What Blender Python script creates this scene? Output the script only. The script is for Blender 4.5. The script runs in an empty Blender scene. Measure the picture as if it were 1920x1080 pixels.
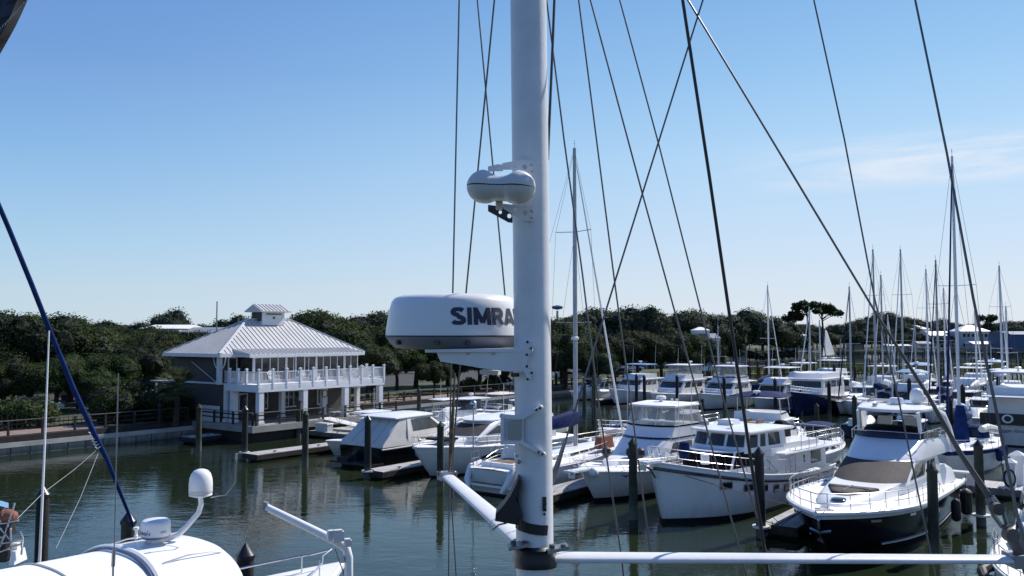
import bpy, bmesh, math, random
from mathutils import Vector, Matrix
random.seed(7)
R = math.radians
scene = bpy.context.scene
col = scene.collection
PI = math.pi

# ---------------------------------------------------------------- geometry of the view
F = 1600.0; H = 8.5; TH = math.atan(88 / F); CT = math.cos(TH); ST = math.sin(TH)
def ray(px, py):
    x = (px - 960) / F; y = -(py - 540) / F
    return Vector((x, CT - ST * y, ST + CT * y))
def PX(px, py, Y):
    d = ray(px, py); return Vector((0, 0, H)) + d * (Y / d.y)
def PZ(px, py, z):
    d = ray(px, py); return Vector((0, 0, H)) + d * ((z - H) / d.z)
def W(a, b, z=0.0):                      # marina grid: a along the docks, b away across the basin
    return Vector((.8 * a + .6 * b, -.6 * a + .8 * b, z))
def onb(px, b):
    k = (px - 960) / F * CT; Y = b / (.6 * k + .8); X = k * Y
    return .8 * X - .6 * Y
TOW = math.atan2(-.8, -.6)               # bow towards the near basin
AWAY = math.atan2(.8, .6)

# ---------------------------------------------------------------- mesh builder
class MB:
    def __init__(s): s.v = []; s.f = []; s.m = []
    def add(s, vs, fs, mi=0):
        o = len(s.v); s.v += [tuple(p) for p in vs]
        for q in fs: s.f.append(tuple(o + i for i in q)); s.m.append(mi)
    def box(s, c, d, rz=0, mi=0, taper=1.0):
        cx, cy, cz = c; x, y, z = d[0] / 2, d[1] / 2, d[2] / 2
        co, si = math.cos(rz), math.sin(rz); vs = []
        for k, sz in ((1, -z), (taper, z)):
            for sx, sy in ((-x, -y), (x, -y), (x, y), (-x, y)):
                px, py = sx * k, sy * k
                vs.append((cx + px * co - py * si, cy + px * si + py * co, cz + sz))
        s.add(vs, [(3, 2, 1, 0), (4, 5, 6, 7), (0, 1, 5, 4), (1, 2, 6, 5), (2, 3, 7, 6), (3, 0, 4, 7)], mi)
    def beam(s, p, q, w, h, mi=0, up=(0, 0, 1)):
        p = Vector(p); q = Vector(q); d = (q - p).normalized(); upv = Vector(up)
        sd = d.cross(upv)
        if sd.length < 1e-4: sd = Vector((1, 0, 0))
        sd.normalize(); u = sd.cross(d).normalized(); vs = []
        for e in (p, q):
            for a, b in ((-1, -1), (1, -1), (1, 1), (-1, 1)): vs.append(e + sd * a * w / 2 + u * b * h / 2)
        s.add(vs, [(0, 1, 2, 3), (7, 6, 5, 4), (0, 4, 5, 1), (1, 5, 6, 2), (2, 6, 7, 3), (3, 7, 4, 0)], mi)
    def tube(s, pts, r, n=6, mi=0, flat=1.0, up=None):
        pts = [Vector(p) for p in pts]; k = len(pts)
        rr = r if isinstance(r, (list, tuple)) else [r] * k
        t0 = (pts[1] - pts[0]).normalized()
        u = Vector(up) if up else (Vector((0, 0, 1)) if abs(t0.z) < .9 else Vector((1, 0, 0)))
        u = (u - t0 * u.dot(t0)).normalized(); vs = []
        for i, p in enumerate(pts):
            t = (pts[min(i + 1, k - 1)] - pts[max(i - 1, 0)]).normalized()
            u = (u - t * u.dot(t)).normalized(); w = t.cross(u)
            for j in range(n):
                a = 2 * PI * j / n
                vs.append(p + (u * math.cos(a) * flat + w * math.sin(a)) * rr[i])
        fs = []
        for i in range(k - 1):
            for j in range(n):
                j2 = (j + 1) % n
                fs.append((i * n + j, i * n + j2, (i + 1) * n + j2, (i + 1) * n + j))
        fs.append(tuple(reversed(range(n)))); fs.append(tuple((k - 1) * n + j for j in range(n)))
        s.add(vs, fs, mi)
    def lathe(s, prof, c=(0, 0, 0), n=16, mi=0, axis='z'):
        vs = []; fs = []; k = len(prof)
        for r, z in prof:
            for j in range(n):
                a = 2 * PI * j / n; x, y = r * math.cos(a), r * math.sin(a)
                p = (x, y, z) if axis == 'z' else ((z, x, y) if axis == 'x' else (x, z, y))
                vs.append((c[0] + p[0], c[1] + p[1], c[2] + p[2]))
        for i in range(k - 1):
            for j in range(n):
                j2 = (j + 1) % n
                q = (i * n + j, i * n + j2, (i + 1) * n + j2, (i + 1) * n + j)
                fs.append(q if axis != 'y' else q[::-1])
        fs.append(tuple(reversed(range(n)))); fs.append(tuple((k - 1) * n + j for j in range(n)))
        s.add(vs, fs, mi)
    def prism(s, poly, off, mi=0):       # poly of 3D points extruded by off
        n = len(poly); off = Vector(off); a = [Vector(p) for p in poly]; b = [p + off for p in a]
        s.add(a + b, [tuple(reversed(range(n))), tuple(range(n, 2 * n))] + [(i, (i + 1) % n, n + (i + 1) % n, n + i) for i in range(n)], mi)
    def sph(s, c, r, mi=0, n=10, m=6, sc=(1, 1, 1)):
        prof = [(max(1e-3, r * math.sin(PI * i / m)), -r * math.cos(PI * i / m)) for i in range(m + 1)]
        o = len(s.v); s.lathe(prof, (0, 0, 0), n, mi)
        for i in range(o, len(s.v)):
            x, y, z = s.v[i]; s.v[i] = (c[0] + x * sc[0], c[1] + y * sc[1], c[2] + z * sc[2])
    def sheet(s, grid, mi=0):            # grid rows of points
        r, c = len(grid), len(grid[0]); vs = [p for row in grid for p in row]
        s.add(vs, [(i * c + j, i * c + j + 1, (i + 1) * c + j + 1, (i + 1) * c + j) for i in range(r - 1) for j in range(c - 1)], mi)
    def build(s, name, mats, parent=None, smooth=35, fix=True):
        me = bpy.data.meshes.new(name); me.from_pydata([tuple(p) for p in s.v], [], s.f)
        mats = mats if isinstance(mats, (list, tuple)) else [mats]
        for m in mats: me.materials.append(m)
        if len(mats) > 1:
            for p, i in zip(me.polygons, s.m): p.material_index = min(i, len(mats) - 1)
        if fix:
            bm = bmesh.new(); bm.from_mesh(me)
            bmesh.ops.recalc_face_normals(bm, faces=bm.faces[:]); bm.to_mesh(me); bm.free()
        if smooth:
            me.shade_smooth(); me.set_sharp_from_angle(angle=R(smooth))
        o = bpy.data.objects.new(name, me); col.objects.link(o)
        if parent: o.parent = parent
        return o
def tag(o, label=None, cat=None, group=None, kind=None):
    if label: o['label'] = label
    if cat: o['category'] = cat
    if group: o['group'] = group
    if kind: o['kind'] = kind
    return o
def thing(name, label, cat, loc=(0, 0, 0), rz=0, group=None):
    o = bpy.data.objects.new(name, None); o.empty_display_size = .3
    o.location = loc; o.rotation_euler = (0, 0, rz); col.objects.link(o)
    return tag(o, label, cat, group)
def struct(name, mb, m, **k):
    return tag(mb.build(name, m, **k), kind='structure')
def kids(o): return [c for c in KIDS.get(o.name, [])]
def dup(root, loc, rz=0, label=None, group=None, scale=None, children=None):
    r = root.copy(); col.objects.link(r); r.location = loc; r.rotation_euler = (0, 0, rz)
    if scale: r.scale = scale if not isinstance(scale, (int, float)) else (scale,) * 3
    if label: r['label'] = label
    if group: r['group'] = group
    for ch in (children if children is not None else list(root.children)):
        c = ch.copy(); col.objects.link(c); c.parent = r
        for g in list(ch.children):
            e = g.copy(); col.objects.link(e); e.parent = c
    return r

# ---------------------------------------------------------------- materials
M = {}
def mat(name, c, rough=.5, metal=0, var=.08, vs=3.0, bump=0, bs=20, spec=.5, coat=0, c2=None, trans=0, alpha=1):
    m = bpy.data.materials.new(name); m.use_nodes = True; nt = m.node_tree; N = nt.nodes; L = nt.links
    b = N['Principled BSDF']
    b.inputs['Roughness'].default_value = rough; b.inputs['Metallic'].default_value = metal
    b.inputs['Specular IOR Level'].default_value = spec; b.inputs['Coat Weight'].default_value = coat
    b.inputs['Transmission Weight'].default_value = trans; b.inputs['Alpha'].default_value = alpha
    tc = N.new('ShaderNodeTexCoord')
    if var or c2:
        no = N.new('ShaderNodeTexNoise'); no.inputs['Scale'].default_value = vs; no.inputs['Detail'].default_value = 5
        L.new(tc.outputs['Object'], no.inputs['Vector'])
        mr = N.new('ShaderNodeMapRange'); mr.inputs[1].default_value = .3; mr.inputs[2].default_value = .7
        L.new(no.outputs['Fac'], mr.inputs[0])
        mx = N.new('ShaderNodeMix'); mx.data_type = 'RGBA'; L.new(mr.outputs[0], mx.inputs[0])
        cc = c2 if c2 else tuple(x * (1 - 2 * var) for x in c)
        mx.inputs[6].default_value = (*c, 1); mx.inputs[7].default_value = (*cc, 1)
        L.new(mx.outputs[2], b.inputs['Base Color'])
    else: b.inputs['Base Color'].default_value = (*c, 1)
    if bump:
        n2 = N.new('ShaderNodeTexNoise'); n2.inputs['Scale'].default_value = bs; n2.inputs['Detail'].default_value = 4
        L.new(tc.outputs['Object'], n2.inputs['Vector'])
        bp = N.new('ShaderNodeBump'); bp.inputs['Strength'].default_value = bump; bp.inputs['Distance'].default_value = .02
        L.new(n2.outputs['Fac'], bp.inputs['Height']); L.new(bp.outputs[0], b.inputs['Normal'])
    M[name] = m; return m
mat('gel', (.79, .79, .79), .28, var=.05, vs=.8, spec=.5)
mat('gel_old', (.66, .66, .64), .42, var=.10, vs=1.2)
mat('deck_white', (.76, .76, .75), .6, var=.05, vs=2)
mat('cream', (.62, .60, .55), .55, var=.08, vs=1.2)
mat('canvas_tan', (.62, .60, .56), .85, var=.08, vs=1.5, bump=.3, bs=4)
mat('canvas_white', (.75, .76, .78), .75, var=.04, vs=1.5, bump=.15, bs=3)
mat('navy', (.008, .012, .035), .18, var=.1, vs=1)
mat('navy_hull', (.012, .022, .075), .22, var=.15, vs=1)
mat('navy_canvas', (.010, .026, .11), .85, spec=.12, var=.25, vs=3, bump=.4, bs=5)
mat('blue_canvas', (.012, .036, .15), .85, spec=.12, var=.25, vs=3, bump=.4, bs=5)
mat('lightblue', (.16, .30, .50), .6, var=.1)
mat('black_hull', (.008, .008, .012), .12, var=0)
mat('black', (.012, .012, .015), .5, var=.1)
mat('black_canvas', (.008, .008, .011), .85, spec=.12, var=.2, vs=3, bump=.3, bs=6)
mat('mesh_cover', (.040, .034, .035), .8, var=.2, vs=2.5, bump=.2, bs=60)
mat('glass', (.010, .012, .015), .05, vs=1.3, c2=(.045, .045, .042), spec=.7)
mat('glass_blue', (.02, .05, .07), .05, var=0, spec=.8)
mat('vinyl', (.55, .55, .52), .15, var=.25, vs=1.5, trans=.0, alpha=.42)
mat('steel', (.55, .56, .58), .25, metal=1, var=.05)
mat('wire', (.13, .13, .14), .4, metal=.6, var=.2, vs=8)
mat('alu_grey', (.30, .31, .33), .4, metal=.7, var=.1)
mat('mast_white', (.72, .73, .75), .36, var=.07, vs=6, bump=.05, bs=40)
mat('mast_alu', (.45, .46, .48), .45, metal=.3, var=.1)
mat('grey_pl', (.17, .18, .21), .5, var=.05)
mat('letter', (.025, .028, .06), .6, var=0)
mat('pile_dark', (.012, .012, .012), .7, var=.2, vs=4, bump=.6, bs=12)
mat('pile_green', (.050, .055, .035), .85, var=.3, vs=3, bump=.8, bs=14)
mat('pilecap', (.012, .013, .018), .35, var=0)
mat('teak', (.26, .17, .10), .7, var=.2, vs=5)
mat('orange', (.30, .10, .06), .7, var=.25, vs=6)
mat('rubber', (.01, .01, .012), .6, var=.1)
mat('hypalon', (.45, .46, .48), .6, var=.08)
mat('bldg_white', (.78, .79, .81), .6, var=.06, vs=1.5)
mat('trim', (.70, .71, .73), .6, var=.05)
mat('siding', (.078, .070, .066), .8, var=.12, vs=1)
mat('brown_dark', (.035, .028, .022), .75, var=.3, vs=3, bump=.5, bs=10)
mat('int_dark', (.02, .022, .03), .5, var=.3)
mat('concrete', (.34, .33, .31), .85, var=.2, vs=.6, bump=.4, bs=8, c2=(.24, .23, .21))
mat('asphalt', (.05, .05, .052), .9, var=.2, vs=.6, bump=.3)
mat('bark', (.055, .045, .035), .9, var=.3, vs=4, bump=1, bs=12)
mat('roof_white', (.84, .84, .83), .5, var=.05)
mat('roof_grey', (.22, .24, .27), .5, var=.08)
mat('wall_pale', (.45, .46, .47), .7, var=.1)
mat('wall_blue', (.05, .10, .20), .6, var=.1)
mat('car_dark', (.012, .016, .03), .15, var=0, coat=.5)
mat('car_white', (.6, .6, .62), .2, var=0, coat=.5)
mat('car_silver', (.25, .26, .28), .25, metal=.5, var=0)
mat('car_blue', (.015, .04, .13), .15, var=0, coat=.5)
mat('pier_wood', (.17, .16, .15), .9, var=.25, vs=1)
mat('gold', (.20, .15, .08), .7, var=.4, vs=20)
mat('shroud_sleeve', (.16, .13, .11), .7, var=.25, vs=8)

def plank_mat(name, c, c2, w, rot):
    m = bpy.data.materials.new(name); m.use_nodes = True; nt = m.node_tree; N = nt.nodes; L = nt.links
    b = N['Principled BSDF']; b.inputs['Roughness'].default_value = .85
    tc = N.new('ShaderNodeTexCoord'); mp = N.new('ShaderNodeMapping'); mp.inputs['Rotation'].default_value = (0, 0, rot)
    L.new(tc.outputs['Object'], mp.inputs[0])
    br = N.new('ShaderNodeTexBrick'); br.inputs['Scale'].default_value = 1; br.offset = .37
    br.inputs['Brick Width'].default_value = 3.6; br.inputs['Row Height'].default_value = w; br.inputs['Mortar Size'].default_value = w * .06
    br.inputs['Color1'].default_value = (*c, 1); br.inputs['Color2'].default_value = (*c2, 1); br.inputs['Mortar'].default_value = (.02, .02, .02, 1)
    L.new(mp.outputs[0], br.inputs['Vector'])
    no = N.new('ShaderNodeTexNoise'); no.inputs['Scale'].default_value = 1.3; no.inputs['Detail'].default_value = 6
    L.new(tc.outputs['Object'], no.inputs[0])
    mx = N.new('ShaderNodeMix'); mx.data_type = 'RGBA'; mx.blend_type = 'MULTIPLY'; mx.inputs[0].default_value = .6
    L.new(br.outputs[0], mx.inputs[6]); L.new(no.outputs[0], mx.inputs[7]); 
    mu = N.new('ShaderNodeMix'); mu.data_type = 'RGBA'; mu.blend_type = 'MULTIPLY'; mu.inputs[0].default_value = 1
    L.new(mx.outputs[2], mu.inputs[6]); mu.inputs[7].default_value = (1.5, 1.5, 1.5, 1)
    L.new(mu.outputs[2], b.inputs['Base Color']); M[name] = m; return m
plank_mat('planks_u', (.42, .41, .40), (.32, .31, .30), .14, 0)
plank_mat('planks_v', (.42, .41, .40), (.32, .31, .30), .14, PI / 2)
plank_mat('brick_path', (.26, .19, .165), (.20, .15, .13), .3, 0)

def roof_mat(name, c, axis):              # standing seam metal is modelled; this adds soft staining
    return mat(name, c, .38, metal=0, var=.06, vs=.5)
roof_mat('seam_roof', (.54, .535, .525), 0)

def leaf_mat(name, c, c2, haze=0):
    m = bpy.data.materials.new(name); m.use_nodes = True; nt = m.node_tree; N = nt.nodes; L = nt.links
    b = N['Principled BSDF']; b.inputs['Roughness'].default_value = .75; b.inputs['Specular IOR Level'].default_value = .15
    tc = N.new('ShaderNodeTexCoord'); no = N.new('ShaderNodeTexNoise'); no.inputs['Scale'].default_value = .55; no.inputs['Detail'].default_value = 6
    no.inputs['Roughness'].default_value = .75
    L.new(tc.outputs['Object'], no.inputs[0])
    cr = N.new('ShaderNodeValToRGB'); cr.color_ramp.elements[0].position = .34; cr.color_ramp.elements[1].position = .66
    cr.color_ramp.elements[0].color = (*c, 1); cr.color_ramp.elements[1].color = (*c2, 1)
    L.new(no.outputs[0], cr.inputs[0])
    oi = N.new('ShaderNodeObjectInfo'); hs = N.new('ShaderNodeHueSaturation')
    mr = N.new('ShaderNodeMapRange'); mr.inputs[3].default_value = .75; mr.inputs[4].default_value = 1.25
    L.new(oi.outputs['Random'], mr.inputs[0]); L.new(mr.outputs[0], hs.inputs['Value']); L.new(cr.outputs[0], hs.inputs['Color'])
    mh = N.new('ShaderNodeMapRange'); mh.inputs[3].default_value = .48; mh.inputs[4].default_value = .515
    L.new(oi.outputs['Random'], mh.inputs[0]); L.new(mh.outputs[0], hs.inputs['Hue'])
    L.new(hs.outputs[0], b.inputs['Base Color'])
    tr = N.new('ShaderNodeBsdfTranslucent'); L.new(hs.outputs[0], tr.inputs[0])
    ms = N.new('ShaderNodeMixShader'); ms.inputs[0].default_value = .22
    L.new(b.outputs[0], ms.inputs[1]); L.new(tr.outputs[0], ms.inputs[2]); L.new(ms.outputs[0], N['Material Output'].inputs[0])
    M[name] = m; return m
leaf_mat('leaf', (.016, .031, .008), (.062, .094, .022))
leaf_mat('leaf_far', (.024, .039, .018), (.064, .088, .038))  # distance haze put into the leaf colour: paler and bluer for far trees
leaf_mat('leaf_palm', (.05, .075, .03), (.13, .16, .07))
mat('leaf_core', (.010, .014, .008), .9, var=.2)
mat('leaf_core_far', (.022, .030, .026), .9, var=.2)  # crown core of far trees, lightened and blued as painted haze
leaf_mat('marsh_mat', (.09, .12, .03), (.17, .19, .06))

def water_mat():
    m = bpy.data.materials.new('water'); m.use_nodes = True; nt = m.node_tree; N = nt.nodes; L = nt.links
    b = N['Principled BSDF']; b.inputs['Roughness'].default_value = .035; b.inputs['IOR'].default_value = 1.36
    b.inputs['Specular IOR Level'].default_value = .62
    tc = N.new('ShaderNodeTexCoord')
    no0 = N.new('ShaderNodeTexNoise'); no0.inputs['Scale'].default_value = .06; no0.inputs['Detail'].default_value = 3
    L.new(tc.outputs['Object'], no0.inputs[0])
    cr = N.new('ShaderNodeValToRGB'); cr.color_ramp.elements[0].position = .35; cr.color_ramp.elements[1].position = .65
    cr.color_ramp.elements[0].color = (.016, .025, .010, 1); cr.color_ramp.elements[1].color = (.013, .020, .012, 1)
    L.new(no0.outputs[0], cr.inputs[0]); L.new(cr.outputs[0], b.inputs['Base Color'])
    def wave(scale, rot, sx, det):
        mp = N.new('ShaderNodeMapping'); mp.inputs['Rotation'].default_value = (0, 0, rot); mp.inputs['Scale'].default_value = (sx, 1, 1)
        L.new(tc.outputs['Object'], mp.inputs[0])
        n = N.new('ShaderNodeTexNoise'); n.inputs['Scale'].default_value = scale; n.inputs['Detail'].default_value = det; n.inputs['Roughness'].default_value = .55
        L.new(mp.outputs[0], n.inputs[0]); return n
    n1 = wave(5.5, .5, .45, 2.5); n2 = wave(1.1, .9, .4, 2); n3 = wave(.12, .2, .5, 2)
    # calm and ruffled patches
    mr = N.new('ShaderNodeMapRange'); mr.inputs[1].default_value = .42; mr.inputs[2].default_value = .62; mr.inputs[3].default_value = .35; mr.inputs[4].default_value = 1
    L.new(n3.outputs[0], mr.inputs[0])
    b1 = N.new('ShaderNodeBump'); b1.inputs['Distance'].default_value = .011; L.new(n1.outputs[0], b1.inputs['Height']); L.new(mr.outputs[0], b1.inputs['Strength'])
    b2 = N.new('ShaderNodeBump'); b2.inputs['Distance'].default_value = .022; b2.inputs['Strength'].default_value = .8; L.new(n2.outputs[0], b2.inputs['Height'])
    L.new(b1.outputs[0], b2.inputs['Normal']); L.new(b2.outputs[0], b.inputs['Normal'])
    M['water'] = m
water_mat()
def ground_mat():
    m = bpy.data.materials.new('ground'); m.use_nodes = True; nt = m.node_tree; N = nt.nodes; L = nt.links
    b = N['Principled BSDF']; b.inputs['Roughness'].default_value = .95
    tc = N.new('ShaderNodeTexCoord'); no = N.new('ShaderNodeTexNoise'); no.inputs['Scale'].default_value = .15; no.inputs['Detail'].default_value = 8
    L.new(tc.outputs['Object'], no.inputs[0])
    cr = N.new('ShaderNodeValToRGB'); e = cr.color_ramp.elements
    e[0].position = .35; e[0].color = (.030, .042, .015, 1); e[1].position = .62; e[1].color = (.075, .085, .035, 1)
    L.new(no.outputs[0], cr.inputs[0]); L.new(cr.outputs[0], b.inputs['Base Color']); M['ground'] = m
ground_mat()

# ---------------------------------------------------------------- light, sky, camera
SUN_AZ = 50; SUN_EL = 44
world = bpy.data.worlds.new('World'); scene.world = world; world.use_nodes = True
nt = world.node_tree; N = nt.nodes; L = nt.links; bg = N['Background']
sky = N.new('ShaderNodeTexSky'); sky.sky_type = 'NISHITA'; sky.sun_disc = False
sky.sun_elevation = R(SUN_EL); sky.sun_rotation = R(SUN_AZ); sky.altitude = 0; sky.air_density = 1.0; sky.dust_density = .55; sky.ozone_density = 2.4
tc = N.new('ShaderNodeTexCoord'); sp = N.new('ShaderNodeSeparateXYZ'); L.new(tc.outputs['Generated'], sp.inputs[0])
# thin cirrus: stretched noise in direction space, only low in the right-hand sky
mp = N.new('ShaderNodeMapping'); mp.inputs['Scale'].default_value = (3.0, 3.0, 26); mp.inputs['Location'].default_value = (.4, 1.3, .2); L.new(tc.outputs['Generated'], mp.inputs[0])
cn = N.new('ShaderNodeTexNoise'); cn.inputs['Scale'].default_value = 1.5; cn.inputs['Detail'].default_value = 7; cn.inputs['Roughness'].default_value = .6; cn.inputs['Distortion'].default_value = .6; L.new(mp.outputs[0], cn.inputs[0])
def mrange(src, a, b_, c=0, d=1, smooth=True):
    m = N.new('ShaderNodeMapRange'); m.interpolation_type = 'SMOOTHSTEP' if smooth else 'LINEAR'
    for i, v in enumerate((a, b_, c, d)): m.inputs[i + 1].default_value = v
    L.new(src, m.inputs[0]); return m.outputs[0]
def mul(a, b_):
    m = N.new('ShaderNodeMath'); m.operation = 'MULTIPLY'; L.new(a, m.inputs[0])
    if isinstance(b_, float): m.inputs[1].default_value = b_
    else: L.new(b_, m.inputs[1])
    return m.outputs[0]
el0 = mrange(sp.outputs[2], .150, .172); el1 = mrange(sp.outputs[2], .180, .225, 1, 0)
azm = mrange(sp.outputs[0], .20, .44)
cl = mul(mul(mul(mrange(cn.outputs[0], .34, .62), el0), mul(el1, azm)), .72)
# clear-sky gradient: deeper away from the sun, paler towards it and towards the horizon
SS = .1
def ramp(stops):
    r = N.new('ShaderNodeValToRGB'); r.color_ramp.interpolation = 'B_SPLINE' if False else 'EASE'; e = r.color_ramp.elements
    r.color_ramp.interpolation = 'LINEAR'
    for i, (p, c) in enumerate(stops):
        q = e[i] if i < 2 else e.new(p)
        q.position = p; q.color = (*[((v / 255 + .055) / 1.055) ** 2.4 for v in c], 1)
    L.new(sp.outputs[2], r.inputs[0]); return r.outputs[0]
rA = ramp([(0, (203, 222, 234)), (.9, (59, 98, 174)), (.05, (191, 217, 236)), (.10, (171, 210, 240)), (.20, (135, 184, 234)), (.29, (115, 160, 222)), (.40, (99, 144, 212)), (.60, (75, 118, 192))])
rB = ramp([(0, (221, 230, 242)), (.9, (67, 110, 188)), (.05, (215, 229, 245)), (.10, (205, 226, 249)), (.20, (183, 220, 251)), (.29, (153, 202, 246)), (.40, (125, 178, 234)), (.60, (91, 140, 211))])
vm = N.new('ShaderNodeVectorMath'); vm.operation = 'DOT_PRODUCT'; L.new(tc.outputs['Generated'], vm.inputs[0]); vm.inputs[1].default_value = (math.sin(R(SUN_AZ)), math.cos(R(SUN_AZ)), 0)
fz = mrange(vm.outputs['Value'], .05, .95)
def mixc(f, a, b_):
    m = N.new('ShaderNodeMix'); m.data_type = 'RGBA'
    if isinstance(f, float): m.inputs[0].default_value = f
    else: L.new(f, m.inputs[0])
    L.new(a, m.inputs[6])
    if isinstance(b_, tuple): m.inputs[7].default_value = (*b_, 1)
    else: L.new(b_, m.inputs[7])
    return m.outputs[2]
grad = mixc(fz, rA, rB)
gs = N.new('ShaderNodeVectorMath'); gs.operation = 'SCALE'; gs.inputs['Scale'].default_value = 1 / SS; L.new(grad, gs.inputs[0])
base = mixc(.88, sky.outputs[0], gs.outputs[0])
fin = mixc(cl, base, (8.6, 8.8, 9.6))
L.new(fin, bg.inputs[0]); bg.inputs[1].default_value = SS
sd = bpy.data.lights.new('sun', 'SUN'); sd.energy = 5.8; sd.angle = R(.5); sd.color = (1, .95, .88)
so = bpy.data.objects.new('sun', sd); col.objects.link(so)
sdir = Vector((math.sin(R(SUN_AZ)) * math.cos(R(SUN_EL)), math.cos(R(SUN_AZ)) * math.cos(R(SUN_EL)), math.sin(R(SUN_EL))))
so.rotation_euler = (-sdir).to_track_quat('-Z', 'Y').to_euler(); so.location = sdir * 60
cd = bpy.data.cameras.new('camera'); cd.lens = 30; cd.sensor_width = 36; cd.clip_start = .05; cd.clip_end = 9000
cam = bpy.data.objects.new('camera', cd); col.objects.link(cam); cam.location = (0, 0, H); cam.rotation_euler = (PI / 2 + TH, 0, 0)
scene.camera = cam
scene.view_settings.view_transform = 'Standard'; scene.view_settings.look = 'None'; scene.view_settings.exposure = 0; scene.view_settings.gamma = 1

m = mat('sail_cloth', (.85, .85, .83), .7, var=.03); nt = m.node_tree; N = nt.nodes; tr_ = N.new('ShaderNodeBsdfTranslucent'); tr_.inputs[0].default_value = (.85, .85, .83, 1); ms_ = N.new('ShaderNodeMixShader'); ms_.inputs[0].default_value = .6
nt.links.new(N['Principled BSDF'].outputs[0], ms_.inputs[1]); nt.links.new(tr_.outputs[0], ms_.inputs[2]); nt.links.new(ms_.outputs[0], N['Material Output'].inputs[0])
leaf_mat('leaf_b', (.024, .036, .010), (.080, .098, .026)); leaf_mat('leaf_c', (.011, .024, .009), (.036, .064, .020))

def zstain(name, col_, z0, z1, amt, sc=(5, 5, .35)):
    m = M[name]; nt = m.node_tree; N = nt.nodes; L = nt.links; b = N['Principled BSDF']
    tc = N.new('ShaderNodeTexCoord'); sp_ = N.new('ShaderNodeSeparateXYZ'); L.new(tc.outputs['Object'], sp_.inputs[0])
    mp_ = N.new('ShaderNodeMapping'); mp_.inputs['Scale'].default_value = sc; L.new(tc.outputs['Object'], mp_.inputs[0])
    no = N.new('ShaderNodeTexNoise'); no.inputs['Scale'].default_value = 1; no.inputs['Detail'].default_value = 5; L.new(mp_.outputs[0], no.inputs[0])
    ad = N.new('ShaderNodeMath'); ad.operation = 'MULTIPLY_ADD'; L.new(no.outputs[0], ad.inputs[0]); ad.inputs[1].default_value = -(z1 - z0) * 1.2; L.new(sp_.outputs[2], ad.inputs[2])
    mr = N.new('ShaderNodeMapRange'); mr.inputs[1].default_value = z0 - (z1 - z0) * .6; mr.inputs[2].default_value = z1 - (z1 - z0) * .6; mr.inputs[3].default_value = amt; mr.inputs[4].default_value = 0; L.new(ad.outputs[0], mr.inputs[0])
    mx = N.new('ShaderNodeMix'); mx.data_type = 'RGBA'; L.new(mr.outputs[0], mx.inputs[0])
    src = b.inputs['Base Color'].links[0].from_socket if b.inputs['Base Color'].links else None
    if src: L.new(src, mx.inputs[6])
    else: mx.inputs[6].default_value = b.inputs['Base Color'].default_value
    mx.inputs[7].default_value = (*col_, 1); L.new(mx.outputs[2], b.inputs['Base Color'])
mat('hull_gel', (.78, .78, .78), .24, var=.05, vs=.8); zstain('hull_gel', (.40, .36, .27), .1, .9, .55)
zstain('pile_dark', (.075, .075, .065), .25, 1.0, .9, (9, 9, 4)); zstain('pile_green', (.11, .11, .09), .25, 1.0, .9, (9, 9, 4)); zstain('concrete', (.07, .07, .06), -.1, .55, .9, (3, 3, 1))
mat('cap_stone', (.50, .49, .47), .8, var=.14, vs=.8, bump=.3)
GR = -math.atan2(.6, .8)
def gthing(name, label, cat, a, b, z=0, group=None):
    return thing(name, label, cat, W(a, b, z), GR, group)
def grid(o, a, b, z=0): o.location = W(a, b, z); o.rotation_euler = (0, 0, GR); return o
GZ = 1.3
# ================================================================ water and land
mb = MB(); s_ = 4500
mb.add([(-s_, -600, 0), (s_, -600, 0), (s_, 6000, 0), (-s_, 6000, 0)], [(0, 1, 2, 3)])
struct('water', mb, M['water'], smooth=0, fix=False)
mb = MB()
shore = [W(-65.6, -70), W(-65.6, 137), (44, 196, 0), (60, 262, 0), (95, 330, 0), (150, 395, 0), (420, 405, 0), (1500, 450, 0), (4400, 900, 0), (4400, 5900, 0), (-4400, 5900, 0), (-4400, -70, 0)]
pts = [Vector((p[0], p[1], 0)) for p in shore]; n = len(pts)
mb.add([(p.x, p.y, GZ) for p in pts] + [(p.x, p.y, -1) for p in pts], [tuple(range(n))] + [(i, (i + 1) % n, n + (i + 1) % n, n + i) for i in range(n)])
struct('ground', mb, M['ground'], smooth=0)
# marsh
def tri_sheet(name, poly, z, m, kind='structure'):
    mb = MB(); mb.add([(p[0], p[1], z) for p in poly], [tuple(range(len(poly)))]); return tag(mb.build(name, m, smooth=0), kind=kind)
tri_sheet('mudflat', [(30, 172), (62, 190), (110, 193), (200, 188), (230, 240), (150, 262), (66, 262)], .08, M['ground'])
def in_poly(x, y, P):
    c = False
    for i in range(len(P)):
        x1, y1 = P[i]; x2, y2 = P[i - 1]
        if (y1 > y) != (y2 > y) and x < (x2 - x1) * (y - y1) / (y2 - y1) + x1: c = not c
    return c
MP = [(30, 173), (62, 191), (110, 194), (199, 189), (228, 240), (150, 260), (66, 260)]
mb = MB(); rr = random.Random(3)
for i in range(26000):
    x = rr.uniform(28, 230); y = rr.uniform(172, 262)
    if not in_poly(x, y, MP): continue
    h = rr.uniform(.7, 1.3) * (1 + .3 * math.sin(x * .2) * math.sin(y * .17)); a = rr.uniform(0, PI); w = rr.uniform(.15, .35)
    dx, dy = math.cos(a) * w, math.sin(a) * w; lx, ly = rr.uniform(-.3, .3), rr.uniform(-.3, .3)
    mb.add([(x - dx, y - dy, .05), (x + dx, y + dy, .05), (x + dx * .3 + lx, y + dy * .3 + ly, h), (x - dx * .6 + lx, y - dy * .6 + ly, h * .85)], [(0, 1, 2, 3)])
tag(mb.build('marsh_grass', M['marsh_mat'], smooth=0, fix=False), 'green marsh grass on the mudflat beyond the far docks', 'marsh grass', kind='stuff')

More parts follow.
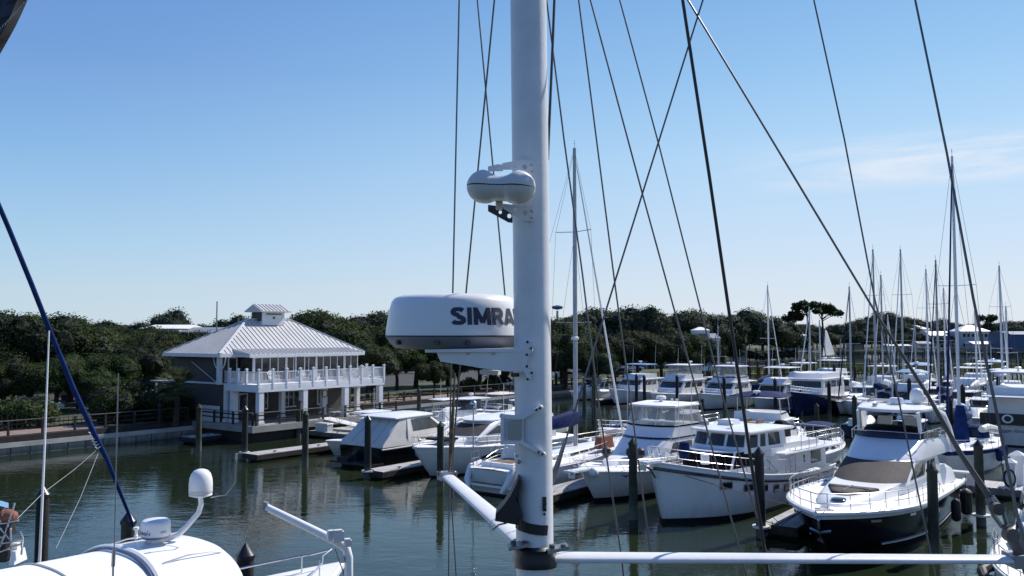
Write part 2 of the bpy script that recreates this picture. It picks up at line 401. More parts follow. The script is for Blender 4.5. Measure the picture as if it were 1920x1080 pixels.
# promenade, lot
mb = MB(); mb.add([(0, 0, 0), (-3.2, 0, 0), (-3.2, 200, 0), (0, 200, 0)], [(0, 1, 2, 3)]); o = struct('path', mb, M['brick_path'], smooth=0); grid(o, -65.7, -60, GZ + .012)
mb = MB(); mb.add([(0, 0, 0), (-26, 0, 0), (-26, 210, 0), (0, 210, 0)], [(0, 1, 2, 3)]); o = struct('parking_lot', mb, M['asphalt'], smooth=0); grid(o, -88, -20, GZ + .008)

# seawall
w = gthing('seawall', 'pale concrete seawall with white cap along the promenade', 'seawall', -65.3, -60)
mb = MB(); mb.box((0.12, 100, .0), (.5, 200, 1.1)); mb.build('wall_face', M['concrete'], w)
mb = MB(); mb.box((0.06, 100, .72), (.86, 200, .34)); mb.build('cap', M['cap_stone'], w)
mb = MB(); mb.box((-.02, 100, 1.12), (.86, 200, .40)); mb.build('timber_fascia', M['brown_dark'], w)
for i in range(48, 96): mb = MB(); mb.box((.382, 1 + i * 1.33, .25), (.03, .05, .6)); mb.build('joint', M['brown_dark'], w)

# ================================================================ timber railings
def railing(a0, b0, a1, b1, z, label, name='timber_railing', sp=2.4, m='brown_dark', rails=(.45, .8), h=1.08, cap=True, group=None, pw=.14):
    p = W(a0, b0, z); q = W(a1, b1, z); d = q - p; Ln = d.length; ang = math.atan2(d.y, d.x)
    t = thing(name, label, 'railing', p, ang, group)
    n = max(2, round(Ln / sp)); first = None
    for i in range(n + 1):
        if first is None:
            mb = MB(); mb.box((0, 0, h / 2 - .2), (pw, pw, h + .4)); first = mb.build('post', M[m], t); first.location = (0, 0, 0)
        else:
            c = first.copy(); col.objects.link(c); c.parent = t; c.location = (i * Ln / n, 0, 0)
    for r in rails:
        mb = MB(); mb.box((Ln / 2, pw / 2 + .02, r), (Ln, .04, .09)); mb.build('rail', M[m], t)
    if cap:
        mb = MB(); mb.box((Ln / 2, 0, h + .02), (Ln, .16, .045)); mb.build('top_rail', M['pier_wood'], t)
    return t
railing(-65.3, 18, -65.3, 41.5, GZ, 'dark timber railing on the seawall left of the boathouse')
railing(-65.3, 58, -65.3, 101, GZ, 'dark timber railing on the seawall right of the boathouse, behind the radar bracket')
railing(-65.3, 104, -65.3, 134, GZ, 'dark timber railing on the far seawall, right of the white mast')
railing(-68.9, 10, -68.9, 41, GZ, 'thin black picket fence behind the left promenade', 'picket_fence', sp=.35, pw=.03, rails=(.1,), h=1.1, cap=False)

# ================================================================ boathouse
bh = gthing('boathouse', 'two storey boathouse with pale ribbed metal hip roof and white balcony', 'building', -62, 42.6, GZ)
D = -7.4; LY = 14.2; ZE = 5.65; ZF = 3.2   # local: x to -7.4, y to 14.2, eave height, deck height
mb = MB()
mb.box((D / 2, LY / 2, ZF / 2), (-D, LY, ZF)); mb.box((D / 2 - .02, LY / 2, (ZF + ZE) / 2 + .02), (-D - .1, LY - .1, ZE - ZF + .06))
wall = mb.build('wall', M['siding'], bh, smooth=0)
mb = MB(); mb.box((D / 2, -.03, ZF - .05), (-D + .1, .08, .14)); mb.build('band', M['trim'], bh)
# roof
ex0, ex1, ey0, ey1 = D - .1, .8, -.9, LY + .9; rx = (ex0 + ex1) / 2; ry0, ry1 = 4.7, 9.6; rz = ZE + 2.95
mb = MB()
A, B_, C_, D_ = (ex0, ey0, ZE), (ex1, ey0, ZE), (ex1, ey1, ZE), (ex0, ey1, ZE); E_, F_ = (rx, ry0, rz), (rx, ry1, rz)
mb.add([A, B_, C_, D_, E_, F_], [(0, 1, 4), (1, 2, 5, 4), (2, 3, 5), (3, 0, 4, 5), (0, 3, 2, 1)])
roof = mb.build('roof', M['seam_roof'], bh, smooth=0)
mb = MB()
def lerp(p, q, t): return Vector(p) + (Vector(q) - Vector(p)) * t
y = ey0 + .25
while y < ey1 - .1:
    t = min(1, (y - ey0) / (ry0 - ey0), (ey1 - y) / (ey1 - ry1))
    for ex in (ex1, ex0): mb.beam((ex, y, ZE + .02), (ex + (rx - ex) * t, y, ZE + (rz - ZE) * t + .02), .035, .07)
    y += .46
x = ex0 + .25
while x < ex1 - .1:
    t = min(1, (x - ex0) / (rx - ex0), (ex1 - x) / (ex1 - rx))
    for ey, ry in ((ey0, ry0), (ey1, ry1)): mb.beam((x, ey, ZE + .02), (x, ey + (ry - ey) * t, ZE + (rz - ZE) * t + .02), .035, .07)
    x += .46
mb.build('seam', M['seam_roof'], roof)
mb = MB()
for p, q in ((A, E_), (B_, E_), (C_, F_), (D_, F_), (E_, F_)): mb.beam(Vector(p) + Vector((0, 0, .05)), Vector(q) + Vector((0, 0, .05)), .2, .06)
mb.build('ridge_cap', M['trim'], roof)
mb = MB(); zf = ZE - .14
mb.box((rx, ey0 - .03, zf), (ex1 - ex0 + .1, .08, .3)); mb.box((rx, ey1 + .03, zf), (ex1 - ex0 + .1, .08, .3))
mb.box((ex0 - .03, (ey0 + ey1) / 2, zf), (.08, ey1 - ey0, .3)); mb.box((ex1 + .03, (ey0 + ey1) / 2, zf), (.08, ey1 - ey0, .3))
mb.build('fascia', M['trim'], bh)
# porch roof
px0, px1, py0, py1 = .35, 2.75, .6, 13.25; pz0, pz1 = ZE + .42, ZE - .06
mb = MB(); mb.add([(px0 - .6, py0, pz0 + .02), (px1, py0, pz1), (px1, py1, pz1), (px0 - .6, py1, pz0 + .02), (px0 - .6, py0, pz1 - .02), (px1, py0, pz1 - .1), (px1, py1, pz1 - .1), (px0 - .6, py1, pz1 - .02)],
                  [(0, 1, 2, 3), (4, 7, 6, 5), (0, 4, 5, 1), (1, 5, 6, 2), (2, 6, 7, 3)])
pr = mb.build('porch_roof', M['seam_roof'], bh, smooth=0)
mb = MB(); y = py0 + .1
while y < py1: mb.beam((px0 - .6, y, pz0 + .045), (px1, y, pz1 + .02), .035, .07); y += .46
mb.build('seam', M['seam_roof'], pr)
mb = MB(); mb.box((px1 + .03, (py0 + py1) / 2, pz1 - .13), (.08, py1 - py0 + .1, .26)); mb.box(((px0 + px1) / 2, py0 - .03, pz1 - .13), (px1 - px0, .06, .2)); mb.build('fascia', M['trim'], pr)
# cupola
cu = MB(); cx, cy0, cy1, cz = rx, 5.75, 8.2, rz; cu.box((cx, (cy0 + cy1) / 2, cz + .1), (1.6, cy1 - cy0, 1.2)); cup = cu.build('cupola', M['trim'], bh, smooth=0)
mb = MB(); w2 = 1.25; zt = cz + .78; mb.prism([(cx - w2, cy0 - .45, zt), (cx, cy0 - .45, zt + .62), (cx + w2, cy0 - .45, zt), (cx + w2, cy0 - .45, zt - .1), (cx - w2, cy0 - .45, zt - .1)], (0, cy1 - cy0 + .9, 0))
y = cy0 - .3
while y < cy1 + .4:
    for sx in (-1, 1): mb.beam((cx + sx * w2, y, zt + .02), (cx, y, zt + .64), .035, .07)
    y += .4
mb.build('cupola_roof', M['seam_roof'], cup, smooth=0)
mb = MB(); mb.box((cx, cy0 - .01, cz + .25), (1.4, .05, .8)); mb.build('louvre', M['siding'], cup)
mb = MB(); mb.box((cx + .86, (cy0 + cy1) / 2, cz + .5), (.04, 1.7, .08)); mb.box((cx + .87, (cy0 + cy1) / 2, cz + .15), (.04, .16, .2)); mb.build('vent', M['black'], cup)
# balcony
mb = MB(); BX, BY = 4.75, 14.0
mb.box((BX / 2, BY / 2, ZF - .06), (BX, BY, .12)); bal = mb.build('balcony', M['bldg_white'], bh, smooth=0)
mb = MB(); mb.box((BX - .06, BY / 2, ZF - .36), (.14, BY, .48)); mb.box((BX / 2, .06, ZF - .36), (BX - .28, .14, .48)); mb.box((BX / 2, BY - .06, ZF - .36), (BX - .28, .14, .48))
mb.build('fascia', M['bldg_white'], bal, smooth=0)
def balus(x0, y0, x1, y1, n):
    mb = MB(); p = Vector((x0, y0, ZF)); q = Vector((x1, y1, ZF)); L_ = (q - p).length; d = (q - p) / L_
    up = Vector((0, 0, 1)); mb.beam(p + up * 1.0, q + up * 1.0, .09, .06); mb.beam(p + up * .12, q + up * .12, .06, .06)
    k = int(L_ / .14)
    for i in range(k): mb.beam(p + d * (i + .5) * L_ / k + up * .12, p + d * (i + .5) * L_ / k + up * .98, .035, .035)
    return mb
for sg in ((BX - .08, .08, BX - .08, BY - .08, 0), (.1, .08, BX - .08, .08, 0), (BX - .08, BY - .08, .1, BY - .08, 0)):
    balus(*sg).build('balustrade', M['bldg_white'], bal)
post = None
def bpost(x, y):
    global post
    if post is None:
        mb = MB(); mb.box((0, 0, .45), (.16, .16, 1.5)); mb.box((0, 0, 1.22), (.22, .22, .07)); mb.box((0, 0, 1.28), (.12, .12, .06), taper=.1); post = mb.build('railing_post', M['bldg_white'], bal)
        post.location = (x, y, ZF); return
    c = post.copy(); col.objects.link(c); c.parent = bal; c.location = (x, y, ZF)
for i in range(11): bpost(BX - .04, .05 + i * (BY - .1) / 10)
for i in range(1, 4): bpost(.1 + i * (BX - .2) / 4 - .4, .05)
for x in (1, 2.4): bpost(x, BY - .05)
# posts under the balcony

for (x, y, wd) in ((4.5, .35, .46), (4.5, 4.8, .46), (4.5, 9.4, .46), (4.5, 13.6, .46), (1.0, .4, .5), (.2, .2, .3), (1.6, 9.4, .4), (1.6, 13.5, .4), (1.6, 4.8, .4)):
    mb = MB(); mb.box((x, y, (ZF - .6) / 2), (wd, wd, ZF - .6)); mb.box((x, y, .12), (wd + .1, wd + .1, .24)); mb.build('column', M['bldg_white'], bh, smooth=0)
# screened porch
mb = MB(); mb.box((2.0, 7.3, (ZF + ZE) / 2), (.05, 11.6, ZE - ZF - .1)); mb.box((1.0, 1.5, (ZF + ZE) / 2), (2.0, .05, ZE - ZF - .1)); sc_ = mb.build('screen', M['glass'], bh, smooth=0)
mb = MB()
for i in range(15):
    y = 1.5 + i * 11.6 / 14
    if i % 4 == 0: mb.box((2.06, y, (ZF + ZE) / 2), (.16, .18, ZE - ZF))
    else: mb.box((2.04, y, (ZF + ZE) / 2), (.06, .06, ZE - ZF))
mb.box((2.05, 7.3, ZE - .28), (.1, 11.8, .22)); mb.box((2.04, 7.3, ZF + .12), (.06, 11.8, .2))
mb.build('mullion', M['trim'], sc_, smooth=0)
def door(x, y, z, w, h, ax='y', m='trim', par=None):
    mb = MB(); f = .1
    def bx(c, d):
        if ax == 'x': mb.box((x + c[0], y, z + c[1]), (d[0], .09, d[1]))
        else: mb.box((x, y + c[0], z + c[1]), (.09, d[0], d[1]))
    bx((-w / 2, h / 2), (f, h)); bx((w / 2, h / 2), (f, h)); bx((0, h), (w + f, f)); bx((0, .2), (w - f, .4))
    fr = mb.build('door', M[m], par or bh, smooth=0)
    mb = MB()
    if ax == 'x': mb.box((x, y, z + h / 2 + .15), (w - f, .05, h - .4))
    else: mb.box((x, y + 0, z + h / 2 + .15), (.05, w - f, h - .4))
    mb.build('pane', M['glass'], fr, smooth=0)
door(2.1, 6.3, ZF, .95, 2.15); door(.06, .85, ZF, .8, 2.1)
def window(x, y, z, w, h, ax='y', bars=1, par=None):
    mb = MB(); f = .1
    def bx(c, d, t=.1):
        if ax == 'x': mb.box((x + c[0], y, z + c[1]), (d[0], t, d[1]))
        else: mb.box((x, y + c[0], z + c[1]), (t, d[0], d[1]))
    bx((-w / 2, 0), (f, h)); bx((w / 2, 0), (f, h)); bx((0, h / 2), (w + f, f), .11); bx((0, -h / 2), (w + f, f), .12)
    for i in range(bars): bx((-w / 2 + (i + 1) * w / (bars + 1), 0), (.05, h - f), .07)
    fr = mb.build('window', M['trim'], par or bh, smooth=0)
    mb = MB(); bx((0, 0), (w - .1, h - .1), .05); mb.build('pane', M['glass'], fr, smooth=0)
for yy, ww, bb in ((1.6, 1.5, 1), (4.0, .9, 0), (7.0, 1.8, 2), (10.6, 1.1, 1)): window(.05, yy, 1.5, ww, 1.4, bars=bb)
mb = MB(); mb.box((-7.9, 3.6, ZF / 2 - .1), (4.2, 7.0, ZF - .2)); mb.build('annexe_wall', M['siding'], bh, smooth=0); mb = MB(); mb.box((-8.7, 3.3, ZF - .12), (3.2, 7.6, .12)); mb.build('annexe_roof', M['roof_grey'], bh, smooth=0)
# brackets at corner
mb = MB()
for s in (-1, 1):
    pts = [(-.05 if s < 0 else .05, -.35, ZE - 1.3)] + [(s * (.08 + .75 * math.sin(t * PI / 16)), -.35, ZE - 1.3 + 1.05 * (1 - math.cos(t * PI / 16))) for t in range(1, 9)]
    mb.tube(pts, .05, 5)
mb.box((0, -.35, (ZE + ZF) / 2 - .1), (.34, .34, ZE - ZF)); mb.box((0, -.35, ZE - .2), (.9, .3, .16)); mb.build('corner_post', M['trim'], bh)
mb = MB(); mb.beam((-4.4, -.09, ZF + 1.7), (-.8, -.09, ZF + .05), .05, .05); mb.build('conduit', M['trim'], bh)
# life ring and stair under the balcony
lr = MB(); pts = [(0, .32 * math.cos(i * PI / 8), .32 * math.sin(i * PI / 8)) for i in range(17)]; lr.tube(pts, .05, 6)
o = lr.build('life_ring', M['gold']); grid(o, -60.2, 52.0, GZ + 1.9); tag(o, 'yellow life ring hanging under the boathouse balcony', 'life ring')

# platform over the water
pf = gthing('boathouse_platform', 'concrete and timber platform that carries the boathouse over the water', 'platform', -65, 41.8)
mb = MB(); mb.box((4.1, 8, GZ - .25), (8.4, 16.2, .5)); mb.build('slab', M['concrete'], pf, smooth=0)
mb = MB(); mb.box((4.0, 8, .2), (7.6, 15.4, 1.3)); mb.build('skirt', M['brown_dark'], pf, smooth=0)
railing(-56.9, 42.2, -56.9, 49, GZ, 'dark railing along the front of the boathouse platform', h=1.0)
railing(-56.9, 51.5, -56.9, 57.8, GZ, 'dark railing right of the gangway on the boathouse platform', h=1.0)
railing(-64.8, 42.0, -57.1, 42.0, GZ, 'dark railing at the left side of the boathouse platform', h=1.0)
mb = MB(); mb.box((0, 0, .65), (3.1, .06, 1.3)); o = mb.build('panel_fence', M['trim']); grid(o, -63.6, 42.35, GZ); tag(o, 'low white panel fence at the left corner of the boathouse', 'fence')

# chairs on the balcony
def chair():
    t = thing('porch_chair', 'x', 'chair')
    mb = MB()
    for i in range(5): mb.beam((-.24 + i * .12, -.28, .36), (-.24 + i * .12, .26, .25), .1, .02)
    mb.build('seat', M['deck_white'], t, smooth=0)
    mb = MB()
    for i in range(5): mb.beam((-.24 + i * .12, .22, .22), (-.27 + i * .135, .55, 1.0 - .03 * (i - 2) ** 2), .1, .02)
    mb.build('backrest', M['deck_white'], t, smooth=0)
    for s in (-1, 1):
        mb = MB(); mb.beam((s * .3, -.3, 0), (s * .3, -.3, .55), .08, .04); mb.beam((s * .3, -.28, .35), (s * .3, .5, .02), .04, .1); mb.build('leg', M['deck_white'], t, smooth=0)
        mb = MB(); mb.box((s * .34, 0, .57), (.14, .75, .03)); mb.build('armrest', M['deck_white'], t, smooth=0)
    return t
cp = [(-58.9, 45.4, 1.0, 'white slatted chair at the left end of the balcony, by the second railing post'), (-58.6, 48.3, .4, 'white slatted chair left of the porch door on the balcony'), (-58.7, 49.6, 2.4, 'white slatted chair right of the porch door on the balcony'),
      (-58.2, 53.0, PI / 2, 'tall-backed white chair, first of the row at the right end of the balcony'), (-58.2, 54.1, PI / 2, 'tall-backed white chair, middle of the row at the right end of the balcony'), (-58.2, 55.2, PI / 2, 'tall-backed white chair, last of the row at the right end of the balcony')]
c0 = chair()
for i, (a, b, r, lb) in enumerate(cp):
    if i == 0: c0.location = W(a, b, GZ + ZF + .005); c0.rotation_euler = (0, 0, r); tag(c0, lb, group='white chairs on the balcony')
    else: dup(c0, W(a, b, GZ + ZF + .005), r + .3 * i, lb)

# ================================================================ docks
def dock(a0, b0, a1, b1, label, name='floating_dock', cat='dock', z=.5, group=None, cleats=3):
    la, lb = a1 - a0, b1 - b0; t = gthing(name, label, cat, a0, b0, 0, group)
    alongv = lb > la
    mb = MB(); mb.box((la / 2, lb / 2, z - .03), (la, lb, .06)); mb.build('deck', M['planks_u' if alongv else 'planks_v'], t, smooth=0)
    mb = MB(); th = .3; zz_ = z - .06 - th / 2
    mb.box((-.02, lb / 2, zz_ + .02), (.08, lb + .12, th)); mb.box((la + .02, lb / 2, zz_ + .02), (.08, lb + .12, th))
    mb.box((la / 2, -.02, zz_ + .01), (la - .1, .08, th)); mb.box((la / 2, lb + .02, zz_ + .01), (la - .1, .08, th))
    mb.build('fascia', M['brown_dark'] if alongv else M['pier_wood'], t, smooth=0)
    mb = MB(); k = int(max(la, lb) / 3)
    for i in range(max(k, 1)):
        c = (i + .5) / max(k, 1)
        if alongv: mb.box((la / 2, lb * c, .02), (la * .85, 2.2, .42))
        else: mb.box((la * c, lb / 2, .02), (2.2, lb * .85, .42))
    mb.build('float', M['rubber'], t, smooth=0)
    for i in range(cleats):
        mb = MB(); c = (i + .4) / cleats; x, y = (la - .18, lb * c) if alongv else (la * c, .18)
        mb.box((x, y, z + .04), (.06, .1, .1)); mb.beam((x, y - .16, z + .1), (x, y + .16, z + .1), .05, .04); mb.build('cleat', M['steel'], t)
    return t
dock(-48, 51.3, 22, 53.7, 'long weathered main dock across the basin behind the near boats', 'main_dock', cleats=12)
dock(-57, 47.4, -48.2, 51.1, 'square landing dock at the foot of the gangway', 'landing_dock', cleats=1)
dock(-57, 51.3, -48.2, 53.7, 'narrow dock section behind the gangway foot', 'landing_dock', cleats=1)
FL = {-61.8: 'short finger dock beside the seawall, left of the boathouse columns', -49.6: 'finger dock right of the boathouse, between two tall piles', -37.8: 'finger dock between the dark canvas-covered cruiser and the white sports yacht',
      -25.8: 'finger dock between the open-transom sailboat and the enclosed flybridge cruiser', -13.6: 'finger dock between the white trawler and the dark-hulled flybridge yacht'}
for a, lb in FL.items(): dock(a, 35.8 if a > -60 else 38.6, a + 1.5, 51.15 if a > -60 else 41.4, lb, 'finger_dock', group='finger docks of the near row', cleats=4)
FR = {-22.0: 'finger dock behind the main dock near the small motorboats', -10.0+9: 'finger dock behind the main dock at the far right', -34: 'finger dock behind the main dock, behind the sailboat mast'}
for a, lb in FR.items(): dock(a, 53.85, a + 1.3, 68, lb, 'finger_dock', group='finger docks behind the main dock', cleats=0)
dock(-64.7, 101.5, 20, 103.9, 'second main dock running out from the far seawall', 'main_dock', cleats=0)
for i, a in enumerate((-56, -44.5, -33, -21.5, -10)): dock(a, 91, a + 1.4, 101.4, ['far finger dock left of the white convertible', 'far finger dock right of the express cruiser', 'far finger dock left of the blue trawler', 'far finger dock right of the blue trawler', 'far finger dock beside the dark-windowed houseboat'][i], 'finger_dock', group='far finger docks', cleats=0)
dock(-24, 148, 62, 150.4, 'third main dock in the distance', 'main_dock', cleats=0)

# gangway with truss rails
gw = gthing('gangway', 'aluminium gangway with zigzag side rails from the boathouse platform to the landing dock', 'gangway', -57.4, 49.6)
p0, p1 = Vector((0, 0, GZ + .05)), Vector((7.8, 0, .62))
mb = MB(); mb.beam(p0, p1, 1.25, .08); mb.build('deck', M['deck_white'], gw, smooth=0)
for s in (-1, 1):
    mb = MB(); o_ = Vector((0, s * .66, 0)); u = Vector((0, 0, 1)); mb.tube([p0 + o_ + u * 1.05, p1 + o_ + u * 1.05], .03, 5); mb.tube([p0 + o_, p1 + o_], .035, 5)
    for i in range(7):
        a_ = lerp(p0, p1, i / 6) + o_; mb.tube([a_, a_ + u * 1.05], .02, 4)
        if i < 6:
            b2 = lerp(p0, p1, (i + 1) / 6) + o_; mb.tube([a_ + u * (1.05 if i % 2 else 0), b2 + u * (0 if i % 2 else 1.05)], .016, 4)
    mb.build('side_rail', M['alu_grey'], gw)
# dock boxes and pedestals
def dockbox(a, b, lb, z=.5, l=1.5):
    t = gthing('dock_box', lb, 'dock box', a, b, z)
    mb = MB(); mb.box((0, 0, .3), (l, .6, .6)); mb.build('box', M['gel_old'], t, smooth=0)
    mb = MB(); mb.box((0, 0, .63), (l + .08, .68, .08), taper=.94); mb.build('lid', M['gel'], t, smooth=0)
dockbox(-55.6, 48.0, 'white dock box on the landing dock by the gangway')
dockbox(-9.6, 51.7, 'long white dock box on the main dock behind the dark-hulled yacht', l=3.6)
dockbox(-47, 52.9, 'white dock box at the left end of the main dock')
def pedestal(a, b, lb, ring=False, s=1.0):
    t = gthing('power_pedestal', lb, 'power pedestal', a, b, .5, 'power pedestals on the docks')
    mb = MB(); mb.box((0, 0, .55 * s), (.42 * s, .42 * s, 1.1 * s)); mb.build('post', M['gel'], t, smooth=0)
    mb = MB(); mb.box((0, 0, 1.14 * s), (.56 * s, .56 * s, .08)); mb.box((0, 0, 1.25 * s), (.56 * s, .56 * s, .16 * s), taper=.15); mb.build('cap', M['gel'], t, smooth=0)
    if ring:
        for i in range(3):
            mb = MB(); pts = [(.3 * s + i * .02, (.24 + i * .015) * math.cos(k * PI / 8), .55 + (.42 + .02 * i) * math.sin(k * PI / 8)) for k in range(17)]
            mb.tube([(p[1], -.27 - i * .05, p[2]) for p in pts], .035, 5); mb.build('coiled_cable', M['rubber'], t)
pedestal(-51.8, 48.8, 'white power pedestal on the landing dock at the gangway foot')
pedestal(onb(1886, 51.8), 51.8, 'white power pedestal with a coiled black cable, on the main dock at the right edge', True, 1.15)
pedestal(onb(1900, 53.2), 53.2, 'taller white power pedestal behind the one with the coiled cable', False, 1.35)
pedestal(-26.5, 52.6, 'white power pedestal on the main dock behind the sailboat')

# ================================================================ piles
def pile(px, b, top, lb, m='pile_dark', r=.19, a=None, ring=None, group='mooring piles'):
    if a is None: a = onb(px, b)
    t = gthing('mooring_pile', lb, 'pile', a, b, 0, group)
    mb = MB(); z1 = PX(px, top, W(a, b).y).z if top else 3.6
    lean = random.uniform(-.03, .03)
    mb.tube([(0, 0, -1.2), (lean, lean, z1 * .5), (lean * 2, 0, z1 - .28)], [r * 1.05, r, r * .97], 14); mb.build('post', M[m], t)
    mb = MB(); mb.lathe([(r * 1.12, z1 - .36), (r * 1.12, z1 - .28), (.01, z1)], (lean * 2, 0, 0), 14); mb.build('cap', M['pilecap'] if m == 'pile_dark' or ring == 2 else M['pile_green'], t)
    if ring:
        mb = MB(); mb.lathe([(r * 1.05, .42), (r * 1.9, .42), (r * 1.9, .5), (r * 1.05, .5)], (0, 0, 0), 14); mb.build('pile_hoop', M['gel_old'], t)
    return a
PL = [(303, 38.9, 752, 'dark pile with pointed cap at the left end of the floating dock by the seawall', 'pile_dark', 0), (377, 36.9, 757, 'greenish pile standing in the water left of the boathouse columns', 'pile_green', 0),
      (462, 36.2, 760, 'dark pile in front of the boathouse corner column', 'pile_dark', 1), (563, 46.5, 745, 'thin greenish pile close to the boathouse balcony', 'pile_green', 0), (575, 36.6, 769, 'greenish pile standing alone in front of the gangway', 'pile_green', 0),
      (692, 35.7, 778, 'black pile at the stern of the dark canvas-covered cruiser', 'pile_dark', 1), (828, 36.6, 790, 'greenish pile beside the bow of the white sports yacht', 'pile_green', 0),
      (1185, 35.3, 820, 'thick dark green pile in front of the enclosed flybridge cruiser', 'pile_green', 0), (1422, 35.4, 837, 'black pile at the end of the finger dock beside the white trawler', 'pile_dark', 1),
      (1741, 36.5, 868, 'green pile rising in front of the dark hull of the flybridge yacht', 'pile_green', 0), (1830, 43.5, 824, 'green pile right of the dark-hulled flybridge yacht, the rightmost large one', 'pile_green', 2)]
for px, b, top, lb, m, rg in PL: pile(px, b, top, lb, m, .20, ring=rg)
for px, b, top, lb in ((470, 12.7, 1018, 'black pile with pointed cap behind the rail of the near white yacht'), (90, 13.2, 910, 'dark pile behind the tall white antenna at the left edge'), (248, 13.0, 957, 'dark pile with cone cap behind the small radar dome')):
    pile(px, b, top, lb, 'pile_dark' if px != 248 else 'pile_green', .20, ring=2 if px == 248 else None)
P2 = [(787, 54.3, 726), (1208, 90.5, 702), (1268, 91.5, 702), (1192, 91, 700), (1315, 90.5, 730), (1357, 91, 705), (1095, 71, 712), (1113, 62, 700), (1399, 108, 695), (1452, 90.6, 708), (1552, 90.3, 714), (1528, 71.5, 755), (1599, 72, 740), (1491, 101, 702), (1563, 107, 680), (1602, 112, 684),
      (1677, 92, 716), (1702, 92.5, 708), (1778, 80, 745), (1802, 76, 720), (1761, 112, 686), (1735, 118, 700), (1858, 108, 690), (1042, 101, 698), (1868, 96, 705), (1640, 113, 690), (1500, 91.5, 730), (1000, 60, 735), (921, 101, 716)]
pos_words = ['left', 'right', 'behind', 'front']
P2.sort()
for i, (px, b, top) in enumerate(P2):
    near = {787: 'far green pile beside the promenade railing, left of the radar bracket', 1528: 'short greenish pile in the fairway in front of the blue trawler', 1599: 'greenish pile in the fairway left of the hardtop of the dark-hulled yacht'}.get(px)
    ords = 'first second third fourth fifth sixth seventh eighth ninth tenth eleventh twelfth thirteenth fourteenth fifteenth sixteenth seventeenth eighteenth nineteenth twentieth twenty-first twenty-second twenty-third twenty-fourth twenty-fifth twenty-sixth twenty-seventh twenty-eighth twenty-ninth'.split()
    pile(px, b, top, near or ('distant mooring pile among the far boats, %s from the left of that scatter' % ords[i]), 'pile_green' if px in (787, 1528, 1599, 1095, 1113, 1315) else 'pile_dark', .19, group='distant mooring piles')

# ================================================================ trees
def crown_mesh(name, seed, rx, ry, rz, nl, leaf, lumps=34, lr=(1.3, 2.2), flat=.35, core='leaf_core', leafm='leaf', big=1.0):
    rr = random.Random(seed); mb = MB(); cs = []
    for i in range(lumps):
        while True:
            p = Vector((rr.uniform(-1, 1), rr.uniform(-1, 1), rr.uniform(-.75, 1)))
            if .35 < p.length < 1: break
        p = p * (.78 / max(p.length, .55)) * rr.uniform(.8, 1.08)
        c = Vector((p.x * rx, p.y * ry, p.z * rz)); r = rr.uniform(*lr); cs.append((c, r))
    tot = sum(r * r for c, r in cs)
    for c, r in cs:
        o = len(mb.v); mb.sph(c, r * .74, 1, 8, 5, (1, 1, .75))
        for i in range(o, len(mb.v)):
            v = Vector(mb.v[i]); v += Vector((rr.uniform(-.18, .18),) * 3) * r; mb.v[i] = tuple(v)
        for k in range(int(nl * r * r / tot)):
            d = Vector((rr.gauss(0, 1), rr.gauss(0, 1), rr.gauss(.25, 1))).normalized()
            rad = r * rr.uniform(.72, 1.12) * (1 + .18 * math.sin(5 * d.x + seed) * math.cos(4 * d.y + 2 * d.z))
            p = c + Vector((d.x * rad, d.y * rad, d.z * rad * .8)); nrm = (d + Vector((rr.uniform(-1, 1), rr.uniform(-1, 1), rr.uniform(-.4, 1))) * .9).normalized()
            t = nrm.orthogonal().normalized(); b = nrm.cross(t); an = rr.uniform(0, 6.28); t2 = t * math.cos(an) + b * math.sin(an); b2 = nrm.cross(t2)
            l = leaf * rr.uniform(.6, 1.35); w = l * rr.uniform(.45, .8)
            mb.add([p - t2 * l * .5, p - b2 * w * .5, p + t2 * l * .5, p + b2 * w * .5], [(0, 1, 2, 3)], 0)
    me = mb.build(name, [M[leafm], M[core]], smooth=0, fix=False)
    return me
def trunk_mesh(seed, h, spread, r=.32, n=6):
    rr = random.Random(seed); mb = MB()
    mb.tube([(0, 0, -.2), (rr.uniform(-.2, .2), rr.uniform(-.2, .2), h * .25), (rr.uniform(-.4, .4), rr.uniform(-.4, .4), h * .5)], [r * 1.25, r, r * .85], 8)
    top = Vector(mb.v[-1])
    for i in range(n):
        a = i * 2 * PI / n + rr.uniform(-.4, .4); s = spread * rr.uniform(.5, .9); z0 = h * rr.uniform(.28, .5)
        p = [Vector((0, 0, z0)), Vector((math.cos(a) * s * .35, math.sin(a) * s * .35, z0 + h * .13)), Vector((math.cos(a) * s * .7, math.sin(a) * s * .7, z0 + h * .24)), Vector((math.cos(a) * s, math.sin(a) * s, z0 + h * rr.uniform(.3, .42)))]
        p[1] += Vector((rr.uniform(-.3, .3), rr.uniform(-.3, .3), 0)); mb.tube(p, [r * .55, r * .42, r * .28, r * .1], 6)
        for q in (1, 2):
            b = p[q] + Vector((rr.uniform(-1, 1), rr.uniform(-1, 1), rr.uniform(.6, 1.4))) * spread * .25; mb.tube([p[q], (p[q] + b) / 2 + Vector((.1, .1, 0)), b], [r * .28, r * .18, r * .06], 5)
    return mb
protos = []
def make_proto(kind, seed, h, sp, nl, leaf, **k):
    t = thing(kind, 'x', 'tree', (0, -900, 0))
    cz = h * .66 if 'cz' not in k else k.pop('cz'); rz = k.pop('rz', h * .32)
    tr = trunk_mesh(seed, h, sp * .8, k.pop('tr', .32)).build('trunk', M['bark'], t)
    cr = crown_mesh('crown', seed, sp, sp * .95, rz, nl, leaf, **k); cr.parent = t; cr.location = (0, 0, cz)
    t['h'] = h; return t
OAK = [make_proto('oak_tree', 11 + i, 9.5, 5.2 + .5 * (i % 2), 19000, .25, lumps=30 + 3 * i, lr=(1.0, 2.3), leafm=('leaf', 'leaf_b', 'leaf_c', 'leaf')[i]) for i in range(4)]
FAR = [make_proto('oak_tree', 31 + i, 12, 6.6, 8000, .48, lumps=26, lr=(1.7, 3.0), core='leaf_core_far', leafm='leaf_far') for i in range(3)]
used = set()
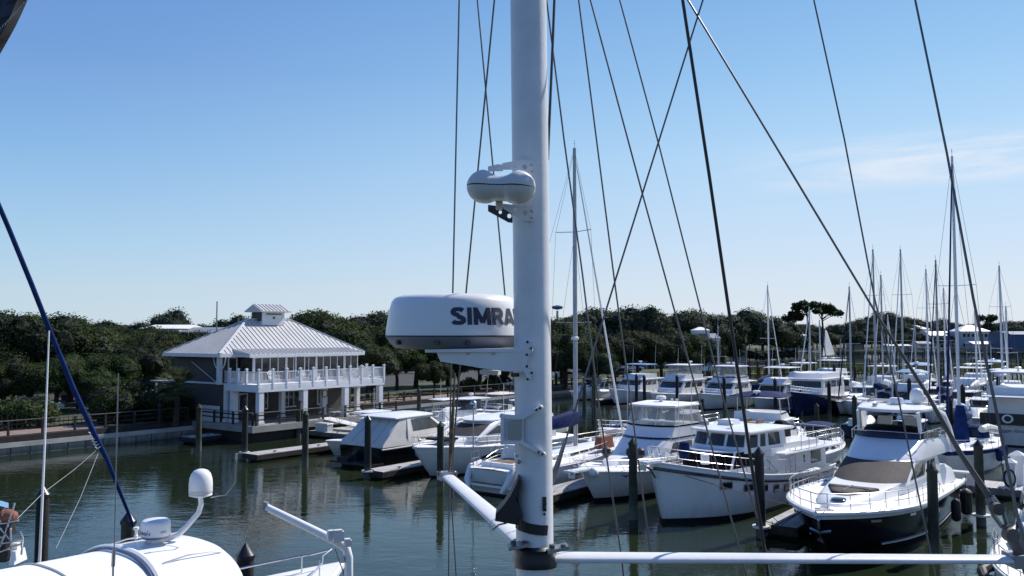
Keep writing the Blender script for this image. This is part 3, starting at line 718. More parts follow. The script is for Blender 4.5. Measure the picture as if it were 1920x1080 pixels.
def tree(proto, x, y, h, label, group=None, z=GZ, wide=1.0):
    s = h / proto['h']; rz_ = random.uniform(0, 6.28)
    if proto.name not in used:
        used.add(proto.name); t = proto; t.location = (x, y, z); t.rotation_euler = (0, 0, rz_); t.scale = (s * wide, s * wide, s); tag(t, label, None, group); return t
    return dup(proto, (x, y, z), rz_, label, group, (s * wide, s * wide, s))
def treep(px, Y, topy, label, group=None, protos_=OAK, wide=1.0):
    p = PX(px, topy, Y); vv = random.uniform(.92, 1.07); return tree(random.choice(protos_), p.x, Y, max(3, (p.z - GZ) * (.93 if protos_ is OAK else .88) * vv), label, group, wide=wide)
ordn = 'first second third fourth fifth sixth seventh eighth ninth tenth eleventh twelfth thirteenth fourteenth fifteenth sixteenth seventeenth eighteenth nineteenth twentieth'.split()
def tree_row(specs, what, group, protos_=OAK):
    for i, sp_ in enumerate(specs):
        px, Y, ty = sp_[:3]; wd = sp_[3] if len(sp_) > 3 else 1.0
        treep(px, Y, ty, what % ordn[i] if '%s' in what else what, group, protos_, wd)
tree_row([(-60, 84, 600), (10, 84, 640, 1.1), (60, 88, 572), (150, 84, 650), (135, 92, 585, 1.1), (205, 84, 668), (262, 92, 635), (25, 79, 672, 1.2), (108, 80, 664, 1.2), (172, 81, 690, 1.2)], '%s near oak from the left, in the dark grove behind the left railing', 'oaks behind the left promenade')
tree_row([(-20, 112, 578), (95, 108, 572), (40, 116, 575), (175, 116, 602), (230, 122, 608), (290, 116, 622), (335, 122, 628), (350, 136, 612), (280, 140, 612)], '%s oak from the left in the second line of the left grove', 'second line of oaks at the left')
tree_row([(560, 126, 585), (610, 118, 583, 1.1), (560, 112, 612), (655, 112, 598), (700, 112, 592, 1.1), (745, 112, 640, 1.1), (690, 98, 640), (780, 118, 600), (840, 122, 600), (900, 124, 605), (860, 112, 650), (930, 112, 650), (815, 106, 668)], '%s oak from the left in the grove right of the boathouse roof', 'oaks right of the boathouse')
tree_row([(1010, 132, 600), (1055, 126, 590), (1060, 118, 625), (1110, 126, 612), (1150, 130, 615), (1195, 132, 618), (1240, 136, 620), (1280, 140, 622), (1312, 150, 628), (1120, 116, 650), (1010, 116, 640)], '%s oak from the left along the shore right of the white mast', 'oaks along the far promenade')
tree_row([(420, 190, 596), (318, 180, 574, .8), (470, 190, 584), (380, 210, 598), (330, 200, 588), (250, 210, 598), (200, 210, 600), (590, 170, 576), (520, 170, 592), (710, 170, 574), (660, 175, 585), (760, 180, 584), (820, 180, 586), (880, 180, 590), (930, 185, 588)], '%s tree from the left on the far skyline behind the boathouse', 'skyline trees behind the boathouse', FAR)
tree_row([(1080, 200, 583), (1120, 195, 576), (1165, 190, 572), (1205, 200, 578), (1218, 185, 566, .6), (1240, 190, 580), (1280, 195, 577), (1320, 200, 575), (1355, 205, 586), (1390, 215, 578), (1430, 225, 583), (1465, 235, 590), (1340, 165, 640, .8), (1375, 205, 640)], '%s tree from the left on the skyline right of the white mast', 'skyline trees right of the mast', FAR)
# skyline on the far bank
rr = random.Random(5); k = 0
far_lbl = 'hazy tree of the long wooded skyline on the far bank'
for px in range(1480, 1960, 17):
    Y = rr.uniform(430, 520); topy = 600 + 6 * math.sin(px * .045) + rr.uniform(-5, 6) - (10 if 1640 < px < 1730 else 0); topy = min(topy, 608) + (6 if 1470 < px < 1580 else 0)
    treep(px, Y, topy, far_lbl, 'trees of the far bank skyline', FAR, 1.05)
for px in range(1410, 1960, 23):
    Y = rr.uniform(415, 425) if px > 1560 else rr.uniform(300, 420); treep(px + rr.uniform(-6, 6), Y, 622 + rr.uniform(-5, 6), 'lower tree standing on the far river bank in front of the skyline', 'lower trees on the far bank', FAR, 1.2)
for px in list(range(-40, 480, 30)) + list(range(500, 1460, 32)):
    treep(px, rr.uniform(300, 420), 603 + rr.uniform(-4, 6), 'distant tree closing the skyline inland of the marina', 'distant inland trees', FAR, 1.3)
for i, (px, ty) in enumerate(((1425, 655), (1440, 662), (1405, 662), (1385, 668), (1400, 672), (1455, 668), (1480, 670))):
    treep(px, 215 + i * 3, ty, 'low shrub at the edge of the marsh', 'marsh edge shrubs', FAR, 1.6)
# umbrella pine
def pine(px, Y, topy, lb, wd=1.0):
    p = PX(px, topy, Y); h = p.z - GZ; t = thing('pine_tree', lb, 'tree', (p.x, Y, GZ))
    mb = MB(); mb.tube([(0, 0, -.2), (.4, 0, h * .5), (0, .3, h * .93)], [.5, .4, .15], 7)
    rr = random.Random(int(px))
    cl = []
    for i in range(11):
        a = rr.uniform(0, 6.28); s = rr.uniform(.25, 1) * 6.6 * wd; z = h * (.98 - .022 * abs(s)) - rr.uniform(0, 1.6)
        c = Vector((math.cos(a) * s, math.sin(a) * s, z)); cl.append(c); mb.tube([(0, 0, z - 3), (c.x * .5, c.y * .5, z - 1.2), tuple(c)], [.2, .14, .06], 5)
    mb.build('trunk', M['bark'], t)
    cb = MB()
    for c in cl:
        for k in range(230):
            d = Vector((rr.gauss(0, 1), rr.gauss(0, 1), rr.gauss(0, .45))); d = d * (1.25 / max(d.length, 1) * rr.uniform(.4, 1) * 1.5)
            q = c + d; n_ = Vector((rr.uniform(-1, 1), rr.uniform(-1, 1), 1)).normalized(); u_ = n_.orthogonal() * .45; v_ = n_.cross(u_) * .7
            cb.add([q - u_, q - v_, q + u_, q + v_], [(0, 1, 2, 3)])
    cb.build('crown', M['leaf_far'], t, smooth=0, fix=False)
pine(1512, 330, 559, 'tall umbrella-shaped pine rising above the skyline'); pine(1540, 335, 566, 'second umbrella pine just right of the tallest one'); pine(1487, 330, 584, 'small pine left of the tall umbrella pine', .5)
pine(1848, 440, 588, 'flat-topped pine above the white-roofed house at the right', .9)
# palm
t = thing('palm_tree', 'cabbage palm with round green crown beside the boathouse wall', 'tree', W(onb(333, 39.6), 39.6, GZ))
mb = MB(); mb.tube([(0, 0, -.2), (.1, 0, 1.5), (0, 0, 2.9)], [.28, .2, .22], 10); mb.build('trunk', M['bark'], t)
rr = random.Random(8); mb = MB()
for i in range(75):
    az = rr.uniform(0, 6.28); el = rr.uniform(-.7, 1.4); d = Vector((math.cos(az) * math.cos(el), math.sin(az) * math.cos(el), math.sin(el))); c = Vector((0, 0, 3.0)); L1 = rr.uniform(.8, 1.25)
    st = c + d * L1; mb.tube([c, st], [.025, .015], 4); sd_ = d.cross(Vector((0, 0, 1))).normalized(); up_ = sd_.cross(d)
    for j in range(11):
        a = (j - 5) * .24; e = d * math.cos(a) + sd_ * math.sin(a) + up_ * .12 * math.cos(a); tip = st + e.normalized() * rr.uniform(.7, .95) + Vector((0, 0, -.18)); w_ = e.cross(up_).normalized() * .045; mid = (st + tip) / 2 + Vector((0, 0, .06))
        mb.add([st, mid - w_, tip, mid + w_], [(0, 1, 2, 3)])
mb.build('crown', M['leaf_palm'], t, smooth=0, fix=False)
# hedge shrubs below
def shrub(a, b, s, lb, grp=None, name='shrub'):
    t = gthing(name, lb, 'shrub', a, b, GZ, grp); c = crown_mesh('foliage', int(a * 7 + b), 1.6 * s, 1.6 * s, 1.0 * s, 3500, .2, lumps=12, lr=(.5 * s, .9 * s)); c.parent = t; c.location = (0, 0, .9 * s)
    mb = MB(); mb.tube([(0, 0, -.1), (0, 0, .9 * s)], .08, 5); mb.build('stem', M['bark'], t)
for i, (a, b, s) in enumerate(((-67.5, 36.6, 1.2), (-68, 39.8, 1.5), (-66.8, 41.0, 1.1), (-69.5, 38.5, 1.6))): shrub(a, b, s, '%s dark shrub from the left, under the palm beside the boathouse' % ordn[i], 'shrubs under the palm')
for i, b in enumerate((84, 89)): shrub(-70, b, .8, '%s low shrub from the left behind the promenade right of the boathouse' % ordn[i], 'shrubs behind the promenade')
for i, b in enumerate((20, 26, 31)): shrub(-71, b, 1.3, '%s dark bush from the left behind the left promenade' % ordn[i], 'bushes at the left')
# picnic tables right of boathouse
def picnic(a, b, lb):
    t = gthing('picnic_table', lb, 'table', a, b, GZ, 'picnic tables behind the promenade')
    mb = MB(); mb.box((0, 0, .75), (.75, 1.8, .05)); mb.build('table_top', M['brown_dark'], t)
    for s in (-1, 1):
        mb = MB(); mb.box((s * .7, 0, .45), (.28, 1.8, .05)); mb.build('bench', M['brown_dark'], t)
        mb = MB(); mb.beam((-.6, s * .6, 0), (.2, s * .6, .73), .06, .1); mb.beam((.6, s * .6 + .07, 0), (-.2, s * .6 + .07, .73), .06, .1); mb.build('leg', M['brown_dark'], t)
for i, b in enumerate((62.5, 66, 69.5)): picnic(-67.2, b, '%s dark picnic table from the left, beyond the railing right of the boathouse' % ordn[i])

# ================================================================ cars and far vehicles
def car(x, y, rz, paint, lb, suv=0, grp='cars parked under the trees'):
    t = thing('parked_car', lb, 'car', (x, y, GZ + .02), rz, grp); h = .25 * suv
    prof = [(-2.2, .35), (-2.25, .75), (-2.1, .95 + h), (-1.5, 1.0 + h), (1.0, .98), (2.0, .85), (2.25, .65), (2.25, .35)]
    mb = MB(); mb.prism([(x_, -.88, z_) for x_, z_ in prof], (0, 1.76, 0)); mb.build('body', M[paint], t, smooth=0)
    mb = MB(); x0, x1 = (-2.05, .9) if suv else (-1.5, .75)
    vs = [(x0, -.8, .96 + h * .5), (x1 + .35, -.8, .96), (x1 + .35, .8, .96), (x0, .8, .96 + h * .5), (x0 + .35, -.66, 1.42 + h), (x1 - .35, -.66, 1.42 + h), (x1 - .35, .66, 1.42 + h), (x0 + .35, .66, 1.42 + h)]
    mb.add(vs, [(3, 2, 1, 0), (0, 1, 5, 4), (1, 2, 6, 5), (2, 3, 7, 6), (3, 0, 4, 7)]); mb.build('window', M['glass'], t, smooth=0)
    mb = MB(); mb.box(((x0 + x1) / 2, 0, 1.44 + h), (x1 - x0 - .65, 1.36, .05)); mb.build('roof', M[paint], t)
    for sx in (-1.35, 1.4):
        for sy in (-.85, .85):
            mb = MB(); mb.lathe([(.01, -.1), (.33, -.1), (.33, .1), (.01, .1)], (sx, sy, .33), 12, axis='y'); w_ = mb.build('wheel', M['rubber'], t)
    for sy in (-.6, .6):
        mb = MB(); mb.box((2.25, sy, .68), (.05, .35, .14)); mb.build('headlight', M['steel'], t)
def carp(px, py, paint, lb, rz=.3, suv=0):
    p = PZ(px, py, GZ + .6); car(p.x, p.y, rz, paint, lb, suv)
carp(775, 694, 'car_dark', 'dark pickup-sized car parked under the trees right of the boathouse', .1, 1); carp(742, 690, 'car_white', 'white car nearest the balcony railing end', .2); carp(804, 692, 'car_silver', 'silver hatchback parked right of the dark car', 1.2)
carp(728, 697, 'car_silver', 'pale car half hidden by the balcony railing end', .4); carp(190, 745, 'car_blue', 'dark blue car parked under the left grove', .2); carp(228, 742, 'car_dark', 'dark car right of the blue one in the left grove', .3, 1)
carp(67, 762, 'car_white', 'pale car glimpsed between the left tree trunks', .6); carp(1062, 706, 'car_white', 'white car behind the railing right of the white mast', .3); carp(1090, 703, 'car_silver', 'silver car parked beneath the trees behind the far dock', .3); carp(1185, 690, 'car_white', 'white car under the trees behind the white convertible', .2); carp(1168, 700, 'car_dark', 'dark car under the trees behind the far convertible boat', .2)
carp(150, 740, 'car_silver', 'grey car behind the blue furled stay in the left grove', .2)

# trailer boats in the lot at the left
for i, (px, lb) in enumerate(((245, 'white boat under a pale cover on a trailer behind the left trees'), (285, 'second white trailer boat right of the covered one behind the left trees'))):
    p = PZ(px, 714, GZ); t = thing('trailer_boat', lb, 'boat', (p.x, p.y, GZ), .3 + i * .2)
    mb = MB(); mb.prism([(-3.6, -1.1, 1.9), (3.4, -1.1, 2.1), (2.6, -1.0, .7), (-3.5, -1.0, .6)], (0, 2.2, 0)); mb.build('hull', M['gel'], t); mb = MB(); mb.box((-.4, 0, 2.5), (3.2, 1.8, .9), taper=.7); mb.build('cabin', M['canvas_white'], t)
    mb = MB(); mb.box((0, 0, .5), (5.5, .3, .15)); mb.build('trailer', M['alu_grey'], t)
    for sy in (-1, 1): mb = MB(); mb.lathe([(.01, -.1), (.32, -.1), (.32, .1), (.01, .1)], (-.6, sy, .32), 12, axis='y'); mb.build('wheel', M['rubber'], t)
# ================================================================ distant buildings
def house(px0, px1, Y, ytop, yeave, ybase, lb, wallm, roofm, hip=False, dpt=10, name='house', nwin=4, rz=0, floors=1):
    p0 = PX(px0, yeave, Y); p1 = PX(px1, yeave, Y); ze = p0.z; zt = PX(px0, ytop, Y).z; w_ = p1.x - p0.x; z0 = GZ if ybase is None else PX(px0, ybase, Y).z
    t = thing(name, lb, 'building', ((p0.x + p1.x) / 2, Y, GZ), rz); he = ze - GZ; ht = zt - GZ
    mb = MB(); mb.box((0, dpt / 2, he / 2), (w_ * .94, dpt * .94, he)); mb.build('wall', M[wallm], t, smooth=0)
    mb = MB(); a = w_ / 2; d = dpt; e = .0
    r0 = a - (d * .5 if hip else 0)
    r0 = max(r0, .3)
    vs = [(-a, 0, he), (a, 0, he), (a, d, he), (-a, d, he), (-r0, d / 2, ht), (r0, d / 2, ht)]
    mb.add(vs, [(0, 1, 5, 4), (2, 3, 4, 5), (1, 2, 5), (3, 0, 4), (3, 2, 1, 0)]); mb.build('roof', M[roofm], t, smooth=0)
    for f_ in range(floors):
        for i in range(nwin):
            x = -w_ * .42 + (i + .5) * w_ * .84 / nwin; zc = he * (f_ + .55) / floors
            mb = MB(); mb.box((x, dpt * .03 - .03, zc), (w_ * .5 / nwin, .08, min(1.5, he * .4 / floors))); mb.build('window', M['glass'], t, smooth=0)
    return t
house(258, 336, 165, 608, 616, None, 'white-roofed building showing above the trees left of the boathouse', 'wall_pale', 'roof_white', dpt=16)
house(335, 405, 150, 613, 624, None, 'grey-roofed building half hidden behind the boathouse roof', 'wall_pale', 'roof_grey', dpt=14)
house(1207, 1282, 196, 604, 613, None, 'building with grey metal roof among the trees', 'wall_pale', 'roof_grey', dpt=12)
th_ = house(1326, 1352, 175, 625, 634, None, 'white three storey house with open porches behind the docks', 'wall_pale', 'roof_grey', dpt=9, nwin=5, floors=3)
house(1302, 1332, 172, 613, 619, None, 'slim white tower with pyramid roof beside the porch house', 'bldg_white', 'roof_white', hip=True, dpt=4, nwin=1, floors=3)
house(1385, 1400, 205, 640, 646, None, 'small dark-walled house right of the porch house', 'roof_grey', 'roof_grey', nwin=2)
house(1493, 1515, 400, 624, 629, None, 'small white-roofed cottage left of the drying sail', 'wall_pale', 'roof_white', hip=True); house(1470, 1492, 410, 631, 636, None, 'low white-roofed shed at the far tree line', 'roof_grey', 'roof_white')
house(1600, 1620, 420, 624, 628, None, 'white-roofed cottage between two far masts', 'wall_pale', 'roof_white'); house(1708, 1745, 425, 609, 617, None, 'large white-roofed house in the trees right of centre', 'wall_pale', 'roof_white', hip=True, dpt=12)
house(1744, 1802, 415, 621, 629, None, 'long pale two-storey house behind the blue furled mast', 'wall_pale', 'roof_white', dpt=10, nwin=7, floors=2); house(1800, 1858, 408, 609, 621, None, 'big house with bright white hip roof at the right', 'wall_pale', 'roof_white', hip=True, dpt=12, nwin=6, floors=2)
house(1897, 1945, 380, 621, 627, None, 'blue metal warehouse at the right edge', 'wall_blue', 'wall_blue', dpt=20, nwin=0); house(1826, 1862, 400, 640, 645, None, 'low white boat shed at the river edge', 'wall_pale', 'roof_white', nwin=0); house(1664, 1712, 402, 646, 648, None, 'long low white boathouse roof along the far bank', 'wall_pale', 'roof_white', nwin=3)
house(1900, 1940, 402, 643, 647, None, 'low white shed roof at the right edge of the river', 'wall_pale', 'roof_white', nwin=0); house(1722, 1750, 404, 640, 644, None, 'grey-roofed shed behind the far masts', 'wall_pale', 'roof_grey', nwin=2)
# water tower
p = PX(1045, 572, 900); t = thing('water_tower', 'blue water tower top just above the trees right of the mast', 'water tower', (p.x, 900, GZ)); h = p.z - GZ
mb = MB(); mb.lathe([(.3, h - 5), (5, h - 4), (6, h - 2.6), (5.8, h - 1.4), (2.2, h - .3), (.3, h)], (0, 0, 0), 20); mb.build('tank', M['wall_blue'], t)
mb = MB(); mb.lathe([(1.5, 0), (1.2, h - 6)], (0, 0, 0), 10); mb.build('stem', M['wall_pale'], t)
# masts on land
p = PX(407, 565, 120); t = thing('antenna_mast', 'thin grey antenna mast behind the boathouse roof', 'antenna', (p.x, 120, GZ)); h = p.z - GZ
mb = MB(); mb.tube([(0, 0, 0), (0, 0, h)], [.1, .09], 6); mb.build('pole', M['alu_grey'], t); mb = MB(); mb.box((0, 0, h - 4), (2.4, .05, .06)); mb.build('yard', M['trim'], t)

# timber pier across the marsh
def pier(x0, x1, Y0, Y1, z, lb, sp=3.2):
    p = Vector((x0, Y0, 0)); q = Vector((x1, Y1, 0)); d = q - p; Ln = d.length
    t = thing('timber_pier', lb, 'pier', p, math.atan2(d.y, d.x))
    mb = MB(); mb.box((Ln / 2, 0, z), (Ln, 1.8, .25)); mb.build('deck', M['pier_wood'], t, smooth=0)
    for s in (-.85, .85):
        for zr in (.45, .8, 1.15): mb = MB(); mb.box((Ln / 2, s, z + zr), (Ln, .06, .12)); mb.build('rail', M['pier_wood'], t, smooth=0)
    k = min(int(Ln / sp), 95)
    for i in range(k + 1):
        mb = MB(); x = i * Ln / k
        for s in (-.9, .9): mb.box((x, s, (z + 1.2) / 2 - .4), (.28, .28, z + 2.0))
        mb.build('post', M['brown_dark'], t, smooth=0)
pier(68, 190, 196, 182, 1.9, 'long dark timber walkway across the marsh'); pier(78, 260, 290, 275, 2.8, 'farther timber pier on the river beyond the marsh', 4.5); pier(46, 68, 176, 195, 1.8, 'dark timber walkway joining the marsh pier at the left')
# ================================================================ boat kit
class Hull:
    def __init__(s, L, B, fb, fs, rake=1.2, tm=.42, st=.86, pw=2.4, pwb=1.6, dip=0, wl=.86, tran=0.0):
        s.L, s.B, s.fb, s.fs, s.rake, s.tm, s.st, s.pw, s.pwb, s.dip, s.wl, s.tran = L, B, fb, fs, rake, tm, st, pw, pwb, dip, wl, tran
    def sheer(s, t): return s.fs + (s.fb - s.fs) * t ** 1.9 - s.dip * math.sin(PI * t)
    def fr(s, t, pw, st):
        if t < s.tm: return st + (1 - st) * math.sin(min(t / s.tm, 1) * PI / 2)
        return max(0, 1 - ((t - s.tm) / (1 - s.tm)) ** pw)
    def hw(s, t): return s.B / 2 * s.fr(t, s.pw, s.st)
    def pt(s, t, z, side=1):
        sh = s.sheer(t); k = max(0, min(1, (z + .35) / (sh + .35)))
        xb = -s.rake * (1 - k) ** 1.2; x = -s.L + t * (s.L + xb) + s.tran * (1 - k) * (1 - t) ** 8
        y = s.B / 2 * ((1 - k ** .65) * s.fr(t, s.pwb, s.st * .95) * s.wl + k ** .65 * s.fr(t, s.pw, s.st))
        return (x, side * y, z)
    def deckx(s, t): return -s.L + t * s.L
    def edge(s, t, side=1, inset=0, dz=0):
        return Vector((s.deckx(t) - (inset if t > .96 else 0), side * max(0, s.hw(t) - inset), s.sheer(t) + dz))
    def build(s, root, top='gel', bottom='black', bul=.0, deckm='deck_white', stripe=None, rub=None, rubz=-.06, boot=.12, rr=.045):
        mats = [M[bottom], M['hull_gel' if top == 'gel' else top]] + ([M[stripe[0]]] if stripe else [])
        N_ = 26; ts = [1 - (1 - i / N_) ** 1.3 for i in range(N_ + 1)]
        rows = [('z', -.35), ('z', 0), ('z', boot), ('z', boot + .02)] + [('f', f) for f in (.3, .5, .7, .85, 1)]
        if stripe: rows = rows[:4] + [('f', f) for f in (.3, .5)] + [('f', stripe[1]), ('f', stripe[1] + .005), ('f', stripe[2]), ('f', stripe[2] + .005), ('f', 1)]
        def zr(r, t): return r[1] if r[0] == 'z' else boot + .02 + (s.sheer(t) - boot - .02) * r[1]
        mb = MB()
        for side in (1, -1):
            g = [[s.pt(t, zr(r, t), side) for t in ts] for r in rows]
            for j in range(len(rows) - 1):
                mi = 0 if j < 2 else 1
                if stripe and rows[j][0] == 'f' and abs(rows[j][1] - stripe[1] - .005) < 1e-6: mi = 2
                mb.sheet([g[j], g[j + 1]], mi)
        # transom
        tr = [s.pt(0, zr(r, 0), 1) for r in rows]; tl = [s.pt(0, zr(r, 0), -1) for r in rows]
        for j in range(len(rows) - 1): mb.add([tr[j], tl[j], tl[j + 1], tr[j + 1]], [(0, 1, 2, 3)], 0 if j < 2 else 1)
        h = mb.build('hull', mats, root, smooth=40)
        bmw = bmesh.new(); bmw.from_mesh(h.data); bmesh.ops.remove_doubles(bmw, verts=bmw.verts[:], dist=.002); bmesh.ops.recalc_face_normals(bmw, faces=bmw.faces[:]); bmw.to_mesh(h.data); bmw.free()
        mb = MB(); rowsd = []
        for t in ts:
            w = s.hw(t) * .985; z = s.sheer(t) - bul; x = s.deckx(t)
            rowsd.append([(x, w * q, z + .06 * (1 - q * q) * min(1, w)) for q in (-1, -.6, 0, .6, 1)])
        mb.sheet(rowsd)
        if bul > .05:
            for side in (1, -1): mb.sheet([[(s.deckx(t), side * s.hw(t) * .985, s.sheer(t) - bul) for t in ts], [(s.deckx(t), side * s.hw(t) * .975, s.sheer(t)) for t in ts]])
        mb.build('deck', M[deckm], root)
        for side, nm in ((1, 'l'), (-1, 'r')):
            mb = MB(); mb.tube([s.edge(t, side, -.01, rubz) for t in ts], rr, 6); mb.build('rub_rail', M[rub or 'gel'], root)
        return h
    def rail(s, root, t0=.35, t1=1, h=.7, n=9, inset=.08, mid=True, r=.016, fwd=.25, name='bow_rail', m='steel'):
        mb = MB()
        def top(t, side, hh): e = s.edge(t, side, inset); f = (t - t0) / (t1 - t0); return e + Vector((fwd * f, 0, hh * min(1, f * 6 + .0001)))
        K = 22; tt = [t0 + (t1 - t0) * i / K for i in range(K + 1)]
        for hh in ([h, h * .5] if mid else [h]):
            p = [top(t, 1, hh) for t in tt] + [top(t, -1, hh) for t in reversed(tt)]
            mb.tube(p, r if hh == h else r * .75, 5)
        for side in (1, -1):
            for i in range(n):
                t = t0 + (t1 - t0) * (i + .6) / n; mb.tube([s.edge(t, side, inset), top(t, side, h)], r * .9, 4)
        return mb.build(name, M[m], root)
class Loft:
    def __init__(s, *rings, p=2.6): s.r = rings; s.p = p   # ring: z, x_aft, x_fwd, w_aft, w_fwd, bow
    def ring(s, l):
        l = max(0, min(len(s.r) - 1, l)); i = min(int(l), len(s.r) - 2); f = l - i
        return [a + (b - a) * f for a, b in zip(s.r[i], s.r[i + 1])]
    def pt(s, side, u, l):
        z, xa, xf, wa, wf, bow = s.ring(l)
        if side == 'F': q = 2 * u - 1; return Vector((xf - bow * abs(q) ** s.p, -wf * q, z))
        if side == 'A': return Vector((xa, wa * (1 - 2 * u), z))
        sg = 1 if side == 'P' else -1
        return Vector((xf - bow + (xa - xf + bow) * u, sg * (wf + (wa - wf) * u), z))
    def per(s, l):
        return [s.pt('F', i / 12, l) for i in range(13)] + [s.pt('S', i / 6, l) for i in range(1, 7)] + [s.pt('A', 1 - i / 4, l) for i in range(1, 5)] + [s.pt('P', 1 - i / 6, l) for i in range(1, 6)]
    def build(s, name, m, root, cap=.04, bottom=False, smooth=38):
        mb = MB(); n = len(s.per(0)); vs = []
        for l in range(len(s.r)): vs += s.per(l)
        fs = [(l * n + i, l * n + (i + 1) % n, (l + 1) * n + (i + 1) % n, (l + 1) * n + i) for l in range(len(s.r) - 1) for i in range(n)]
        top = s.per(len(s.r) - 1); c = sum(top, Vector()) / n; o = len(vs)
        ins = [c + (p - c) * .6 + Vector((0, 0, cap * .8)) for p in top]; vs += ins; vs.append(c + Vector((0, 0, cap)))
        b = (len(s.r) - 1) * n
        fs += [(b + i, b + (i + 1) % n, o + (i + 1) % n, o + i) for i in range(n)] + [(o + i, o + (i + 1) % n, o + n) for i in range(n)]
        if bottom: fs.append(tuple(reversed(range(n))))
        mb.add(vs, fs); return mb.build(name, M[m], root, smooth=smooth)
    def patch(s, side, u0, u1, l0, l1, off=.012, n=6, mb=None, name='window', m='glass', parent=None, k=2, fr=None):
        if fr:
            s.patch(side, u0 - fr[1], u1 + fr[1], l0 - fr[2], l1 + fr[2], off * .5, n, None, name, fr[0], parent, k) if False else None
        g = []
        if side == 'F': n = max(n, 14); off = max(off, .035)
        for j in range(k + 1):
            row = []
            for i in range(n + 1):
                u = u0 + (u1 - u0) * i / n; l = l0 + (l1 - l0) * j / k; e = .01
                p = s.pt(side, u, l); du = s.pt(side, u + e, l) - s.pt(side, u - e, l); dl = s.pt(side, u, min(l + e, len(s.r) - 1)) - s.pt(side, u, max(l - e, 0)); nn = du.cross(dl)
                if nn.length < 1e-9: nn = Vector((0, 0, 1))
                nn.normalize(); z, xa, xf, wa, wf, bow = s.ring(l); cen = Vector(((xa + xf) / 2, 0, p.z))
                if nn.dot(p - cen) < 0: nn = -nn
                row.append(p + nn * off)
            g.append(row)
        if mb is not None: mb.sheet(g); return
        b = MB(); b.sheet(g); return b.build(name, M[m], parent, smooth=0)
def slab(name, m, root, x0, x1, w0, w1, z, th, bow=.3, bottom=True, crown=.06):
    return Loft((z, x0 + .08, x1 - .08, w0 - .06, w1 - .06, bow), (z + th * .4, x0, x1, w0, w1, bow), (z + th * .8, x0 + .02, x1 - .02, w0 - .02, w1 - .02, bow), (z + th, x0 + .15, x1 - .15, w0 - .12, w1 - .12, bow)).build(name, m, root, cap=crown, bottom=True)
def tubes(name, m, root, lines, r=.02, n=5):
    if name in ('support', 'arch'):
        for l in lines:
            mb = MB(); mb.tube(l, r, n); o = mb.build(name, M[m], root)
        return o
    mb = MB()
    for l in lines: mb.tube(l, r, n)
    return mb.build(name, M[m], root)
def radome(root, x, y, z, r=.24, h=.2, m='gel', name='radar_dome'):
    mb = MB(); mb.lathe([(r * .3, z - .18), (r * .3, z), (r * .9, z), (r, z + h * .3), (r * .95, z + h * .75), (r * .7, z + h), (.01, z + h * 1.08)], (x, y, 0), 16); return mb.build(name, M[m], root)
def satdome(root, x, y, z, r=.22):
    mb = MB(); mb.lathe([(r * .2, z - .12), (r * .8, z), (r, z + r * .5), (r, z + r * 1.1), (r * .82, z + r * 1.75), (r * .45, z + r * 2.1), (.01, z + r * 2.2)], (x, y, 0), 16); return mb.build('satellite_dome', M['gel'], root)
def whip(root, x, y, z, h, lean=0, r=.014): return tubes('antenna', 'gel', root, [[(x, y, z), (x + lean, y, z + h)]], r, 5)
def line(root, pts, name='mooring_line', m='rubber', r=.014): return tubes(name, m, root, [pts], r, 4)
def fender(root, x, y, z, l=.6, r=.13, m='black'):
    mb = MB(); mb.lathe([(.02, z - l / 2 - .05), (r * .7, z - l / 2), (r, z - l / 2 + .1), (r, z + l / 2 - .1), (r * .7, z + l / 2), (.02, z + l / 2 + .08)], (x, y, 0), 10); mb.tube([(x, y, z + l / 2), (x, y - .02, z + l / 2 + .7)], .012, 4); return mb.build('fender', M[m], root)
def side_windows(lf, root, spec, m='glass'):
    for sides, u0, u1, l0, l1, n in spec:
        for sd_ in sides:
            g = (u1 - u0) / n
            for i in range(n): lf.patch(sd_, u0 + g * (i + .06), u0 + g * (i + .94), l0, l1, name='window', m=m, parent=root)
def boat(name, label, a, b, rz, group=None, cat='boat', z=0): return thing(name, label, cat, W(a, b, z), rz, group)

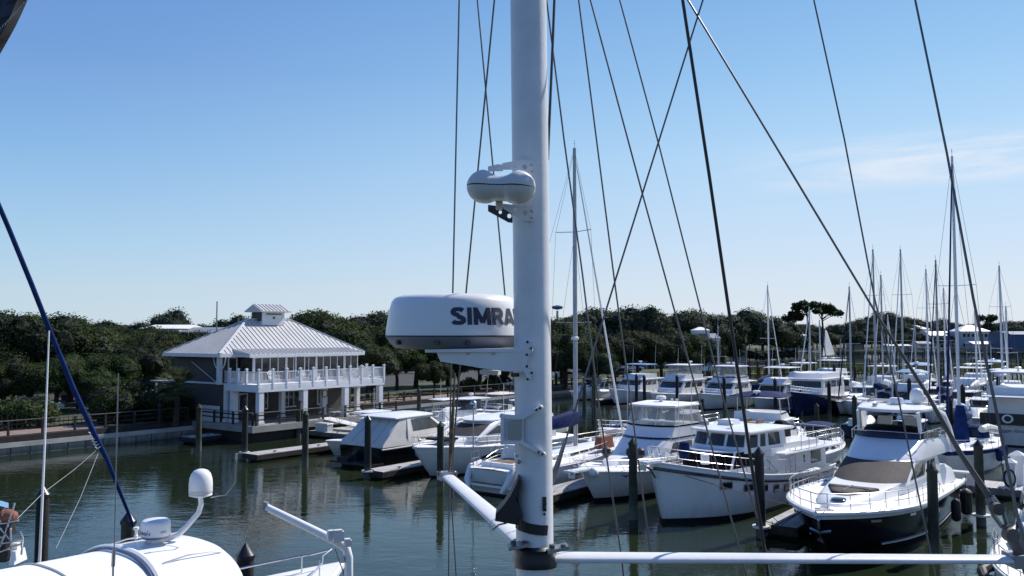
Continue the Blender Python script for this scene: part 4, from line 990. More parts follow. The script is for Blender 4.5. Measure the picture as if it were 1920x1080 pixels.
# ================================================================ sailboats
def sailboat(label, a, b, rz, L=11, B=3.5, fb=1.25, fs=1.05, mast=14, mx=.58, top='gel', stripe=None, cover='navy_canvas', furl='canvas_white', boomdir=1, dodger='navy_canvas', mastm='mast_alu', name='sailing_boat', rub=None, cabin=True, mizzen=None, spread=(.5,), furl_on=True, boom=True, detail=True, bottom='black', mr=.085, group=None, boomz=None):
    t = boat(name, label, a, b, rz, group, 'sailboat'); hl = Hull(L, B, fb, fs, rake=1.3, tm=.4, st=.68, pw=2.0, pwb=1.6, dip=.08, wl=.8, tran=.35)
    hl.build(t, top, bottom, stripe=stripe, rub=rub or top, rr=.035)
    zd = fs + .02; mxp = -L * (1 - mx); zt = mast
    if cabin:
        lf = Loft((zd, -L * .66, -L * .22, B * .3, B * .17, .5), (zd + .34, -L * .65, -L * .26, B * .28, B * .14, .5)); c = lf.build('cabin', 'gel' if top != 'cream' else 'cream', t, cap=.06)
        side_windows(lf, c, [(('P', 'S'), .12, .8, .3, .72, 3)])
        mb = MB(); mb.box((-L * .82, 0, zd + .12), (L * .26, B * .5, .28)); mb.build('cockpit_coaming', M['gel'], t, smooth=0)
        mb = MB(); mb.box((-L * .82, 0, zd + .265), (L * .22, B * .36, .01)); mb.build('cockpit_sole', M['teak'], t, smooth=0)
    if dodger:
        lf = Loft((zd + .3, -L * .7, -L * .6, B * .3, B * .27, .2), (zd + .95, -L * .7, -L * .63, B * .28, B * .2, .15), (zd + 1.1, -L * .7, -L * .65, B * .22, B * .16, .1)); d = lf.build('dodger', dodger, t)
        lf.patch('F', .15, .85, .2, .85, parent=d, m='glass')
    mb = MB(); mb.tube([(mxp, 0, zd), (mxp, 0, zt * .6), (mxp, 0, zt)], [mr, mr, mr * .75], 8); ms = mb.build('mast', M[mastm], t)
    for s in spread:
        mb = MB(); z = zd + (zt - zd) * s; mb.tube([(mxp - .2, -B * .3, z + .05), (mxp, 0, z), (mxp - .2, B * .3, z + .05)], .025, 5); mb.build('spreader', M[mastm], ms)
    mb = MB(); mb.tube([(mxp, 0, zt), (mxp, 0, zt + .5)], .012, 4); mb.tube([(mxp - .15, 0, zt + .3), (mxp + .25, 0, zt + .3)], .012, 4); mb.build('wind_vane', M['wire'], ms)
    mb = MB(); zs = zd + (zt - zd) * spread[-1]
    for sd_ in (-1, 1):
        mb.tube([(mxp, 0, zt - .1), (mxp - .2, sd_ * B * .3, zs), (mxp - .25, sd_ * B * .46, fs)], .010, 4); mb.tube([(mxp, 0, zs), (mxp - .6, sd_ * B * .45, fs)], .010, 4)
    mb.tube([(mxp, 0, zt), (-L + .1, 0, fs + .1)], .010, 4); mb.build('shroud', M['wire'], t)
    if furl_on:
        p = Vector((-.25, 0, fb + .15)); q = Vector((mxp, 0, zt - .3)); mb = MB(); mb.tube([p, lerp(p, q, .08), lerp(p, q, .5), lerp(p, q, .9), q], [.03, .075, .06, .045, .02], 6); mb.build('furled_sail', M[furl], t)
    if boom:
        bz = boomz or (zd + 1.45); e = Vector((mxp - L * .36, 0, bz + .1)); mb = MB(); mb.tube([(mxp, 0, bz), tuple(e)], .06, 6); bm_ = mb.build('boom', M[mastm], t)
        if cover: mb = MB(); cs_ = L / 12; mb.tube([(mxp + .25, 0, bz + .5), (mxp - .15, 0, bz + .42), (mxp - L * .16, 0, bz + .28), tuple(e + Vector((.1, 0, .1)))], [.12 * cs_, .30 * cs_, .25 * cs_, .10], 8, flat=1.35); mb.build('sail_cover', M[cover], bm_)
    if detail:
        hl.rail(t, .05, 1, .6, 9, fwd=.05, r=.012, name='guard_rail')
        mb = MB(); wx = -L * .86; mb.tube([(wx, .45 * math.cos(i * PI / 8), zd + .6 + .45 * math.sin(i * PI / 8)) for i in range(17)], .018, 5); mb.build('steering_wheel', M['steel'], t)
    return t, hl

# ================================================================ generic motor boats
def motor(name, label, a, b, rz, L, B, fb, fs, kind='flybridge', top='gel', bottom='black', stripe=None, group=None, rake=1.6, frontm='glass', bimini=None, hard=None, encl=None, rail=True, rub=None, cat='motorboat', radar=True, sc=1.0, accent=None, z=0):
    t = boat(name, label, a, b, rz, group, cat); hl = Hull(L, B, fb, fs, rake=rake, st=.88, pw=2.2, dip=.05); hl.build(t, top, bottom, stripe=stripe, rub=rub or 'gel')
    z0 = fs + .05
    if kind in ('flybridge', 'convertible', 'trawler'):
        ch = 1.55 if kind != 'trawler' else 1.9; xf = -L * .30; xa = -L * (.80 if kind != 'convertible' else .70)
        rk = 1.6 if kind != 'trawler' else .35
        lf = Loft((z0, xa, xf, B * .40, B * .34, .5), (z0 + .5 + (fb - fs) * .5, xa, xf - rk * .25, B * .40, B * .35, .5), (z0 + ch + .3, xa, xf - rk, B * .38, B * .34, .4)); c = lf.build('cabin', 'gel' if top != 'cream' else 'cream', t)
        lf.patch('F', .06, .94, 1.15, 1.85, parent=c, name='windscreen', m=frontm); side_windows(lf, c, [(('P', 'S'), .06, .9, 1.15, 1.85, 3)])
        zf = z0 + ch + .32
        o_ = slab('flybridge_deck', 'gel', t, -L * (.97 if kind == 'trawler' else .84), xf - rk + .35, B * .42, B * .36, zf, .12)
        lf = Loft((zf + .1, xa + .2, xf - rk + .1, B * .38, B * .30, .5), (zf + .75, xa + .2, xf - rk - .7, B * .37, B * .30, .4)); f = lf.build('flybridge', 'gel', t, cap=-.25)
        if accent: lf.patch('F', .02, .98, .8, 1.0, parent=f, name='accent_stripe', m=accent, off=.015); [lf.patch(q, .0, .95, .8, 1.0, parent=f, name='accent_stripe', m=accent, off=.015) for q in 'PS']
        zt = zf + 2.1
        if encl:
            lf = Loft((zf + .75, xa + .3, xf - rk - .75, B * .36, B * .29, .4), (zt, xa + .35, xf - rk - 1.2, B * .34, B * .28, .3)); e = lf.build('enclosure', encl, t, cap=0)
        if hard or encl: slab('hardtop', hard or 'gel', t, xa + .1, xf - rk - .8, B * .38, B * .33, zt, .12)
        if bimini: slab('bimini', bimini, t, xa - .3, xf - rk - .5, B * .42, B * .38, zt, .08, crown=.35)
        if hard or bimini or encl: tubes('support', 'steel', t, [[(x, s * B * .35, zf + .6), (x - .1, s * B * .33, zt + .03)] for s in (-1, 1) for x in (xa + .5, xf - rk - 1.1)], .022)
        if radar: radome(t, xa + (.2 if not hard else 1.4), 0, zt + .35, .26)
        whip(t, xa + .5, B * .34, zf + .5, 4.5, -.4); whip(t, xa + .7, -B * .34, zf + .5, 4.0, -.3)
        mb = MB(); mb.box((-L * .2, 0, fb * .97), (.7, .7, .08)); mb.build('hatch', M['mesh_cover'], t)
    elif kind == 'express':
        lf = Loft((z0 + .1, -L * .62, -L * .16, B * .40, B * .16, .9), (z0 + .55 + (fb - fs) * .5, -L * .62, -L * .26, B * .38, B * .18, .9), (z0 + .7 + (fb - fs) * .5, -L * .62, -L * .34, B * .38, B * .24, .9)); c = lf.build('cabin', 'gel', t)
        lf2 = Loft((z0 + .65, -L * .66, -L * .34, B * .40, B * .30, .9), (z0 + 1.5, -L * .70, -L * .50, B * .37, B * .27, .7)); w = lf2.build('windscreen', frontm, t, cap=0)
        slab('hardtop', hard or 'gel', t, -L * .86, -L * .47, B * .38, B * .29, z0 + 1.5, .12, bow=.6)
        tubes('arch', 'gel', t, [[(-L * .72, s * B * .42, z0 + .3), (-L * .80, s * B * .37, z0 + 1.55)] for s in (-1, 1)], .08)
        if radar: radome(t, -L * .7, 0, z0 + 1.85, .24)
        whip(t, -L * .8, B * .34, z0 + 1.6, 2.6, -.3)
    elif kind == 'center':
        mb = MB(); mb.box((-L * .5, 0, z0 + .4), (.9, .8, .9), taper=.8); mb.build('console', M['gel'], t, smooth=0)
        slab('t_top', hard or 'gel', t, -L * .68, -L * .36, B * .34, B * .30, z0 + 1.9, .08)
        tubes('support', 'steel', t, [[(x, s * B * .18, z0 - .1), (x, s * B * .24, z0 + 1.92)] for s in (-1, 1) for x in (-L * .42, -L * .62)], .02)
        mb = MB(); mb.box((-L - .15, 0, fs + .25), (.45, .4, .6), taper=.7); mb.build('outboard_motor', M['gel'], t, smooth=0)
        whip(t, -L * .5, B * .2, z0 + 1.9, 1.8)
    elif kind == 'open':
        mb = MB(); mb.box((-L * .6, 0, z0 + .2), (L * .3, B * .7, .4)); mb.build('seat', M['gel'], t, smooth=0)
        if bimini:
            slab('bimini', bimini, t, -L * .85, -L * .45, B * .40, B * .38, z0 + 1.5, .06, crown=.15)
            tubes('support', 'steel', t, [[(-L * .65, s * B * .44, z0), (x, s * B * .4, z0 + 1.5)] for s in (-1, 1) for x in (-L * .5, -L * .65, -L * .8)], .016)
        lf = Loft((z0, -L * .62, -L * .4, B * .44, B * .4, .4), (z0 + .45, -L * .62, -L * .5, B * .42, B * .34, .4)); lf.build('windscreen', 'glass_blue', t, cap=0)
    if rail and kind != 'center': hl.rail(t, .42, 1, .65, 8)
    if kind in ('flybridge', 'convertible', 'trawler'): t.scale = (1, 1, .87)
    return t, hl

# ================================================================ NEAR ROW (a is across, bows or sterns face the near basin)
# --- trawler
t = boat('trawler_yacht', 'white pilothouse trawler with navy rub stripe and covered dark front windows', -18.1, 34.8, TOW - R(7), cat='motorboat'); L = 14.6; B = 4.9
hl = Hull(L, B, 2.78, 1.35, rake=.75, tm=.56, st=.82, pw=2.9, pwb=2.3, dip=.10, wl=.92); hl.build(t, 'gel', 'black', bul=.3, rub='navy', rubz=-.26, boot=.2, rr=.075)
for sd_ in (1, -1):
    mb = MB(); mb.tube([hl.edge(i / 20, sd_, 0, .02) for i in range(21)], .045, 6); mb.build('cap_rail', M['gel'], t)
for i, tt in enumerate((.40, .47, .545, .625, .715, .81)):
    for sd_ in (1, -1):
        z = hl.sheer(tt) - .62; p = Vector(hl.pt(tt, z, sd_)); p2 = Vector(hl.pt(tt + .02, z, sd_)); d = (p2 - p).normalized(); nn = Vector((-d.y, d.x, 0))
        if nn.y * sd_ < 0: nn = -nn
        w_ = .17 + .025 * i
        mb = MB(); mb.beam(p - d * (w_ + .05) + nn * .03, p + d * (w_ + .05) + nn * .03, .03, .34); pf_ = mb.build('porthole', M['alu_grey'], t)
        mb = MB(); mb.beam(p - d * w_ + nn * .055, p + d * w_ + nn * .055, .02, .24); mb.build('pane', M['glass'], pf_)
lf = Loft((1.55, -13.0, -3.6, 1.85, 1.3, .7), (2.2, -13.0, -3.75, 1.85, 1.35, .7), (2.92, -12.9, -4.1, 1.8, 1.35, .7)); c = lf.build('trunk_cabin', 'gel', t, cap=.03)
lf.patch('F', .02, .98, .85, 1.9, parent=c, name='window_cover', m='black_canvas', off=.02); lf.patch('P', .01, .24, .85, 1.9, parent=c, name='window_cover', m='black_canvas', off=.02)
lf = Loft((2.75, -9.3, -5.2, 1.75, 1.5, .35), (2.95, -9.3, -5.25, 1.74, 1.5, .35), (3.72, -9.2, -5.6, 1.66, 1.42, .3)); c = lf.build('pilothouse', 'gel', t, cap=.05)
for u0, u1 in ((.04, .31), (.36, .64), (.69, .96)): lf.patch('F', u0, u1, 1.12, 1.84, parent=c, name='window')
for sd_ in 'PS':
    for u0, u1 in ((.06, .26), (.33, .46), (.54, .84)): lf.patch(sd_, u0, u1, 1.05, 1.84, parent=c, name='window')
slab('pilothouse_roof', 'gel', t, -9.9, -5.2, 1.9, 1.68, 3.68, .15, bow=.4, crown=.08)
lf = Loft((1.45, -13.4, -7.9, 2.0, 2.0, .05), (2.5, -13.4, -7.9, 1.97, 1.97, .05)); c = lf.build('saloon', 'gel', t, cap=0)
for q in 'PS': lf.patch(q, .66, .88, .25, .88, parent=c, name='window')
lf.patch('P', .50, .535, .4, .75, parent=c, name='porthole'); lf.patch('A', .3, .7, .1, .9, parent=c, name='window')
mb = MB(); mb.box((-8.3, 1.35, 2.65), (1.5, .9, .35)); mb.build('side_locker', M['gel'], t, smooth=0)
tubes('ladder', 'steel', t, [[(-8.9, 2.12, 1.5), (-8.9, 2.12, 2.75)], [(-9.5, 2.12, 1.5), (-9.5, 2.12, 2.75)]] + [[(-8.9, 2.12, 1.6 + i * .26), (-9.5, 2.12, 1.6 + i * .26)] for i in range(5)], .018)
bz = 2.62
slab('boat_deck', 'gel', t, -14.7, -7.8, 2.4, 2.25, bz - .17, .16, bow=.3, crown=.03)
pth = [(-9.9, 2.25), (-11.6, 2.3), (-13.6, 2.25), (-14.4, 1.6), (-14.6, 0), (-14.4, -1.6), (-13.6, -2.25), (-11.6, -2.3), (-9.9, -2.25)]
mids = [((pth[i][0] + pth[i + 1][0]) / 2, (pth[i][1] + pth[i + 1][1]) / 2) for i in range(8)]
tubes('deck_rail', 'steel', t, [[(x, y, bz + h_) for x, y in pth] for h_ in (.82, .42)] + [[(x, y, bz), (x, y, bz + .82)] for x, y in pth + mids], .016)
lf = Loft((bz - .05, -12.6, -11.7, .42, .42, .1), (bz + .9, -12.5, -11.75, .38, .34, .1), (bz + 1.15, -12.4, -11.9, .2, .2, .05)); lf.build('deck_crane_cover', 'black_canvas', t)
mb = MB(); mb.box((-9.2, .35, 3.98), (.7, .1, .2)); mb.box((-9.2, -.35, 3.98), (.7, .1, .2)); mb.box((-9.2, 0, 3.9), (.8, .6, .05)); mb.build('teak_chock', M['teak'], t)
mb = MB(); mb.box((-7.3, -.4, 4.02), (1.0, .8, .3), taper=.85); mb.build('roof_locker', M['gel'], t); mb = MB(); mb.tube([(-6.0, .45, 3.8), (-6.0, .45, 4.0)], .03, 6); mb.sph((-6.0, .45, 4.05), .12); mb.build('searchlight', M['steel'], t)
mb = MB(); mb.box((-6.2, -1.2, 4.0), (.3, .4, .2)); mb.build('horn', M['alu_grey'], t)
for yy in (-.95, 0, .95): tubes('wiper', 'black', t, [[(-5.5, yy, 3.68), (-5.27, yy + .1, 3.3)]], .012)
hl.rail(t, .5, 1, .75, 11, r=.018, fwd=.35)
mb = MB(); mb.beam((-.5, 0, 2.80), (.95, 0, 2.86), .5, .1); mb.build('bow_platform', M['gel'], t); mb = MB(); mb.tube([(.9, 0, 2.76), (.3, 0, 2.5), (-.02, .02, 2.1)], .05, 5); mb.beam((.95, -.2, 2.66), (.95, .2, 2.66), .06, .25); mb.build('anchor', M['steel'], t)
mb = MB(); mb.lathe([(.02, 2.75), (.22, 2.8), (.28, 3.1), (.22, 3.55), (.02, 3.6)], (-1.9, .35, 0), 10); mb.build('life_raft_cover', M['navy_canvas'], t)
mb = MB(); mb.lathe([(.02, 2.5), (.2, 2.52), (.2, 2.95), (.02, 3.0)], (-2.7, .95, 0), 10); mb.build('bow_locker', M['gel'], t)
mb = MB()
for i in range(5): mb.box((-4.45 - i * .17, 2.2 + .012 * i, 1.98), (.10, .02, .13 if i % 2 else .17))
mb.build('hull_marking', M['letter'], t)
tubes('lifeline_gate', 'steel', t, [[hl.edge(.52, 1, .05), hl.edge(.52, 1, .05, .75)], [hl.edge(.46, 1, .05), hl.edge(.46, 1, .05, .75)], [hl.edge(.52, 1, .05, .75), hl.edge(.46, 1, .05, .75)]], .02)
line(t, [tuple(hl.edge(.93, 1, 0, -.4)), (-3, 3.2, 1.3), (-5.2, 4.4, .65)]); line(t, [tuple(hl.edge(.45, 1, 0, -.3)), (-8.6, 3.2, .9), (-8.9, 3.9, .62)]); fender(t, -9.9, 2.6, .75)

# --- dark-hulled flybridge yacht
t = boat('flybridge_yacht', 'black-hulled flybridge motor yacht with white deck, brown windscreen cover and hardtop', -10.15, 32.2, TOW, cat='motorboat'); L = 16.4; B = 5.3
hl = Hull(L, B, 1.92, 1.2, rake=2.2, tm=.52, st=.86, pw=3.1, pwb=1.6, dip=-.22, wl=.80); hl.build(t, 'black_hull', 'black', rub='gel', rr=.10, rubz=0, boot=.1, stripe=('gel', .86, .985))
for sd_ in (1, -1):
    mb = MB(); mb.tube([Vector(hl.pt(x_ / 20, .16 + .22 * (x_ / 20) ** 2, sd_)) + Vector((0, sd_ * .03, 0)) for x_ in range(0, 18)], .03, 5); mb.build('boot_stripe', M['gel'], t)
    for tt in (.72, .86): p = Vector(hl.pt(tt, 1.45, sd_)); q = Vector(hl.pt(tt + .03, 1.47, sd_)); mb = MB(); mb.beam(p + Vector((0, sd_ * .02, 0)), q + Vector((0, sd_ * .02, 0)), .03, .09); mb.build('hull_vent', M['steel'], t)
lf = Loft((1.35, -15.0, -1.3, 2.15, 1.0, 1.7), (1.95, -14.8, -1.8, 2.0, 1.05, 1.8), (2.12, -14.5, -3.0, 1.85, 1.15, 1.9), (2.2, -14.3, -5.2, 1.8, 1.35, 1.6)); ck = lf.build('coachroof', 'gel', t, cap=.02, smooth=60)
g = Loft((2.10, -4.9, -3.2, 1.05, .55, .5), (2.24, -4.95, -3.25, 1.0, .52, .46), (2.27, -4.85, -3.35, .92, .46, .4)); sp__ = g.build('sun_pad', 'mesh_cover', ck, cap=.02)
mb = MB(); mb.tube([(-4.9, 0, 2.29), (-3.4, 0, 2.29)], .02, 5); mb.tube([(-4.2, -.8, 2.29), (-4.2, .8, 2.29)], .02, 5); mb.build('pad_seam', M['black'], sp__)
mb = MB(); mb.lathe([(.01, 0), (.27, 0), (.29, .05), (.24, .08), (.01, .09)], (-2.5, .1, 2.05), 16); mb.build('deck_hatch', M['glass_blue'], ck)
lf = Loft((2.05, -12.9, -6.2, 1.85, 1.5, 1.1), (2.2, -12.9, -6.35, 1.85, 1.5, 1.1), (2.88, -12.6, -8.5, 1.75, 1.45, .8), (2.95, -12.6, -8.7, 1.75, 1.45, .8)); c = lf.build('deckhouse', 'gel', t, cap=0, smooth=60)
lf.patch('F', .0, 1.0, .92, 1.97, parent=c, name='windscreen_cover', m='mesh_cover', n=12, k=4, off=.03)
for q in 'PS': lf.patch(q, .10, .50, 1.0, 1.8, parent=c, name='side_window', m='glass', n=6); lf.patch(q, .56, .86, 1.1, 1.75, parent=c, name='side_window', m='glass', n=4)
lf = Loft((2.85, -14.2, -8.6, 2.05, 1.5, .8), (3.0, -14.2, -8.75, 2.05, 1.5, .8), (3.5, -13.9, -10.1, 1.95, 1.55, .7), (3.66, -13.8, -10.5, 1.85, 1.55, .6)); fl = lf.build('flybridge', 'gel', t, cap=-.02, smooth=60)
lf2 = Loft((3.62, -13.0, -10.5, 1.8, 1.5, .6), (3.92, -13.0, -10.6, 1.78, 1.48, .6)); w = lf2.build('flybridge_windscreen', 'navy', fl, cap=0)
lf2 = Loft((3.85, -12.4, -10.8, 1.5, 1.3, .5), (4.1, -12.3, -11.2, 1.3, 1.05, .4)); lf2.build('console_cover', 'black_canvas', fl, cap=.1)
tubes('flybridge_rail', 'steel', t, [[(-10.35, -1.5, 4.0), (-10.3, 0, 4.02), (-10.35, 1.5, 4.0), (-13.2, 1.85, 4.05), (-13.9, 1.8, 3.8)], [(-10.35, -1.5, 4.0), (-13.2, -1.85, 4.05)]] + [[(x, y * s, 3.6), (x, y * s, 4.04)] for s in (-1, 1) for x, y in ((-10.4, 1.5), (-11.3, 1.62), (-12.3, 1.75), (-13.2, 1.83))], .02)
for yy in (-.6, .6):
    mb = MB(); mb.box((-12.6, yy, 3.85), (.6, .65, .4)); mb.beam((-12.85, yy, 4.0), (-12.95, yy, 4.5), .65, .16); mb.build('helm_seat', M['cream'], t)
hz = 4.88
slab('hardtop', 'gel', t, -13.9, -10.4, 1.95, 1.45, hz, .18, bow=.7, crown=.08)
for s in (-1, 1):
    mb = MB(); mb.tube([(-14.6, s * 2.1, 2.9), (-14.5, s * 2.05, 3.3), (-14.3, s * 1.98, 4.0), (-13.8, s * 1.88, 4.6), (-12.9, s * 1.72, 4.95)], [.26, .2, .15, .13, .08], 8, flat=1.5); mb.build('hardtop_arch', M['gel'], t)
    mb = MB(); mb.beam((-11.2, s * 1.35, 4.0), (-10.9, s * 1.32, 4.93), .12, .3, up=(1, 0, 0)); mb.build('hardtop_support', M['gel'], t)
tubes('brace', 'steel', t, [[(-11.3, s * 1.45, 4.0), (-12.1, s * 1.5, 4.92)] for s in (-1, 1)], .02)
mb = MB(); mb.lathe([(.28, hz + .22), (.32, hz + .36), (.32, hz + .52), (.28, hz + .58), (.02, hz + .6)], (-12.2, .1, 0), 14); mb.build('radar_pedestal', M['gel'], t)
satdome(t, -13.3, .8, hz + .3, .33)
mb = MB(); mb.lathe([(.05, hz + .2), (.05, hz + .4), (.3, hz + .45), (.3, hz + .49), (.01, hz + .53)], (-13.4, 1.5, 0), 12); mb.build('gps_antenna', M['gel'], t)
mb = MB(); mb.beam((-12.7, -1.0, hz + .42), (-12.7, .2, hz + .42), .12, .1); mb.tube([(-12.7, -.4, hz + .15), (-12.7, -.4, hz + .4)], .08, 6); mb.build('open_array_radar', M['gel'], t)
mb = MB(); mb.tube([(-11.0, -.6, hz + .28), (-11.5, -.6, hz + .3)], [.11, .05], 8); mb.build('horn', M['steel'], t)
whip(t, -13.6, -1.7, hz, 1.3, -.2); whip(t, -12.9, 1.85, hz, 1.2, -.4)
hl.rail(t, .40, .995, .72, 13, r=.016, fwd=.1)
mb = MB(); mb.box((-.6, .15, 2.02), (.25, .3, .2)); mb.tube([(-.55, -.2, 1.98), (-.55, .5, 1.98)], .05, 6); mb.build('windlass', M['steel'], t)
mb = MB(); mb.tube([(-.1, .1, 1.9), (.12, .12, 1.7), (0, .1, 1.4)], .045, 5); mb.tube([(-.25, -.3, 1.3), (0, .1, 1.25), (-.25, .45, 1.3)], .05, 5); mb.build('anchor', M['steel'], t)
fender(t, -12.6, 2.95, .75, 1.1, .26, 'rubber'); fender(t, -10.2, 2.92, .75, .9, .2, 'rubber')
mb = MB(); mb.box((-16.9, 0, .4), (1.4, 4.2, .14)); mb.build('swim_platform', M['gel'], t)
line(t, [tuple(hl.edge(.96, -1, 0, 0)), (-1.5, -2.0, 1.0), (-3.6, -3.4, .62)], m='navy', r=.02); line(t, [tuple(hl.edge(.96, -1, 0, .02)), (-2.0, -2.0, .9), (-4.4, -3.2, .62)], m='navy', r=.02)

# --- enclosed flybridge cruiser
t = boat('sport_fisherman', 'white flybridge cruiser with clear vinyl enclosure and bow pulpit', -23.1, 36.7, TOW, cat='motorboat'); L = 13.4; B = 4.8
hl = Hull(L, B, 1.72, 1.2, rake=1.5, tm=.48, st=.9, pw=2.7, pwb=1.8, wl=.84); hl.build(t, 'gel', 'black', rub='gel', boot=.18, bul=.0)
lf = Loft((1.4, -10.2, -2.0, 1.75, .7, 1.0), (1.9, -10.2, -2.6, 1.7, .8, 1.0)); lf.build('trunk_cabin', 'gel', t, cap=.04, smooth=50)
lf = Loft((1.65, -10.6, -4.9, 2.0, 1.6, .7), (1.85, -10.6, -5.05, 2.0, 1.6, .7), (2.62, -10.5, -6.0, 1.85, 1.5, .6), (2.72, -10.5, -6.2, 1.85, 1.5, .6), (3.28, -10.3, -6.8, 1.8, 1.48, .5), (3.42, -10.3, -6.85, 1.82, 1.5, .5)); c = lf.build('deckhouse', 'gel', t, cap=0)
lf.patch('F', .0, 1, 2.55, 3.1, parent=c, name='accent_stripe', m='navy', n=12, off=.03); lf.patch('F', 0, 1, 4.3, 4.98, parent=c, name='accent_stripe', m='black_canvas', n=12, off=.03)
for q in 'PS':
    lf.patch(q, 0, .97, 2.55, 3.1, parent=c, name='accent_stripe', m='navy', off=.03); lf.patch(q, 0, .97, 4.3, 4.98, parent=c, name='accent_stripe', m='black_canvas', off=.03); lf.patch(q, .12, .62, 1.2, 1.85, parent=c, name='window', m='glass')
lf = Loft((3.42, -10.1, -6.9, 1.78, 1.46, .45), (4.4, -9.9, -7.3, 1.68, 1.38, .4), p=4)
e = lf.build('enclosure', 'vinyl', t, cap=0)
mb = MB()
for sd_, us in (('F', (0, .33, .66, 1)), ('P', (.33, .66, 1)), ('S', (.33, .66, 1))):
    for u in us: mb.tube([lf.pt(sd_, u, 0), lf.pt(sd_, u, 1)], .025, 4)
mb.build('enclosure_frame', M['canvas_white'], e)
for yy in (.55, -.55):
    mb = MB(); mb.box((-8.9, yy, 3.8), (.6, .6, .5)); mb.box((-9.2, yy, 4.05), (.15, .6, .4)); mb.build('helm_seat', M['canvas_tan'], t)
slab('hardtop', 'canvas_white', t, -10.2, -7.0, 1.8, 1.5, 4.4, .14, bow=.4, crown=.1)
radome(t, -8.4, .1, 4.78, .3, .2)
for yy in (1.2, .9): mb = MB(); mb.tube([(-8.2, yy, 4.5), (-8.2, yy, 4.75)], .02, 4); mb.lathe([(.01, 4.74), (.08, 4.75), (.08, 4.84), (.01, 4.86)], (-8.2, yy, 0), 8); mb.build('gps_antenna', M['gel'], t)
whip(t, -7.6, -1.7, 2.6, 4.2, -.1); whip(t, -8.6, 1.9, 2.6, 3.6, -.1); whip(t, -7.2, 1.8, 2.2, 3.0, 0)
mb = MB(); mb.beam((-.8, 0, 1.74), (1.3, 0, 1.8), .6, .09); mb.build('pulpit', M['gel'], t); mb = MB(); mb.tube([(1.2, 0, 1.7), (.5, 0, 1.6)], .05, 5); mb.beam((1.0, -.2, 1.6), (1.0, .2, 1.6), .05, .3); mb.build('anchor', M['steel'], t)
hl.rail(t, .4, 1, .6, 10, fwd=.9)
for x, y in ((-3.6, -.75), (-4.1, .45), (-4.2, 1.0)): mb = MB(); mb.lathe([(.02, 2.5), (.22, 2.38), (.26, 2.12), (.12, 1.92), (.02, 1.88)], (x, y, 0), 10); mb.build('ball_fender', M['black'], t)
p_ = [Vector(hl.pt(tt_, 1.33, 1)) + Vector((0, .03, 0)) for tt_ in (.84, .86, .88)]
mb = MB(); mb.add([tuple(p_[0] + Vector((0, 0, .06))), tuple(p_[1] + Vector((0, 0, 0))), tuple(p_[2] + Vector((0, 0, .06))), tuple(p_[1] + Vector((0, 0, -.09)))], [(0, 1, 3), (1, 2, 3)]); mb.build('hull_emblem', M['letter'], t)
mb = MB(); mb.sph((-.3, .45, 1.62), .26); mb.build('round_fender', M['gel'], t)

# --- open-transom white sailboat (stern towards us)
t, hl = sailboat('white cruising sailboat with open sugar-scoop transom, twin wheels and blue boom cover', -28.4, 50.4, AWAY, L=14.6, B=4.3, fb=1.75, fs=1.35, mast=20.1, mx=.585, mastm='mast_alu', cover='navy_canvas', dodger=None, mr=.14, spread=(.42, .72), boomz=3.05)
mb = MB(); mb.beam((-14.75, 0, .55), (-14.1, 0, .55), 2.9, .12); mb.box((-14.35, 0, .95), (.12, 2.6, .5)); mb.build('transom_step', M['gel'], t)
mb = MB(); mb.box((-14.5, 0, .63), (.5, 2.2, .02)); mb.build('swim_step', M['teak'], t)
for s in (-1, 1):
    mb = MB(); mb.tube([(-14.95, s * 1.1, .3), (-14.75, s * 1.35, .8), (-14.4, s * 1.42, 1.4), (-13.4, s * 1.5, 1.55)], [.1, .16, .16, .1], 8); mb.build('transom_wing', M['gel'], t)
    mb = MB(); mb.tube([(-12.9, s * .85 + .42 * math.cos(i * PI / 8), 1.95 + .42 * math.sin(i * PI / 8)) for i in range(17)], .02, 5); mb.build('steering_wheel', M['steel'], t)
lf = Loft((1.6, -12.0, -9.6, 1.2, 1.1, .3), (2.35, -11.9, -9.9, 1.0, .8, .3)); lf.build('sprayhood', 'canvas_white', t, cap=.12)
tubes('pushpit', 'steel', t, [[(-13.2, s * 1.8, 1.4), (-13.2, s * 1.8, 2.1), (-14.2, s * 1.5, 2.1), (-14.2, s * 1.5, 1.4)] for s in (-1, 1)] + [[(-13.2, s * 1.8, 1.75), (-14.2, s * 1.5, 1.75)] for s in (-1, 1)], .018)
mb = MB(); mb.tube([(-14.3, 1.3, 1.2), (-14.3, 1.3, 4.6)], .035, 6); mb.sph((-14.3, 1.3, 4.75), .2); mb.build('antenna_pole', M['steel'], t)
mb = MB(); mb.tube([(-13.6, -1.5, 1.4), (-13.7, -1.3, 2.6), (-13.0, -.7, 3.1), (-12.2, -.6, 3.15), (-11.5, -.9, 3.0)], .06, 6); mb.build('davit_hoop', M['black'], t)
mb = MB(); mb.box((-5.2, -1.5, 2.0), (1.6, .5, .7), taper=.8); mb.build('deck_bag', M['orange'], t)
fender(t, -8.6, -2.15, .9, .5, .2, 'gel'); radome(t, -6.1, 0, 8.2, .24, .2)

